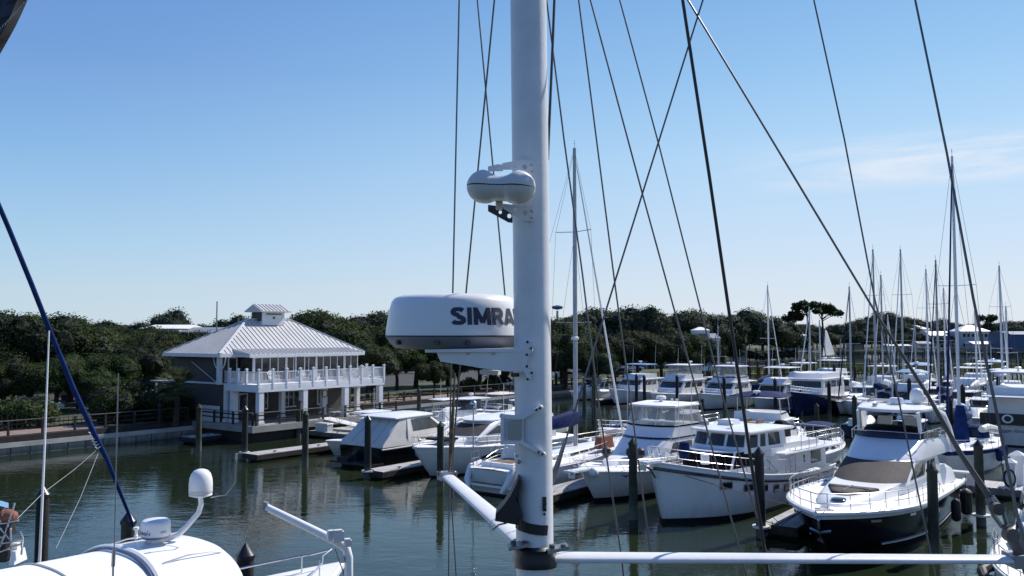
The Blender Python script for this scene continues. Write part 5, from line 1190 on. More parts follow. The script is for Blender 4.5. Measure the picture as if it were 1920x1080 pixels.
# --- dark canvas-covered cruiser, stern to us
t = boat('express_cruiser', 'dark-hulled cruiser with pale canvas cockpit cover, stern towards the open water', -41.4, 51.4, AWAY, cat='motorboat'); L = 12.6; B = 4.3
hl = Hull(L, B, 1.7, 1.25, rake=1.6, tm=.4, st=.92, pw=2.3); hl.build(t, 'black_hull', 'black', rub='gel_old', boot=.15)
mb = MB(); mb.box((-12.95, 0, .28), (1.1, 3.9, .12)); mb.build('swim_platform', M['black'], t)
lf = Loft((1.3, -12.55, -9.6, 2.0, 2.0, .1), (1.48, -12.5, -9.6, 1.98, 1.98, .1), (3.0, -10.6, -9.4, 1.65, 1.6, .1)); c = lf.build('cockpit_cover', 'canvas_tan', t, cap=.05, smooth=50)
for s in (-1, 0, 1):
    mb = MB(); mb.tube([(-12.5, s * 1.0, 1.52), (-11.5, s * .95, 2.32), (-10.6, s * .8, 3.05)], .03, 5); mb.build('cover_seam', M['canvas_tan'], c)
lf = Loft((1.3, -10.2, -2.6, 2.0, 1.0, 1.0), (1.95, -10.2, -4.6, 1.95, 1.2, 1.0), (3.0, -10.0, -6.9, 1.65, 1.35, .6)); c = lf.build('cabin', 'canvas_tan', t, cap=.03, smooth=50)
for q in 'PS': lf.patch(q, .08, .86, 1.15, 1.88, parent=c, name='side_window', m='glass', n=8)
lf.patch('F', .04, .96, 1.1, 1.9, parent=c, name='windscreen', m='glass')
slab('hardtop', 'gel', t, -11.2, -6.7, 1.8, 1.45, 2.98, .14, bow=.5, crown=.12)
mb = MB()
for i in range(9): mb.box((-9.0 + i * .14, -2.02, 1.62), (.09, .02, .12 if i % 3 else .09))
mb.build('cover_lettering', M['alu_grey'], c)
hl.rail(t, .5, 1, .6, 8); fender(t, -9.6, -2.2, .85, .7, .15, 'lightblue'); fender(t, -6.8, -2.2, .8, .5, .13, 'alu_grey')
mb = MB(); mb.box((-13.2, .8, .45), (.5, 1.0, .3)); mb.build('platform_chock', M['rubber'], t)
# flying T-top boat behind
motor('center_console', 'small white centre console boat with T-top, bow showing left of the canvas-covered cruiser', -46.6, 40.4, TOW, 8.2, 2.6, 1.15, .85, 'center', group='small open boats', bottom='gel', rake=1.1)
motor('center_console', 'white centre console boat with tall T-top behind the canvas-covered cruiser', -43.8, 55.6, TOW, 8.5, 2.7, 1.2, .9, 'center', group='small open boats', bottom='gel')

# --- white sports yacht
t = boat('sports_yacht', 'white sleek sports yacht with dark hull windows and sweeping roof', -34.8, 36.8, TOW, cat='motorboat'); L = 14.6; B = 4.4
hl = Hull(L, B, 1.95, 1.45, rake=1.9, tm=.45, st=.9, pw=2.8, pwb=1.7); hl.build(t, 'gel', 'black', rub='gel', rubz=-.03, rr=.06, boot=.1)
for s in (1, -1):
    for t0, t1, zo in ((.60, .74, .62), (.36, .57, .60)):
        g = [[Vector(hl.pt(t0 + (t1 - t0) * i / 8, hl.sheer(t0) - zo - .12 + j * (.4 if t0 < .5 else .28) * (1 - .5 * abs(i / 4 - 1) ** 3), s)) + Vector((0, s * .02, 0)) for i in range(9)] for j in (0, 1)]
        mb = MB(); mb.sheet(g); mb.build('hull_window', M['glass'], t, smooth=0)
lf = Loft((1.6, -12.2, -1.6, 1.85, .7, 1.2), (2.1, -12.2, -2.5, 1.8, .85, 1.3), (2.25, -12.2, -3.6, 1.75, 1.1, 1.4)); c = lf.build('coachroof', 'gel', t, smooth=50)
lf2 = Loft((2.2, -10.8, -3.6, 1.75, 1.35, 1.0), (2.8, -10.4, -4.9, 1.6, 1.3, .8), (3.05, -10.2, -5.6, 1.5, 1.2, .7)); w = lf2.build('deckhouse', 'gel', t, smooth=50)
lf2.patch('F', .04, .96, .15, 1.3, parent=w, name='windscreen', m='mesh_cover', n=12, off=.02)
for q in 'PS': lf2.patch(q, .02, .8, .15, 1.3, parent=w, name='side_window', m='glass', n=8)
slab('roof', 'gel', t, -11.6, -5.0, 1.65, 1.2, 3.02, .14, bow=.9, crown=.14)
for s in (-1, 1):
    mb = MB(); mb.tube([(-3.6, s * 1.72, 2.1), (-4.6, s * 1.72, 2.45), (-6.0, s * 1.66, 3.0), (-8.5, s * 1.6, 3.12)], [.09, .1, .12, .1], 6); mb.build('roof_pillar', M['gel'], t)
hl.rail(t, .42, 1, .6, 10); mb = MB(); mb.box((-2.5, 0, 2.2), (1.3, 1.5, .1)); mb.build('sun_pad', M['black_canvas'], t)
whip(t, -10.5, -1.4, 3.1, 2.0); mb = MB(); mb.sph((-.4, .1, 2.3), .1); mb.build('windlass', M['steel'], t)

# ================================================================ BEHIND THE MAIN DOCK (b 54-70)
motor('flybridge_cruiser', 'cruiser with navy bimini and blue-striped white flybridge behind the white trawler', onb(1400, 57) , 53.9, AWAY, 12.5, 4.3, 1.8, 1.2, 'convertible', bimini='navy_canvas', accent='navy', group='boats behind the main dock')[0].location = W(onb(1400, 57) + .1, 67.0)
for o in list(bpy.data.objects):
    if o.get('label') == 'cruiser with navy bimini and blue-striped white flybridge behind the white trawler': o.scale = (1, 1.05, .80)
t, _ = motor('runabout', 'white bowrider with navy tonneau cover just behind the trawler stern', onb(1505, 56), 63.5, AWAY, 7.6, 2.6, 1.2, .9, 'open', bimini='navy_canvas', group='boats behind the main dock')
lf = Loft((1.0, -6.9, -1.5, 1.1, .5, .5), (1.45, -5.5, -3.4, .9, .6, .5)); lf.build('tonneau_cover', 'navy_canvas', t)
def rib(label, a, b, rz, L=4.2, z=.35):
    t = thing('inflatable_dinghy', label, 'dinghy', W(a, b, z), rz, 'inflatable dinghies'); w = .75
    mb = MB(); mb.tube([(-L, w, 0), (-L * .5, w, .02), (-L * .2, w * .8, .1), (-.05, 0, .2), (-L * .2, -w * .8, .1), (-L * .5, -w, .02), (-L, -w, 0)], [.17, .21, .21, .18, .21, .21, .17], 10); mb.build('tube', M['gel_old'], t)
    mb = MB(); mb.add([(-L + .1, w, -.1), (-.5, .3, .0), (-.5, -.3, .0), (-L + .1, -w, -.1), (-L * .5, 0, -.35)], [(0, 1, 4), (1, 2, 4), (2, 3, 4), (3, 0, 4), (0, 3, 2, 1)]); mb.build('hull', M['gel'], t, smooth=0)
    mb = MB(); mb.box((-L * .55, 0, .3), (.5, .5, .6), taper=.8); mb.build('console', M['gel'], t, smooth=0)
    mb = MB(); mb.box((-L - .1, 0, .25), (.35, .3, .5), taper=.7); mb.box((-L - .1, 0, -.2), (.12, .1, .6)); mb.build('outboard_motor', M['black'], t, smooth=0); return t
rib('white inflatable dinghy with small console left of the enclosed flybridge cruiser', onb(1130, 54.8), 53.0, GR + 2.6, 4.6, .75)
rib('grey inflatable dinghy on the main dock behind the one with the console', onb(1175, 58), 58.0, GR + .3, 3.6, .3)
motor('walkaround_boat', 'small cabin boat with black bimini behind the dinghies', onb(1145, 60), 58, TOW, 7.0, 2.5, 1.2, .9, 'open', bimini='black_canvas', group='boats behind the main dock')
motor('express_boat', 'white express boat half hidden behind the enclosed flybridge cruiser', onb(1260, 58), 66, AWAY, 9.5, 3.3, 1.5, 1.1, 'express', group='boats behind the main dock')
motor('pontoon_tender', 'low white runabout behind the white mast, left of the blue boom cover', onb(1010, 60), 55.5, TOW, 7.5, 2.5, 1.2, .9, 'open', group='boats behind the main dock')
motor('express_boat', 'grey-covered runabout by the promenade behind the sports yacht', onb(925, 68), 64, TOW, 8, 2.7, 1.3, .95, 'open', bimini='canvas_tan', group='boats behind the main dock')
motor('center_console', 'white outboard boat with raised engine above the sports yacht roof', onb(905, 62), 60.5, AWAY, 7.5, 2.5, 1.15, .9, 'center', group='small open boats', bottom='gel')
motor('runabout', 'brown-covered runabout moored by the promenade left of the mast', onb(860, 66), 62, TOW, 7, 2.4, 1.1, .85, 'open', bimini='black_canvas', group='boats behind the main dock')
motor('express_boat', 'white hardtop express boat right of the canvas-covered cruiser', onb(840, 58), 55.0, TOW, 9, 3.2, 1.45, 1.05, 'express', group='boats behind the main dock')
# blue-trimmed double ender at the right with blue furled mast
t, hl = sailboat('small white ketch with bright blue trim and blue furled sail, right of the dark-hulled yacht', -9.9, 55.4, TOW, L=12.2, B=3.8, fb=1.75, fs=1.45, mast=19.9, mx=.62, top='gel_old', rub='blue_canvas', stripe=('blue_canvas', .80, .97), cover='blue_canvas', furl='blue_canvas', dodger='blue_canvas', mastm='mast_white', mr=.10, bottom='navy', spread=(.55,))
mb = MB(); zz0 = 1.5; mb.tube([(-4.6, .1, zz0 + .1), (-4.5, .1, zz0 + 1.0), (-4.4, .1, zz0 + 2.0), (-4.4, .1, zz0 + 2.6)], [.5, .42, .34, .22], 8, flat=.6); mb.build('staysail_bag', M['blue_canvas'], t)
mb = MB(); mb.sph((-6.6, -.2, 3.75), .42, sc=(1, .9, .8)); mb.build('radar_cover', M['lightblue'], t)
for x in (-6, -8.5): fender(t, x, 1.95, 1.0, .7, .18, 'blue_canvas')
mb = MB(); mb.tube([(-10, 1.4, 2.15), (-8.6, 1.0, 2.4), (-6.8, .9, 2.45)], [.25, .28, .2], 8); mb.build('rolled_dinghy', M['gel_old'], t)

# ================================================================ SECOND ROW (bows at b ~ 91-93)
motor('convertible_yacht', 'white flybridge boat with green tuna-tower top, leftmost of the far row', -53.2, 90.6, TOW, 13.5, 4.6, 2.3, 1.35, 'convertible', group='far row of moored yachts', bottom='navy', hard='lightblue')
motor('express_boat', 'small white hardtop boat at the far left end of the far row', -60.5, 93, TOW, 9, 3.1, 1.3, 1.0, 'express', group='far row of moored yachts')
motor('flybridge_cruiser', 'white flybridge cruiser with clear enclosed hardtop, second in the far row', -47.4, 90.2, TOW, 14, 4.6, 2.0, 1.4, 'flybridge', encl='vinyl', group='far row of moored yachts')
motor('convertible_yacht', 'white sport fisherman with tall flybridge and navy stripe, third in the far row', -41.0, 89.8, TOW, 14.5, 4.9, 2.3, 1.4, 'convertible', encl='vinyl', accent='navy', group='far row of moored yachts', bottom='navy')
motor('flybridge_cruiser', 'white cruiser with covered windscreen between the sport fisherman and the blue trawler', -34.9, 90.5, TOW, 13, 4.5, 2.0, 1.35, 'flybridge', frontm='mesh_cover', hard='gel', group='far row of moored yachts')
motor('blue_trawler', 'blue-hulled trawler with white superstructure and dark wraparound windscreen', -30.6, 89.6, TOW, 15.0, 5.2, 3.0, 1.9, 'trawler', top='navy_hull', group='far row of moored yachts', bottom='navy', rake=1.0)
motor('pilothouse_boat', 'small white pilothouse boat with green-tinted windows right of the blue trawler', -25.8, 92.5, TOW, 9.5, 3.4, 1.7, 1.2, 'express', frontm='glass_blue', group='far row of moored yachts')
motor('flybridge_cruiser', 'white cruiser with blue arched bimini right of the blue trawler', -20.6, 91, TOW, 11, 3.9, 1.7, 1.2, 'convertible', bimini='lightblue', group='far row of moored yachts')
motor('flybridge_cruiser', 'white cruiser with white canvas-covered windscreen behind the hardtop of the dark-hulled yacht', -17.4, 104.5, TOW, 12, 4.2, 1.9, 1.3, 'flybridge', frontm='canvas_white', hard='gel', group='far row of moored yachts')
motor('express_boat', 'white express boat with dark canopy behind the blue furled mast', -15.6, 92, TOW, 10, 3.5, 1.5, 1.1, 'express', frontm='black', group='far row of moored yachts')
t, _ = motor('houseboat_yacht', 'pale motor yacht with dark wraparound aft windows and ring buoy at the right edge', onb(1886, 78) , 76, AWAY, 15, 5.2, 2.3, 1.9, 'trawler', top='gel_old', group='far row of moored yachts', hard='gel')
t.location = W(onb(1895, 76), 90.5)
mb = MB(); mb.box((-15.1, 0, 2.35), (.15, 4.4, 1.0)); mb.build('aft_window', M['black'], t, smooth=0)
mb = MB(); mb.tube([(-15.22, .3 + .32 * math.cos(i * PI / 8), 2.4 + .32 * math.sin(i * PI / 8)) for i in range(17)], .08, 6); mb.build('ring_buoy', M['gel'], t)
def text_mesh(name, body, size, m, bold=.0, ext=0, font=None):
    cu = bpy.data.curves.new(name, 'FONT'); cu.body = body; cu.size = size; cu.offset = bold; cu.extrude = ext; cu.align_x = 'LEFT'; cu.resolution_u = 4
    ob = bpy.data.objects.new(name, cu); col.objects.link(ob); dg = bpy.context.evaluated_depsgraph_get(); dg.update()
    me = bpy.data.meshes.new_from_object(ob.evaluated_get(dg)); bpy.data.objects.remove(ob); bpy.data.curves.remove(cu)
    me.materials.clear(); me.materials.append(M[m]); return me
me = text_mesh('transom_name', 'Reggie Gray', .42, 'letter')
o = bpy.data.objects.new('transom_name', me); col.objects.link(o); o.parent = t; o.location = (-15.16, 1.15, 1.25); o.rotation_euler = (PI / 2, 0, -PI / 2)
k = 0
sb = [(1639, 467, 96, 'sailboat whose tall mast stands at the crossing of the two diagonal shrouds', 'canvas_white'), (1653, 515, 104, 'sailboat with the shorter mast just right of the shroud crossing', 'canvas_white'), (1691, 467, 100, 'sailboat with a tall lone mast left of the white-roofed houses', 'canvas_white'),
      (1593, 537, 98, 'sailboat with a thin mast left of the shroud crossing', 'navy_canvas'), (1442, 535, 108, 'sailboat with a silver mast left of the tall umbrella pine', 'canvas_white'), (1517, 575, 104, 'sailboat whose short mast stands in front of the tall umbrella pine', 'canvas_white'),
      (1740, 505, 106, 'sailboat with slim mast left of the thicker grey one', 'canvas_white'), (1757, 487, 94, 'sailboat with thick grey mast left of the blue furled mast', 'navy_canvas'), (1878, 498, 104, 'sailboat with thin mast near the right edge', 'canvas_white'), (1888, 575, 112, 'sailboat with short mast just behind the one near the right edge', 'navy_canvas'),
      (1666, 590, 128, 'far sailboat with a short mast between two taller ones', 'canvas_white'), (1715, 600, 140, 'far sailboat with short mast in front of the white-roofed house', 'canvas_white'), (1830, 575, 110, 'sailboat with short mast right of the blue furled mast', 'canvas_white'), (1345, 610, 112, 'sailboat with short dark mast in front of the porch house', 'navy_canvas'), (1538, 600, 128, 'far sailboat with short mast right of the umbrella pine', 'navy_canvas'), (1772, 540, 118, 'far sailboat with thin mast beside the blue furled mast', 'canvas_white')]
for px, ty, b, lb, fm in sb:
    a = onb(px, b); P = W(a, b); zt = PX(px, ty, P.y).z; L_ = 9 + .25 * min(zt, 18) ; mx = .6
    away = (px % 2 == 0); loc = W(a, b + (L_ * .4 * (-1 if not away else 1)))
    t, _ = sailboat(lb, 0, 0, AWAY if away else TOW, L=L_, B=3.4, fb=1.5, fs=1.15, mast=zt, cover='navy_canvas' if px % 3 else 'canvas_white', furl=fm, detail=False, mr=.11, spread=(.5,) if zt < 15 else (.4, .7), name='sailing_boat', mastm='mast_alu' if px % 2 else 'mast_white', group='masts of the far docks', rub='navy' if px % 3 == 0 else None)
    t.location = loc
# more hulls in the distance
rr = random.Random(12)
far_b = [(1000, 104, 'express', 'small white boat at the far dock left of the silver mast'), (1475, 112, 'flybridge', 'white hardtop cruiser behind the blue trawler'), (1425, 112, 'convertible', 'white boat with high bridge behind the sport fisherman'), (1390, 118, 'express', 'white express boat behind the black stay'),
         (1530, 124, 'flybridge', 'far white flybridge boat with rounded enclosure above the blue trawler'), (1585, 128, 'open', 'far covered runabout by the marsh'), (1612, 124, 'express', 'far dark-canopied boat by the marsh walkway'), (1648, 130, 'open', 'far runabout under a blue cover'),
         (1690, 122, 'flybridge', 'far white bridge-deck boat right of the lone tall mast'), (1718, 132, 'express', 'far white express boat right of the lone mast'), (1750, 128, 'convertible', 'far white boat behind the thick grey mast'), (1790, 126, 'express', 'far white boat behind the blue furled sail'),
         (1815, 120, 'flybridge', 'far grey-windowed yacht right of the blue furled sail'), (1845, 132, 'convertible', 'far boat left of the right-edge pair of masts'), (1905, 118, 'flybridge', 'large white flybridge yacht at the right edge'), (1870, 124, 'express', 'far white boat between the right-edge masts'),
         (1690, 78, 'open', 'small light-blue open boat behind the hardtop'), (1735, 96, 'express', 'white express boat with pale sails lashed on deck'), (1825, 82, 'express', 'white express boat behind the blue ketch'), (1640, 82, 'center', 'white dinghy-sized boat beneath the crossing shrouds')]
for px, b, kind, lb in far_b:
    a = onb(px, b); L_ = {'open': 7, 'center': 7, 'express': 10, 'flybridge': 13, 'convertible': 13}[kind] + rr.uniform(-1, 1)
    motor('moored_boat', lb, a, b - 2, TOW if rr.random() < .6 else AWAY, L_, L_ * .32, 1.0 + L_ * .07, .8 + L_ * .04, kind, group='boats at the far docks', bimini=rr.choice([None, 'navy_canvas', 'lightblue']) if kind in ('open', 'convertible') else None, hard='gel' if kind == 'flybridge' else None, rail=False, top=rr.choice(['gel', 'gel', 'gel_old', 'navy_hull']))
# the river boat with raised sail
p = PX(1557, 618, 285); t = thing('sailing_dinghy', 'small sailboat on the river with its white sail raised', 'sailboat', (p.x, 285, 0), .2)
h = p.z; mb = MB(); mb.add([(-3, 0, 1.6), (1.6, .1, 1.8), (-1.3, .0, h - .4), (-1.9, 0, h), (-2.6, -.15, h * .5)], [(0, 1, 2, 3, 4)]); mb.build('sail', M['sail_cloth'], t, smooth=0)
hl = Hull(8, 2.4, 1.1, .8); hh = hl.build(t, 'gel', 'navy'); [setattr(c_, 'location', (4, 0, 0)) for c_ in t.children if c_.name.split('.')[0] in ('hull', 'deck', 'rub_rail')]
mb = MB(); mb.tube([(-2, 0, .8), (-2, 0, h + .3)], .07, 6); mb.build('mast', M['mast_alu'], t)
# ================================================================ FOREGROUND: own mast and rigging
YM = 3.75
rig = thing('sailboat_mast', 'large white aluminium mast in the foreground with spreaders and wire rigging', 'mast', (PX(1003, 1000, YM).x, YM, 1.5))
RO = Vector(rig.location)
def loc(p): return Vector(p) - RO
mp0 = PX(1003, 1040, YM); mp1 = PX(990, -60, YM); dirm = (mp1 - mp0).normalized()
def mast_at(z): return mp0 + dirm * ((z - mp0.z) / dirm.z)
mb = MB(); mb.tube([loc(mast_at(1.2)), loc(mast_at(5)), loc(mast_at(9)), loc(mast_at(12)), loc(mast_at(19))], .081, 28, flat=1.28, up=(0, 1, 0)); mb.build('mast_tube', M['mast_white'], rig, smooth=60)
# spreaders
def spreader(p, q, w0, w1, name='spreader'):
    p, q = Vector(p), Vector(q); mb = MB(); d = (q - p); k = 6
    mb.tube([loc(p + d * i / k) for i in range(k + 1)], [w0 / 2 + (w1 - w0) / 2 * i / k for i in range(k + 1)], 14, flat=.32, up=(0, 0, 1)); return mb.build(name, M['mast_white'], rig, smooth=60)
zs = PX(1003, 1030, YM).z
sp_l0 = Vector((mast_at(zs).x - .05, YM + .05, zs + .02)); sp_l1 = PZ(838, 892, zs + .05)
s1 = spreader(sp_l0, sp_l1, .115, .085)
sp_r0 = PX(1030, 1045, YM); sp_r1 = PX(1912, 1049, YM - .05); s2 = spreader(sp_r0, sp_r1, .125, .10)
mb = MB(); mb.box(loc(sp_l1), (.10, .08, .05), .5); mb.build('end_fitting', M['alu_grey'], s1)
for s_, p_ in ((-1, (-.04, .03)), (1, (.045, .0))):
    mb = MB(); c_ = loc(sp_l1); mb.sph((c_.x + p_[0], c_.y, c_.z + .01), .022, n=8); mb.build('end_bolt', M['wire'], s1)
mb = MB(); mb.beam(loc(sp_r1) - Vector((.05, 0, 0)), loc(sp_r1) + Vector((.02, 0, 0)), .10, .055); mb.build('end_fitting', M['alu_grey'], s2)
# collar with lugs
cm = mast_at(zs - .03); mb = MB(); c_ = loc(cm)
prof = [(1.04, -.075), (1.13, -.07), (1.17, -.02), (1.12, .02), (1.16, .055), (1.03, .075)]
vs = []; n = 28
for r_, z_ in prof:
    for j in range(n):
        a = 2 * PI * j / n; vs.append((c_.x + math.cos(a) * .083 * r_, c_.y + math.sin(a) * .106 * r_, c_.z + z_ * .62 - .008 * math.sin(a) * 2))
mb.add(vs, [(i * n + j, i * n + (j + 1) % n, (i + 1) * n + (j + 1) % n, (i + 1) * n + j) for i in range(5) for j in range(n)]); mb.build('spreader_collar', M['pilecap'], rig)
for (px, py, dy) in ((972, 1024, -.03), (1045, 1030, -.06)):
    p = loc(PX(px, py, YM - .1)); mb = MB(); mb.beam(p - Vector((.045, 0, .006)), p + Vector((.045, .01, .012)), .07, .014); lug = mb.build('collar_lug', M['alu_grey'], rig)
    for dx in (-.022, .026):
        mb = MB(); mb.lathe([(.013, 0), (.013, .014), (.005, .017)], (p.x + dx, p.y - .01, p.z + .008), 8); mb.build('bolt', M['wire'], lug)

def wire(pts, r, m='wire', name='shroud', n=6):
    v = [loc(PX(*p)) for p in pts]
    if pts[0][1] <= 0:                   # runs on up the rig, well above the frame
        d = v[0] - v[1]; v[0] = v[0] + d * max(0, (17.5 - RO.z - v[0].z) / max(d.z, .05))
    if pts[-1][1] > 1040:
        d = v[-1] - v[-2]; v[-1] = v[-1] + d * max(0, (v[-1].z + RO.z - 1.6) / max(-d.z, .05))
    mb = MB(); mb.tube(v, (r * .84 if not isinstance(r, list) else r), n); return mb.build(name, M[m], rig)
def ext(p, q, f0=-.25):                     # extend upwards beyond the frame
    return (p[0] + (p[0] - q[0]) * -f0, p[1] + (p[1] - q[1]) * -f0, p[2] + (p[2] - q[2]) * -f0)
Yl = sp_l1.y
wire([ext((861, 0, 5.2), (849, 547, 5.3)), (861, 0, 5.2), (849, 547, 5.35), (842, 890, Yl)], .0062)
wire([ext((927, 0, 4.8), (874, 547, 5.3)), (927, 0, 4.8), (874, 547, 5.3), (846, 888, Yl)], .0062)
wire([ext((895, 0, 5.0), (947, 555, 5)), (895, 0, 5.0), (911, 170, 5), (947, 555, 5), (964, 720, 5)], .0055, name='inner_shroud')
mb = MB(); mb.tube([loc(PX(853, 700, 5.1)), loc(PX(849, 775, 5.1)), loc(PX(846, 840, 5.15)), loc(PX(843, 880, 5.2))], [.005, .010, .012, .008], 7); mb.build('rope_seizing', M['gold'], rig)
mb = MB(); mb.tube([loc(PX(847, 905, 5.2)), loc(PX(848, 935, 5.2))], .012, 6); mb.build('shackle', M['wire'], rig)
wire([(846, 895, 5.25), (846, 935, 5.25), (857, 1110, 5.3)], .0045, name='flag_halyard'); wire([(842, 895, 5.25), (841, 1110, 5.3)], .0045, name='flag_halyard')
wire([(1043, -90, 3.95), (1036, 90, 3.95), (1027, 300, 3.95)], .0075, 'black', 'halyard'); wire([(1027, 300, 3.95), (1024, 520, 3.95), (1030, 900, 3.9)], .0035, 'wire', 'halyard')
wire([(1010, -120, 4.6), (1058, 265, 4.6), (1092, 513, 4.6), (1120, 740, 4.6), (1166, 1050, 4.6), (1172, 1110, 4.6)], .0056)
wire([ext((1085, 0, 4.4), (1181, 740, 4.4)), (1085, 0, 4.4), (1152, 525, 4.4), (1181, 740, 4.4), (1228, 1105, 4.4)], .0052)
wire([ext((1107, 0, 4.4), (1205, 365, 4.4)), (1107, 0, 4.4), (1205, 365, 4.4), (1308, 740, 4.4), (1408, 1110, 4.4)], .0054)
wire([ext((1162, 0, 4.4), (1230, 270, 4.4)), (1162, 0, 4.4), (1235, 270, 4.4), (1354, 740, 4.4), (1450, 1080, 4.4), (1460, 1110, 4.4)], .0050)
wire([ext((1280, 0, 4.1), (1436, 1060, 4.1)), (1280, 0, 4.1), (1330, 330, 4.1), (1378, 660, 4.1), (1437, 1060, 4.1), (1445, 1110, 4.1)], .0098, 'black', 'running_backstay', 8)
wire([ext((1318, 0, 4.2), (1118, 640, 4.0)), (1318, 0, 4.2), (1118, 640, 4.0), (1060, 828, 3.85)], .0052, name='diagonal_stay')
mb = MB(); mb.tube([loc(PX(1060, 826, 3.83)), loc(PX(1045, 872, 3.8)), loc(PX(1030, 915, 3.74)), loc(PX(1021, 950, 3.66))], [.007, .012, .013, .006], 8); tb = mb.build('turnbuckle', M['wire'], rig)
mb = MB(); mb.box(loc(PX(1021, 945, 3.655)), (.016, .01, .06)); mb.sph(loc(PX(1021, 952, 3.65)), .009, n=6); mb.sph(loc(PX(1021, 964, 3.65)), .006, n=6); mb.build('tang', M['pilecap'], rig)
# right-hand shrouds meeting at the spreader tip
wire([ext((1290, 0, 4.2), (1640, 583, 4.0), -.15), (1290, 0, 4.2), (1640, 583, 4.0), (1739, 740, 3.9)], .0062)
mb = MB(); mb.tube([loc(PX(x, y, d)) for x, y, d in ((1640, 583, 4.0), (1739, 740, 3.9), (1802, 852, 3.8), (1858, 936, 3.72))], [.006, .0085, .0115, .014], 10); mb.build('shroud_sleeve', M['shroud_sleeve'], rig)
mb = MB(); P_ = [loc(PX(x, y, 3.71)) for x, y in ((1856, 932), (1872, 962), (1884, 986))]; off = Vector((.017, 0, .009))
for s_ in (-1, 1): mb.tube([P_[0] + off * s_ * .5, P_[1] + off * s_ * 1.15, P_[2] + off * s_ * .6], .010, 7)
mb.tube([P_[0], (P_[0] + P_[1]) / 2], .012, 7); mb.build('turnbuckle', M['alu_grey'], rig)
mb = MB(); mb.lathe([(.001, -.02), (.026, -.018), (.026, .018), (.001, .02)], loc(PX(1869, 954, 3.68)), 12, axis='y'); mb.build('toggle_pin', M['shroud_sleeve'], rig); mb = MB(); mb.lathe([(.001, -.022), (.030, -.02), (.030, .02), (.001, .022)], loc(PX(1895, 1003, 3.68)), 12, axis='y'); mb.build('toggle_pin', M['shroud_sleeve'], rig)
mb = MB(); mb.tube([loc(PX(1884, 985, 3.7)), loc(PX(1900, 1012, 3.7)), loc(PX(1921, 1048, 3.7)), loc(PX(1935, 1085, 3.7))], [.016, .026, .026, .024], 9); mb.build('toggle', M['shroud_sleeve'], rig)
wire([ext((1526, 0, 4.3), (1640, 560, 4.2)), (1526, 0, 4.3), (1583, 260, 4.25), (1640, 560, 4.2), (1683, 740, 4.1), (1758, 1100, 4.0)], .0052)
wire([ext((1716, 0, 4.0), (1775, 290, 3.9)), (1716, 0, 4.0), (1775, 285, 3.95), (1825, 560, 3.9), (1866, 760, 3.85), (1905, 955, 3.78), (1930, 1060, 3.72)], [.0055, .0055, .006, .0068, .0078, .0078, .009])
# deck light box with bent straps
def strap(pts, name, w=.035, th=.012):
    mb = MB(); v = [loc(PX(*p)) for p in pts]
    for i in range(len(v) - 1): mb.beam(v[i], v[i + 1] + (v[i + 1] - v[i]).normalized() * .003, w * .35, w * .45, up=(0, 0, 1))
    return mb.build(name, M['mast_white'], lb_)
lb_ = thing('mast_step_bracket', 'white box bracket bolted to the mast with two bent straps', 'bracket', PX(960, 806, 3.7))
_R = Vector(RO); RO = Vector(lb_.location)
mb = MB(); c_ = Vector((0, 0, 0)); a_ = loc(PX(943, 784, 3.64)); b_ = loc(PX(943, 828, 3.64)); d_ = loc(PX(982, 828, 3.63)); e_ = loc(PX(982, 784, 3.63))
mb.tube([a_, b_], .010, 10); mb.prism([a_ - Vector((0, 0, -.005)), e_, d_, b_], (0, .07, 0)); mb.build('lamp_box', M['mast_white'], lb_, smooth=30)
mb = MB(); f_ = [loc(PX(x, y, 3.622)) for x, y in ((952, 789), (978, 789), (978, 824), (952, 824))]; mb.prism(f_, (0, .01, 0)); mb.build('lamp_lens', M['alu_grey'], lb_, smooth=0)
for pts in (((941, 780, 3.64), (976, 783, 3.625), (1014, 764, 3.635)), ((942, 829, 3.64), (977, 829, 3.625), (1019, 852, 3.645))):
    mb = MB(); v = [loc(PX(*p)) for p in pts]
    for i in range(2): mb.beam(v[i], v[i + 1], .02, .016)
    mb.sph(v[0], .011, n=8); mb.sph(v[1], .011, n=8); mb.sph(v[2], .011, n=8); st_ = mb.build('strap', M['mast_white'], lb_)
    mb = MB()
    for f in (.78, .95): q = v[1] + (v[2] - v[1]) * f; mb.sph((q.x, q.y - .011, q.z), .0055, n=6, m=4)
    mb.build('bolt', M['black'], st_)
RO = _R
# small details on the mast
mb = MB(); mb.sph(loc(PX(973, 866, 3.66)), .009, n=8); mb.sph(loc(PX(969, 855, 3.67)), .006, n=6); mb.build('rivet', M['alu_grey'], rig)
mb = MB(); mb.tube([loc(PX(960, 703, 3.66)), loc(PX(972, 703, 3.64))], .009, 7); mb.build('cable_gland', M['black'], rig)
# black wedge-shaped fitting strapped to the mast
bw = thing('mast_speaker', 'black wedge-shaped horn fitting strapped low on the mast', 'horn', PX(965, 950, 3.62)); RO = Vector(bw.location)
out = [(972, 896), (978, 903), (977, 914), (968, 927), (966, 938), (972, 951), (980, 968), (978, 986), (928, 977), (930, 963), (944, 948), (957, 930), (968, 908)]
mb = MB(); mb.prism([loc(PX(x, y, 3.60)) for x, y in out], (0, .13, 0)); mb.build('horn_body', M['black'], bw, smooth=0)
mb = MB(); vs = []
for i in range(9):
    a = -PI * (.86 - .56 * i / 8); q = mast_at(PX(1000, 976 + i * 1.2, YM).z); vs.append((q.x + math.cos(a) * .088, q.y + math.sin(a) * .112, q.z))
for i in range(8): mb.beam(loc(vs[i]), loc(vs[i + 1]), .006, .042)
mb.build('strap', M['black'], bw, smooth=0)
mb = MB(); mb.tube([loc(PX(974, 972, 3.6)), loc(PX(974, 994, 3.6))], .008, 6); mb.build('clamp_screw', M['pilecap'], bw)
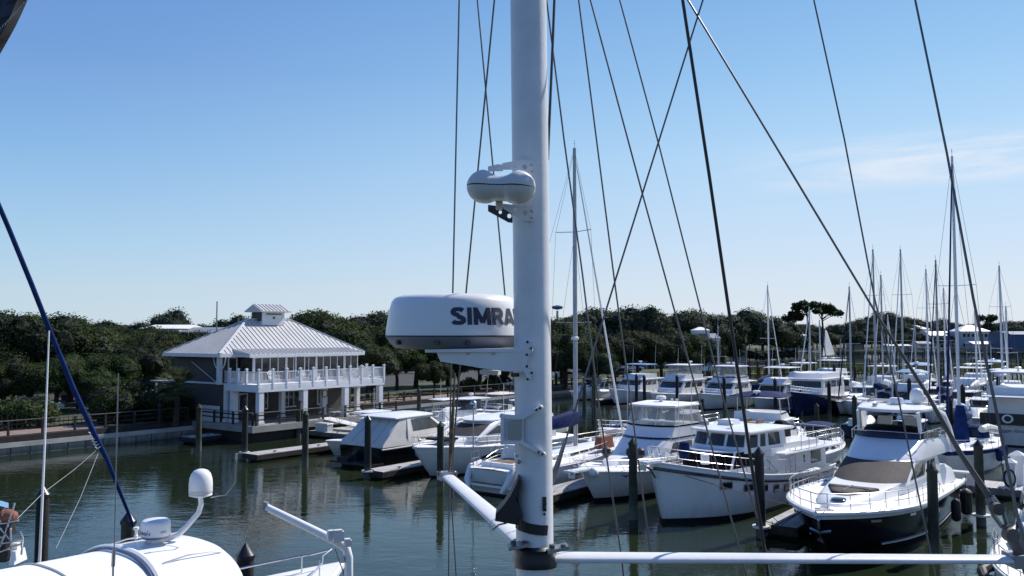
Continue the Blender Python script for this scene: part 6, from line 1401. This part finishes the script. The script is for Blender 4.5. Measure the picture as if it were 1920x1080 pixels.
mb = MB(); mb.tube([loc(PX(949, 981, 3.62)), loc(PX(935, 984, 3.7)), loc(PX(924, 993, 3.85))], .004, 5); mb.build('cable', M['black'], bw)
RO = _R

# --- radar scanner
rc = PX(852, 600, 4.08); rs = 4.08 / 3.25
zt_ = PX(852, 549, 3.9).z; zseam = PX(852, 629, 3.78).z; zb = PX(852, 655, 3.9).z
Rr = .325
rd = thing('radar_scanner', 'round white radar scanner with grey base and dark lettering beside the mast', 'radar', (rc.x, rc.y, zseam))
ht = zt_ - zseam
sup = [(Rr, 0), (Rr * .998, ht * .12), (Rr * .975, ht * .38), (Rr * .945, ht * .66), (Rr * .915, ht * .82), (Rr * .87, ht * .91), (Rr * .78, ht * .965), (Rr * .55, ht * .99), (.01, ht)]
mb = MB(); mb.lathe(sup, (0, 0, 0), 64); mb.build('upper_shell', M['gel'], rd, smooth=50)
lb2 = zb - zseam
mb = MB(); mb.lathe([(Rr * .7, lb2), (Rr * .86, lb2 * .93), (Rr * .93, lb2 * .6), (Rr * 1.003, lb2 * .12), (Rr * 1.003, -.001)], (0, 0, 0), 64)
lo = mb.build('lower_shell', M['grey_pl'], rd, smooth=40)
mb = MB(); mb.lathe([(Rr * 1.006, -.006), (Rr * 1.006, .0)], (0, 0, 0), 64); mb.build('seam', M['black'], rd)
for a in (-100, -75, -140):
    mb = MB(); x, y = math.cos(R(a)), math.sin(R(a)); mb.tube([(x * Rr * .88, y * Rr * .88, lb2 * .5), (x * Rr * .99, y * Rr * .99, lb2 * .5)], .011, 8); mb.build('foot_bolt', M['pilecap'], lo)
def rad_at(z):
    for (r0, z0), (r1, z1) in zip(sup, sup[1:]):
        if z0 <= z <= z1: return r0 + (r1 - r0) * (z - z0) / (z1 - z0)
    return Rr
facing = math.atan2(-rc.y, -rc.x)
hgt = .078; za = PX(852, 609, 3.76).z - zseam
A0, A1 = facing - R(3), facing + R(73)
def arc(cx, cy, rx_, ry_, a0, a1, n=10): return [(cx + rx_ * math.cos(R(a0 + (a1 - a0) * k / n)), cy + ry_ * math.sin(R(a0 + (a1 - a0) * k / n))) for k in range(n + 1)]
GL = {'S': (.80, [arc(.40, .74, .29, .16, 25, 260, 14) + arc(.41, .27, .30, .17, 80, -160, 14)]), 'I': (.26, [[(.13, .005), (.13, .995)]]),
      'M': (1.0, [[(.11, 0), (.11, 1)], [(.89, 0), (.89, 1)], [(.12, .96), (.5, .12)], [(.88, .96), (.5, .12)]]),
      'R': (.82, [[(.11, 0), (.11, 1)], [(.11, .90), (.45, .90)] + arc(.48, .68, .22, .22, 90, -90, 8) + [(.11, .46)], [(.45, .46), (.72, .0)]]),
      'A': (.92, [[(.08, 0), (.44, 1)], [(.84, 0), (.48, 1)], [(.22, .27), (.70, .27)]]), 'D': (.82, [[(.11, 0), (.11, 1)], [(.11, .90), (.38, .90)] + arc(.38, .5, .33, .40, 90, -90, 12) + [(.11, .10)]])}
tw = sum(GL[c][0] for c in 'SIMRAD') + .10 * 5; xo = 0; mb = MB(); lay = 0
for ch in 'SIMRAD':
    wd, strokes = GL[ch]
    for stp in strokes:
        lay += 1; fine = []
        for (xa, ya_), (xb, yb_) in zip(stp, stp[1:]):
            k_ = max(1, int(math.hypot(xb - xa, yb_ - ya_) / .12))
            for q in range(k_): fine.append((xa + (xb - xa) * q / k_, ya_ + (yb_ - ya_) * q / k_))
        fine.append(stp[-1]); g = []
        for q, (x_, y_) in enumerate(fine):
            a_ = fine[max(q - 1, 0)]; b_ = fine[min(q + 1, len(fine) - 1)]; dx, dy = b_[0] - a_[0], b_[1] - a_[1]; l_ = math.hypot(dx, dy); hw_ = .128; row = []
            for sgn in (-1, 1):
                xx = x_ - dy / l_ * hw_ * sgn; yy = y_ + dx / l_ * hw_ * sgn; yy = max(0, min(1, yy)); an = A0 + (A1 - A0) * (xo + xx) / tw; zz_ = za + yy * hgt; rr_ = rad_at(zz_) + .0015 + .0003 * (lay % 5)
                row.append((math.cos(an) * rr_, math.sin(an) * rr_, zz_))
            g.append(row)
        mb.sheet(g)
    xo += wd + .10
mb.build('lettering', M['letter'], rd, smooth=0, fix=False)
# --- radar bracket
rb = thing('radar_bracket', 'white wedge-shaped bracket that carries the radar scanner on the mast', 'bracket', PX(985, 675, 3.72)); RO = Vector(rb.location)
out = [(818, 660), (990, 657), (990, 697), (945, 696), (900, 690), (866, 684), (826, 678)]
dn, df = (lambda x: 3.84 - (x - 818) * .00125), .13
mb = MB(); mb.prism([loc(PX(x, y, dn(x))) for x, y in out], (.02, .11, 0)); mb.build('arm', M['mast_white'], rb, smooth=0)
mb = MB(); mb.prism([loc(PX(x, y, 3.84 if x < 900 else 3.615)) for x, y in ((797, 655), (998, 653), (998, 659), (797, 661))], (.04, .22, 0)); mb.build('flange', M['mast_white'], rb, smooth=0)
mb = MB(); mb.beam(loc(PX(903, 697, 3.86)), loc(PX(936, 699, 3.84)), .06, .018); mb.build('stiffener', M['mast_white'], rb)
ear = [(985, 655), (987, 641), (991, 639), (997, 650), (997, 660), (989, 676), (990, 690), (999, 698), (994, 712), (989, 714), (985, 700), (980, 690), (979, 668)]
mb = MB(); mb.prism([loc(PX(x, y, 3.612)) for x, y in ear], (0, .03, 0)); er = mb.build('end_plate', M['mast_white'], rb, smooth=0)
for x, y in ((989, 641), (996, 653), (988, 665), (988, 687), (997, 699), (989, 711)):
    mb = MB(); mb.sph(loc(PX(x, y, 3.610)), .0058, n=8, m=4); mb.build('bolt', M['pilecap'], er)
for x in (877, 925): mb = MB(); mb.box(loc(PX(x, 663, dn(x) - .004)), (.018, .01, .009)); mb.build('slot', M['alu_grey'], rb)
RO = _R
# --- radar reflector pod
pod = thing('radar_reflector', 'white peanut-shaped twin-lobed reflector pod on the mast above the radar', 'radar reflector', PX(939, 349, 3.52)); RO = Vector(pod.location)
pl, prr = loc(PX(909, 350, 3.54)), loc(PX(970, 351, 3.50)); ax = (prr - pl).normalized(); sd2 = ax.cross(Vector((0, 0, 1))).normalized(); up2 = sd2.cross(ax)
half = (prr - pl).length / 2; rad = .076; mid = (pl + prr) / 2
def podmesh(lo_, hi_, off=0, n=40):
    mb = MB(); g = []
    for i in range(n + 1):
        row = []
        s = -1 + 2 * i / n; x = s * (half + rad); ra = 0
        for c_ in (-half, half):
            d = abs(x - c_)
            if d < rad: ra = max(ra, math.sqrt(max(0, rad * rad - d * d)))
        nk = rad * .90 * (1 - .0 * abs(s)); 
        if abs(x) < half: ra = max(ra, nk * (.93 + .07 * (abs(x) / half) ** 2))
        ra = max(ra, .0005) + off
        for j in range(13):
            a = lo_ + (hi_ - lo_) * j / 12; zsc = 1.0 if math.sin(a) < 0 else (1 - .22 * max(0, 1 - (abs(x) / half) ** 2))
            row.append(mid + ax * x + sd2 * math.cos(a) * ra + up2 * math.sin(a) * ra * zsc * .93)
        g.append(row)
    mb.sheet(g); return mb
podmesh(0, PI).build('upper_shell', M['gel_old'], pod, smooth=60, fix=False); podmesh(PI, 2 * PI).build('lower_shell', M['gel_old'], pod, smooth=60, fix=False)
mb = podmesh(-.035, .035, .0012); mb.build('seam', M['brown_dark'], pod, fix=False); podmesh(PI - .035, PI + .035, .0012).build('seam', M['brown_dark'], pod, fix=False)
def plate(name, outer, holes, Y, th, m, par, tilt=0):
    cu = bpy.data.curves.new(name, 'CURVE'); cu.dimensions = '2D'; cu.fill_mode = 'BOTH'; cu.extrude = th / 2
    def spl(pts):
        s = cu.splines.new('POLY'); s.points.add(len(pts) - 1); s.use_cyclic_u = True
        for q, (x, y) in zip(s.points, pts): P = PX(x, y, Y); q.co = (P.x - RO.x, P.z - RO.z, 0, 1)
    spl(outer)
    for hx, hy, hr in holes: spl([(hx + hr * math.cos(k * PI / 7), hy + hr * 1.1 * math.sin(k * PI / 7)) for k in range(14)])
    ob = bpy.data.objects.new(name, cu); col.objects.link(ob); dg = bpy.context.evaluated_depsgraph_get(); dg.update(); me = bpy.data.meshes.new_from_object(ob.evaluated_get(dg)); bpy.data.objects.remove(ob)
    me.materials.clear(); me.materials.append(M[m]); o = bpy.data.objects.new(name, me); col.objects.link(o); o.parent = par; o.rotation_euler = (PI / 2, 0, tilt); o.location = (0, Y - RO.y, 0); return o
RO = _R
br = thing('reflector_bracket', 'white perforated plates holding the twin-lobed pod to the mast', 'bracket', PX(985, 360, 3.64)); RO = Vector(br.location)
plate('upper_plate', [(942, 306), (982, 299), (1001, 303), (1001, 330), (985, 326), (968, 318), (942, 318)], [(966, 313, 3), (984, 313, 4.5)], 3.63, .006, 'mast_white', br)
plate('upper_tab', [(915, 313), (932, 309), (943, 309), (943, 320), (915, 321)], [], 3.60, .02, 'mast_white', br)
plate('lower_plate', [(942, 382), (1001, 388), (1001, 415), (985, 414), (972, 408), (944, 391)], [(966, 393, 3.4), (984, 400, 4.6)], 3.63, .006, 'mast_white', br)
plate('back_plate', [(915, 384), (945, 388), (961, 398), (961, 418), (953, 417), (915, 396)], [(938, 398, 3.2), (955, 405, 4.0)], 3.80, .006, 'siding', br)
mb = MB(); mb.tube([loc(PX(936, 376, 3.56)), loc(PX(936, 393, 3.56))], [.016, .014], 10); mb.build('swivel', M['cream'], br)
for x, y in ((997, 309), (998, 321), (997, 395), (997, 408)): mb = MB(); mb.sph(loc(PX(x, y, 3.622)), .0045, n=6, m=4); mb.build('bolt', M['alu_grey'], br)
RO = _R

# --- black canvas corner, top left
bc = thing('dark_sail_cover', 'black stitched canvas sail edge in the top left corner', 'sail cover', PX(-20, 20, 2.6)); O = Vector(bc.location)
mb = MB(); g = []
for i in range(13):
    y = -160 + i * 26; xe = 52 - (y) * .5 + 2 * math.sin(i); row = []
    for j in range(7): x = xe - 22 * j; row.append(PX(x, y + j * 6, 2.6 - .05 * math.sin(j * 1.1) - .015 * math.sin(i * 1.7 + j)) - O)
    g.append(row)
mb.sheet(g); mb.build('canvas', M['black'], bc, smooth=60)
mb = MB()
for i in range(26):
    f = i / 25; x, y = 52 - 62 * f, -2 + 68 * f; mb.beam(PX(x, y, 2.54) - O, PX(x - 2.2 + (2 if i % 2 else -1), y + 2.0, 2.54) - O, .0012, .0012)
mb.build('stitching', M['cream'], bc)

# --- blue furled stay at the left, with its boat out of frame
fs_ = boat('sailing_boat', 'sailboat whose blue wrapped furled sail slants across the left side', -23.2, 13.4, AWAY, cat='sailboat')
O = Vector(fs_.location)
hl = Hull(12, 3.6, 1.3, 1.1); 
Rinv = Matrix.Rotation(-AWAY, 3, 'Z')
def lw(p): return Rinv @ (Vector(p) - O)
sp_pts = [(262, 1022, 22.0), (245, 972, 21.6), (226, 925, 21.2), (201, 862, 20.8), (176, 812, 20.4), (138, 730, 19.6), (98, 632, 18.8), (60, 535, 18.0), (18, 432, 17.2), (-30, 320, 16.4), (-120, 110, 15.2)]
mb = MB(); mb.tube([lw(PX(*p)) for p in sp_pts], [.025, .036, .044, .054, .064, .060, .056, .052, .048, .044, .04], 10); f0 = mb.build('furled_sail', M['blue_canvas'], fs_)
mb = MB()
for k_ in range(3):
    pts = []
    for i in range(40):
        f = i / 39; P = PX(186 - 14 * f, 842 - 32 * f, 20.6 - .2 * f); a = f * 12 + k_ * 2; pts.append(lw(P + Vector((math.cos(a) * .07, math.sin(a) * .07, 0))))
    mb.tube(pts, .012, 4)
mb.build('sheet_wrap', M['canvas_white'], f0)
for pts in ([(180, 845, 20.5), (140, 880, 19), (80, 925, 17.5), (20, 985, 16)], [(184, 850, 20.5), (150, 935, 18.5), (105, 1028, 16.5)]): mb = MB(); mb.tube([lw(PX(*p)) for p in pts], .0055, 4); mb.build('jib_sheet', M['alu_grey'], fs_)
p = PX(-700, 1500, 16); 
hl.build(fs_, 'gel', 'black'); [setattr(c_, 'location', lw(W(-23.2, 12.2)) ) for c_ in fs_.children if c_.name.split('.')[0] in ('hull', 'deck', 'rub_rail')]
q = PX(-120, 110, 15.2); mb = MB(); bse = lw((q.x - 1.0, q.y - 2.2, .9)); mb.tube([bse, bse + Vector((0, 0, 18))], .1, 10); mb.build('mast', M['mast_alu'], fs_)

# ================================================================ near white motor yacht, bottom left
ya = boat('motor_yacht', 'large white motor yacht in the bottom left with arched canvas top', -12.9, 11.6, AWAY, cat='motorboat'); O = Vector(ya.location)
hl = Hull(17.4, 4.9, 4.05, 2.9, rake=1.6, tm=.5, st=.9, pw=2.5); hl.build(ya, 'gel', 'navy', rub='gel', rr=.07)
CX = lambda b: b - 11.6
lf = Loft((2.7, -14, -2.9, 1.6, 1.4, 1.0), (3.5, -14, -3.0, 1.5, 1.3, 1.0), (4.55, -13.8, -3.6, 1.3, 1.15, .8)); c = lf.build('deckhouse', 'gel', ya, cap=0)
lf.patch('F', .05, .95, 1.1, 1.9, parent=c, name='windscreen', m='vinyl', n=10)
for q_ in 'PS': lf.patch(q_, .05, .9, 1.1, 1.85, parent=c, name='side_window', m='vinyl')
def arch(name, x0, x1, w, zc, drop, th, m, par, front=0, k=2.6, wf=None, rise=0):
    mb = MB(); nx, ny = 14, 20; top = []; bot = []
    for i in range(nx + 1):
        f = i / nx; x = x0 + (x1 - x0) * f; ww = w + ((wf or w) - w) * f; fr_ = front * max(0, (f - .8) / .2) ** 2
        r1, r2 = [], []
        for j in range(ny + 1):
            s = -1 + 2 * j / ny; z = zc + rise * (1 - f) ** 1.5 - drop * abs(s) ** k - fr_ + .02 * math.sin(6 * f) * (1 - s * s)
            r1.append((x - .2 * (abs(s) ** 3) * f, s * ww, z)); r2.append((x - .2 * (abs(s) ** 3) * f, s * ww * .985, z - th))
        top.append(r1); bot.append(r2)
    mb.sheet(top); mb.sheet([r[::-1] for r in bot])
    for a_, b_ in ((top[0], bot[0]), (top[-1], bot[-1]), ([r[0] for r in top], [r[0] for r in bot]), ([r[-1] for r in top], [r[-1] for r in bot])): mb.sheet([a_, b_])
    return mb.build(name, M[m], par, smooth=50)
TX = .72  # port offset of the top relative to the hull axis
top_e = thing('tmp', None, None); bpy.data.objects.remove(top_e)
a1 = arch('hardtop', -4.55, -3.0, 1.5, 5.16, .50, .05, 'gel', ya, front=.18, wf=1.42); a1.location = (0, 0, 0)
a2 = arch('canvas_top', -13, -4.45, 1.62, 5.13, .62, .03, 'canvas_white', ya, rise=.42)
for i, x in enumerate((-5.6, -6.9, -8.4)):
    mb = MB(); mb.tube([(x, s * 1.62, 5.135 + .42 * (1 - (x + 13) / 8.55) ** 1.5 - .62 * abs(s) ** 2.6 - .01) for s in [k_ / 10 for k_ in range(-10, 11)]], .016, 5); mb.build('canvas_seam', M['canvas_tan'], a2)
mb = MB(); mb.tube([(-4.45 - .2 * abs(s) ** 3, s * 1.56, 5.19 - .60 * abs(s) ** 2.6) for s in [k_ / 12 for k_ in range(-12, 13)]], .05, 6, flat=.6); mb.build('hardtop_rim', M['gel'], a1)
mb = MB(); mb.tube([(-4.53 - .2 * abs(s) ** 3, s * 1.575, 5.155 - .60 * abs(s) ** 2.6) for s in [k_ / 12 for k_ in range(-12, 13)]], .022, 5); mb.build('rim_shadow_gap', M['alu_grey'], a1)
# enclosure drop on the front
lf = Loft((4.0, -4.5, -2.6, 1.55, 1.4, .5), (4.62, -4.5, -3.0, 1.5, 1.35, .5)); lf.build('front_curtain', 'canvas_white', ya, cap=0)
hl.rail(ya, .55, .995, .30, 6, mid=False, r=.02, inset=.15, fwd=.0)
# radar dome with lettering, in local coordinates of the yacht
gp = lw_ = Rinv @ (PX(292, 990, 13.95) - O); gz = PX(292, 1003, 13.95).z; gx, gy = gp.x, gp.y; gr = .232; gh = PX(292, 974, 13.95).z - gz
mb = MB(); mb.lathe([(gr * .8, -.03), (gr * .97, 0), (gr, .03), (gr * .98, gh * .7), (gr * .92, gh * .93), (gr * .8, gh), (.01, gh * 1.03)], (gx, gy, gz), 32); gd = mb.build('radar_dome', M['gel'], ya, smooth=50)
mb = MB(); mb.lathe([(gr * .55, -.045), (gr * .9, -.035), (gr * .975, -.002), (gr * .975, 0)], (gx, gy, gz), 32); mb.build('dome_base', M['alu_grey'], gd)
def wraptext(body, ang0, ang1, z0_, hh, bold=.02):
    me = text_mesh('lettering', body, 1, 'grey_pl', bold=bold); xs = [v.co.x for v in me.vertices]; ys = [v.co.y for v in me.vertices]; a, b = min(xs), max(xs); c2, d2 = min(ys), max(ys)
    for v in me.vertices:
        u = (v.co.x - a) / (b - a); w_ = (v.co.y - c2) / (d2 - c2); an = ang0 + (ang1 - ang0) * u; v.co = Vector((gx + math.cos(an) * (gr + .003), gy + math.sin(an) * (gr + .003), gz + z0_ + hh * w_))
    o = bpy.data.objects.new('lettering', me); col.objects.link(o); o.parent = gd
fc = math.atan2(-gp.y - 0, -gp.x)   # refined below: direction to the camera in yacht space
cdir = Rinv @ (Vector((0, 0, H)) - (PX(292, 990, 13.95))); fc = math.atan2(cdir.y, cdir.x)
wraptext('GARMIN', fc - R(105), fc - R(20), .035, .055); wraptext('18HD', fc + R(18), fc + R(42), .06, .035, 0)
mb = MB(); an = fc - R(30); P0 = Vector((gx, gy, gz)); 
tri = [(an - .05, .10), (an + .05, .10), (an, .125)]; mb.add([(gx + math.cos(q) * (gr + .003), gy + math.sin(q) * (gr + .003), gz + z_) for q, z_ in tri], [(0, 1, 2)]); mb.build('emblem', M['grey_pl'], gd)
mb = MB(); mb.box((gx - .02, gy, gz - .16), (.24, .26, .24), taper=.75); mb.box((gx - .05, gy, gz - .26), (.7, .42, .05)); mb.build('dome_mount', M['gel'], ya)
def yl(px, py, Y): return Rinv @ (PX(px, py, Y) - O)
st = [yl(300, 1014, 14.0), yl(335, 1002, 14.1), yl(352, 985, 14.15), yl(372, 962, 14.2), yl(377, 945, 14.2), yl(376, 932, 14.2)]
mb = MB(); mb.tube(st, [.06, .05, .045, .042, .04, .04], 10); mb.build('dome_arm', M['gel'], ya)
sdp = yl(376, 932, 14.2); r_ = .188; z_ = sdp.z
mb = MB(); mb.lathe([(r_ * .5, 0), (r_ * .98, .03), (r_ * .98, .05)], (sdp.x, sdp.y, z_), 28); mb.build('dome_plate', M['gel'], ya)
mb = MB(); mb.lathe([(r_ * .92, .05), (r_, .09), (r_, .22), (r_ * .96, .30), (r_ * .82, .38), (r_ * .6, .43), (r_ * .3, .455), (.01, .46)], (sdp.x, sdp.y, z_), 28); dm = mb.build('satellite_dome', M['gel'], ya, smooth=50)
mb = MB(); mb.lathe([(r_ * .9, .045), (r_ * 1.005, .085), (r_ * 1.005, .12)], (sdp.x, sdp.y, z_), 28); mb.build('dome_band', M['canvas_tan'], dm)
mb = MB(); mb.tube([yl(395, 933, 14.2), yl(424, 928, 14.2), yl(441, 905, 14.2), yl(444, 856, 14.2)], .011, 5); mb.tube([yl(443, 862, 14.2), yl(444, 850, 14.2)], .022, 6); mb.build('anemometer', M['alu_grey'], ya)
mb = MB(); q = yl(255, 1006, 14.1); mb.lathe([(.03, -.04), (.03, .02), (.02, .03), (.022, .10), (.045, .115), (.045, .15), (.01, .16)], tuple(q), 10); mb.build('gps_antenna', M['gel'], ya)
mb = MB(); mb.tube([yl(296, 1040, 13.6), yl(295, 1028, 13.6)], .03, 8); mb.sph(yl(286, 1042, 13.6), .025, n=8); mb.sph(yl(296, 1045, 13.6), .028, n=8); mb.build('cable_clip', M['navy'], ya)
mb = MB(); mb.tube([yl(300, 1034, 13.6), yl(322, 1041, 13.6), yl(345, 1046, 13.6)], .008, 4); mb.tube([yl(330, 1054, 13.5), yl(337, 1046, 13.5), yl(352, 1050, 13.5), yl(353, 1044, 13.5), yl(345, 1042, 13.5)], .014, 5); mb.build('cord', M['grey_pl'], ya)
mb = MB(); mb.tube([(-3.35 + .12 * math.cos(k_ * PI / 8), .55 + .25 * math.sin(k_ * PI / 8), 5.135) for k_ in range(17)], .012, 4); mb.build('hatch_rim', M['alu_grey'], ya)
for yy in (-.85, .9): mb = MB(); mb.tube([(-4.3, yy, 5.06), (-3.9, yy, 5.10), (-3.5, yy, 5.08), (-3.3, yy, 5.03)], .014, 5); mb.build('grab_rail', M['steel'], ya)
mb = MB(); mb.tube([yl(293, 1012, 13.9), yl(280, 1022, 13.9), yl(262, 1024, 14.0), yl(256, 1014, 14.1)], .007, 4); mb.build('dome_cable', M['grey_pl'], ya)
# tall white antenna and near whip
mb = MB(); mb.tube([yl(92, 620, 16.2), yl(84, 830, 16.1), yl(75, 1035, 16.0), yl(73, 1075, 16.0)], [.014, .020, .027, .03], 8); mb.build('outrigger_pole', M['gel'], ya)
mb = MB(); mb.tube([yl(222, 700, 12.0), yl(214, 1032, 12.0)], .009, 5); mb.tube([yl(213.5, 1030, 12.0), yl(212, 1062, 12.0)], .026, 8); mb.tube([yl(212, 1062, 12.0), yl(211, 1130, 12.0)], .016, 6); mb.build('whip_antenna', M['alu_grey'], ya)
# davit on the foredeck
dv = thing('boarding_davit', 'thick white bent davit pole with lamps standing on the near yacht foredeck', 'davit', PX(653, 1200, 12.6)); O2 = Vector(dv.location)
def dl(px, py, Y): return PX(px, py, Y) - O2
mb = MB(); mb.tube([dl(654, 1420, 12.6), dl(654, 1080, 12.6), dl(654, 1045, 12.6), dl(650, 1030, 12.6), dl(641, 1021, 12.6), dl(625, 1012, 12.6), dl(500, 951, 12.7)], [.062, .062, .062, .063, .066, .062, .052], 14); mb.build('pole', M['gel'], dv)
mb = MB(); mb.prism([dl(493, 941, 12.66), dl(500, 943, 12.66), dl(505, 956, 12.66), dl(500, 962, 12.66), dl(493, 957, 12.66)], (.0, .09, 0)); mb.build('end_cap', M['alu_grey'], dv)
for i, (x, y, s) in enumerate(((621, 1003, 1), (634, 1005, 1.4), (652, 1018, .9))):
    p_ = dl(x, y, 12.5); mb = MB(); mb.box(tuple(p_), (.11 * s, .12, .10 * s), .4); mb.box((p_.x, p_.y - .01, p_.z + .055 * s), (.08 * s, .09, .03), .4); mb.build('lamp', M['gel_old'], dv)
mb = MB(); mb.box(tuple(dl(642, 1049, 12.55)), (.05, .06, .09)); mb.build('cleat', M['cream'], dv)
mb = MB(); mb.tube([dl(628, 1029, 12.6), dl(648, 1085, 12.6)], .008, 4); mb.tube([dl(492, 952, 12.6), dl(440, 1052, 13.5)], .006, 4); mb.build('cord', M['wire'], dv)

# --- stern of a neighbouring boat at the far left edge
nb = thing('small_cruiser', 'stern of a small cruiser with blue bimini and chrome rails at the left edge', 'motorboat', PX(5, 1040, 15.0)); O3 = Vector(nb.location)
def nl(px, py, Y=15.0): return PX(px, py, Y) - O3
mb = MB(); g = []
for i in range(5): g.append([nl(-80 + j * 12, 932 + 3 * (abs(j - 4) ** 1.3) * .6 + 2.5 * i, 15.4 - .35 * i) + Vector((0, 0, .0)) for j in range(9)])
mb.sheet(g); mb.build('bimini', M['lightblue'], nb)
mb = MB()
for pts in ([(28, 943), (10, 1000), (-8, 1045)], [(12, 946), (-10, 1010)], [(-20, 985), (16, 980), (35, 975)], [(0, 1035), (40, 1020)], [(0, 1020), (42, 1012)], [(38, 996), (43, 1008), (40, 1040)], [(20, 990), (22, 1045)], [(0, 990), (20, 1012)]): mb.tube([nl(*p) for p in pts], .018, 6)
mb.build('stainless_rail', M['steel'], nb)
mb = MB(); mb.lathe([(.01, -.4), (.10, -.38), (.13, -.1), (.12, .1), (.08, .2), (.01, .24)], nl(8, 968, 15.1), 14, axis='x'); mb.build('rolled_cover', M['orange'], nb)
mb = MB(); mb.box(nl(14, 992, 15.1), (.22, .2, .2), taper=.7); mb.box(nl(10, 1030, 15.1), (.12, .2, .4), taper=.8); mb.build('engine', M['black'], nb)
mb = MB(); mb.box(nl(-20, 1150, 15.3), (.8, 1.2, .5)); mb.build('hull', M['gel'], nb); mb = MB(); mb.box(nl(34, 1042, 15.1), (.10, .4, .22), taper=.7); mb.box(nl(30, 1024, 15.1), (.1, .1, .12)); mb.build('stern_seat', M['gel'], nb)

# --- bow beam and dinghy at the bottom right corner
motor('motor_cruiser', 'white cruiser whose deck edge pokes in at the bottom right corner', -2.3, 24.4, TOW, 15, 4.2, 2.25, 1.5, 'express', group=None, bottom='black')
dg_ = thing('grey_dinghy', 'grey inflatable dinghy tube below the spreader at the bottom right', 'dinghy', PZ(1900, 1075, .5)); O5 = Vector(dg_.location)
def d5(px, py, z=.5): return PZ(px, py, z) - O5
mb = MB(); mb.tube([d5(1980, 1066), d5(1900, 1063), d5(1856, 1062), d5(1842, 1070), d5(1848, 1086), d5(1900, 1096), d5(1980, 1104)], .17, 10); mb.build('tube', M['rubber'], dg_)
mb = MB(); mb.tube([d5(1960, 1072, .35), d5(1890, 1075, .3), d5(1870, 1078, .3)], .12, 8); mb.build('net', M['lightblue'], dg_)
for o in list(bpy.data.objects):
    if o.type == 'EMPTY' and o.parent is None and o.location.y < -800:
        for c in list(o.children): bpy.data.objects.remove(c)
        bpy.data.objects.remove(o)
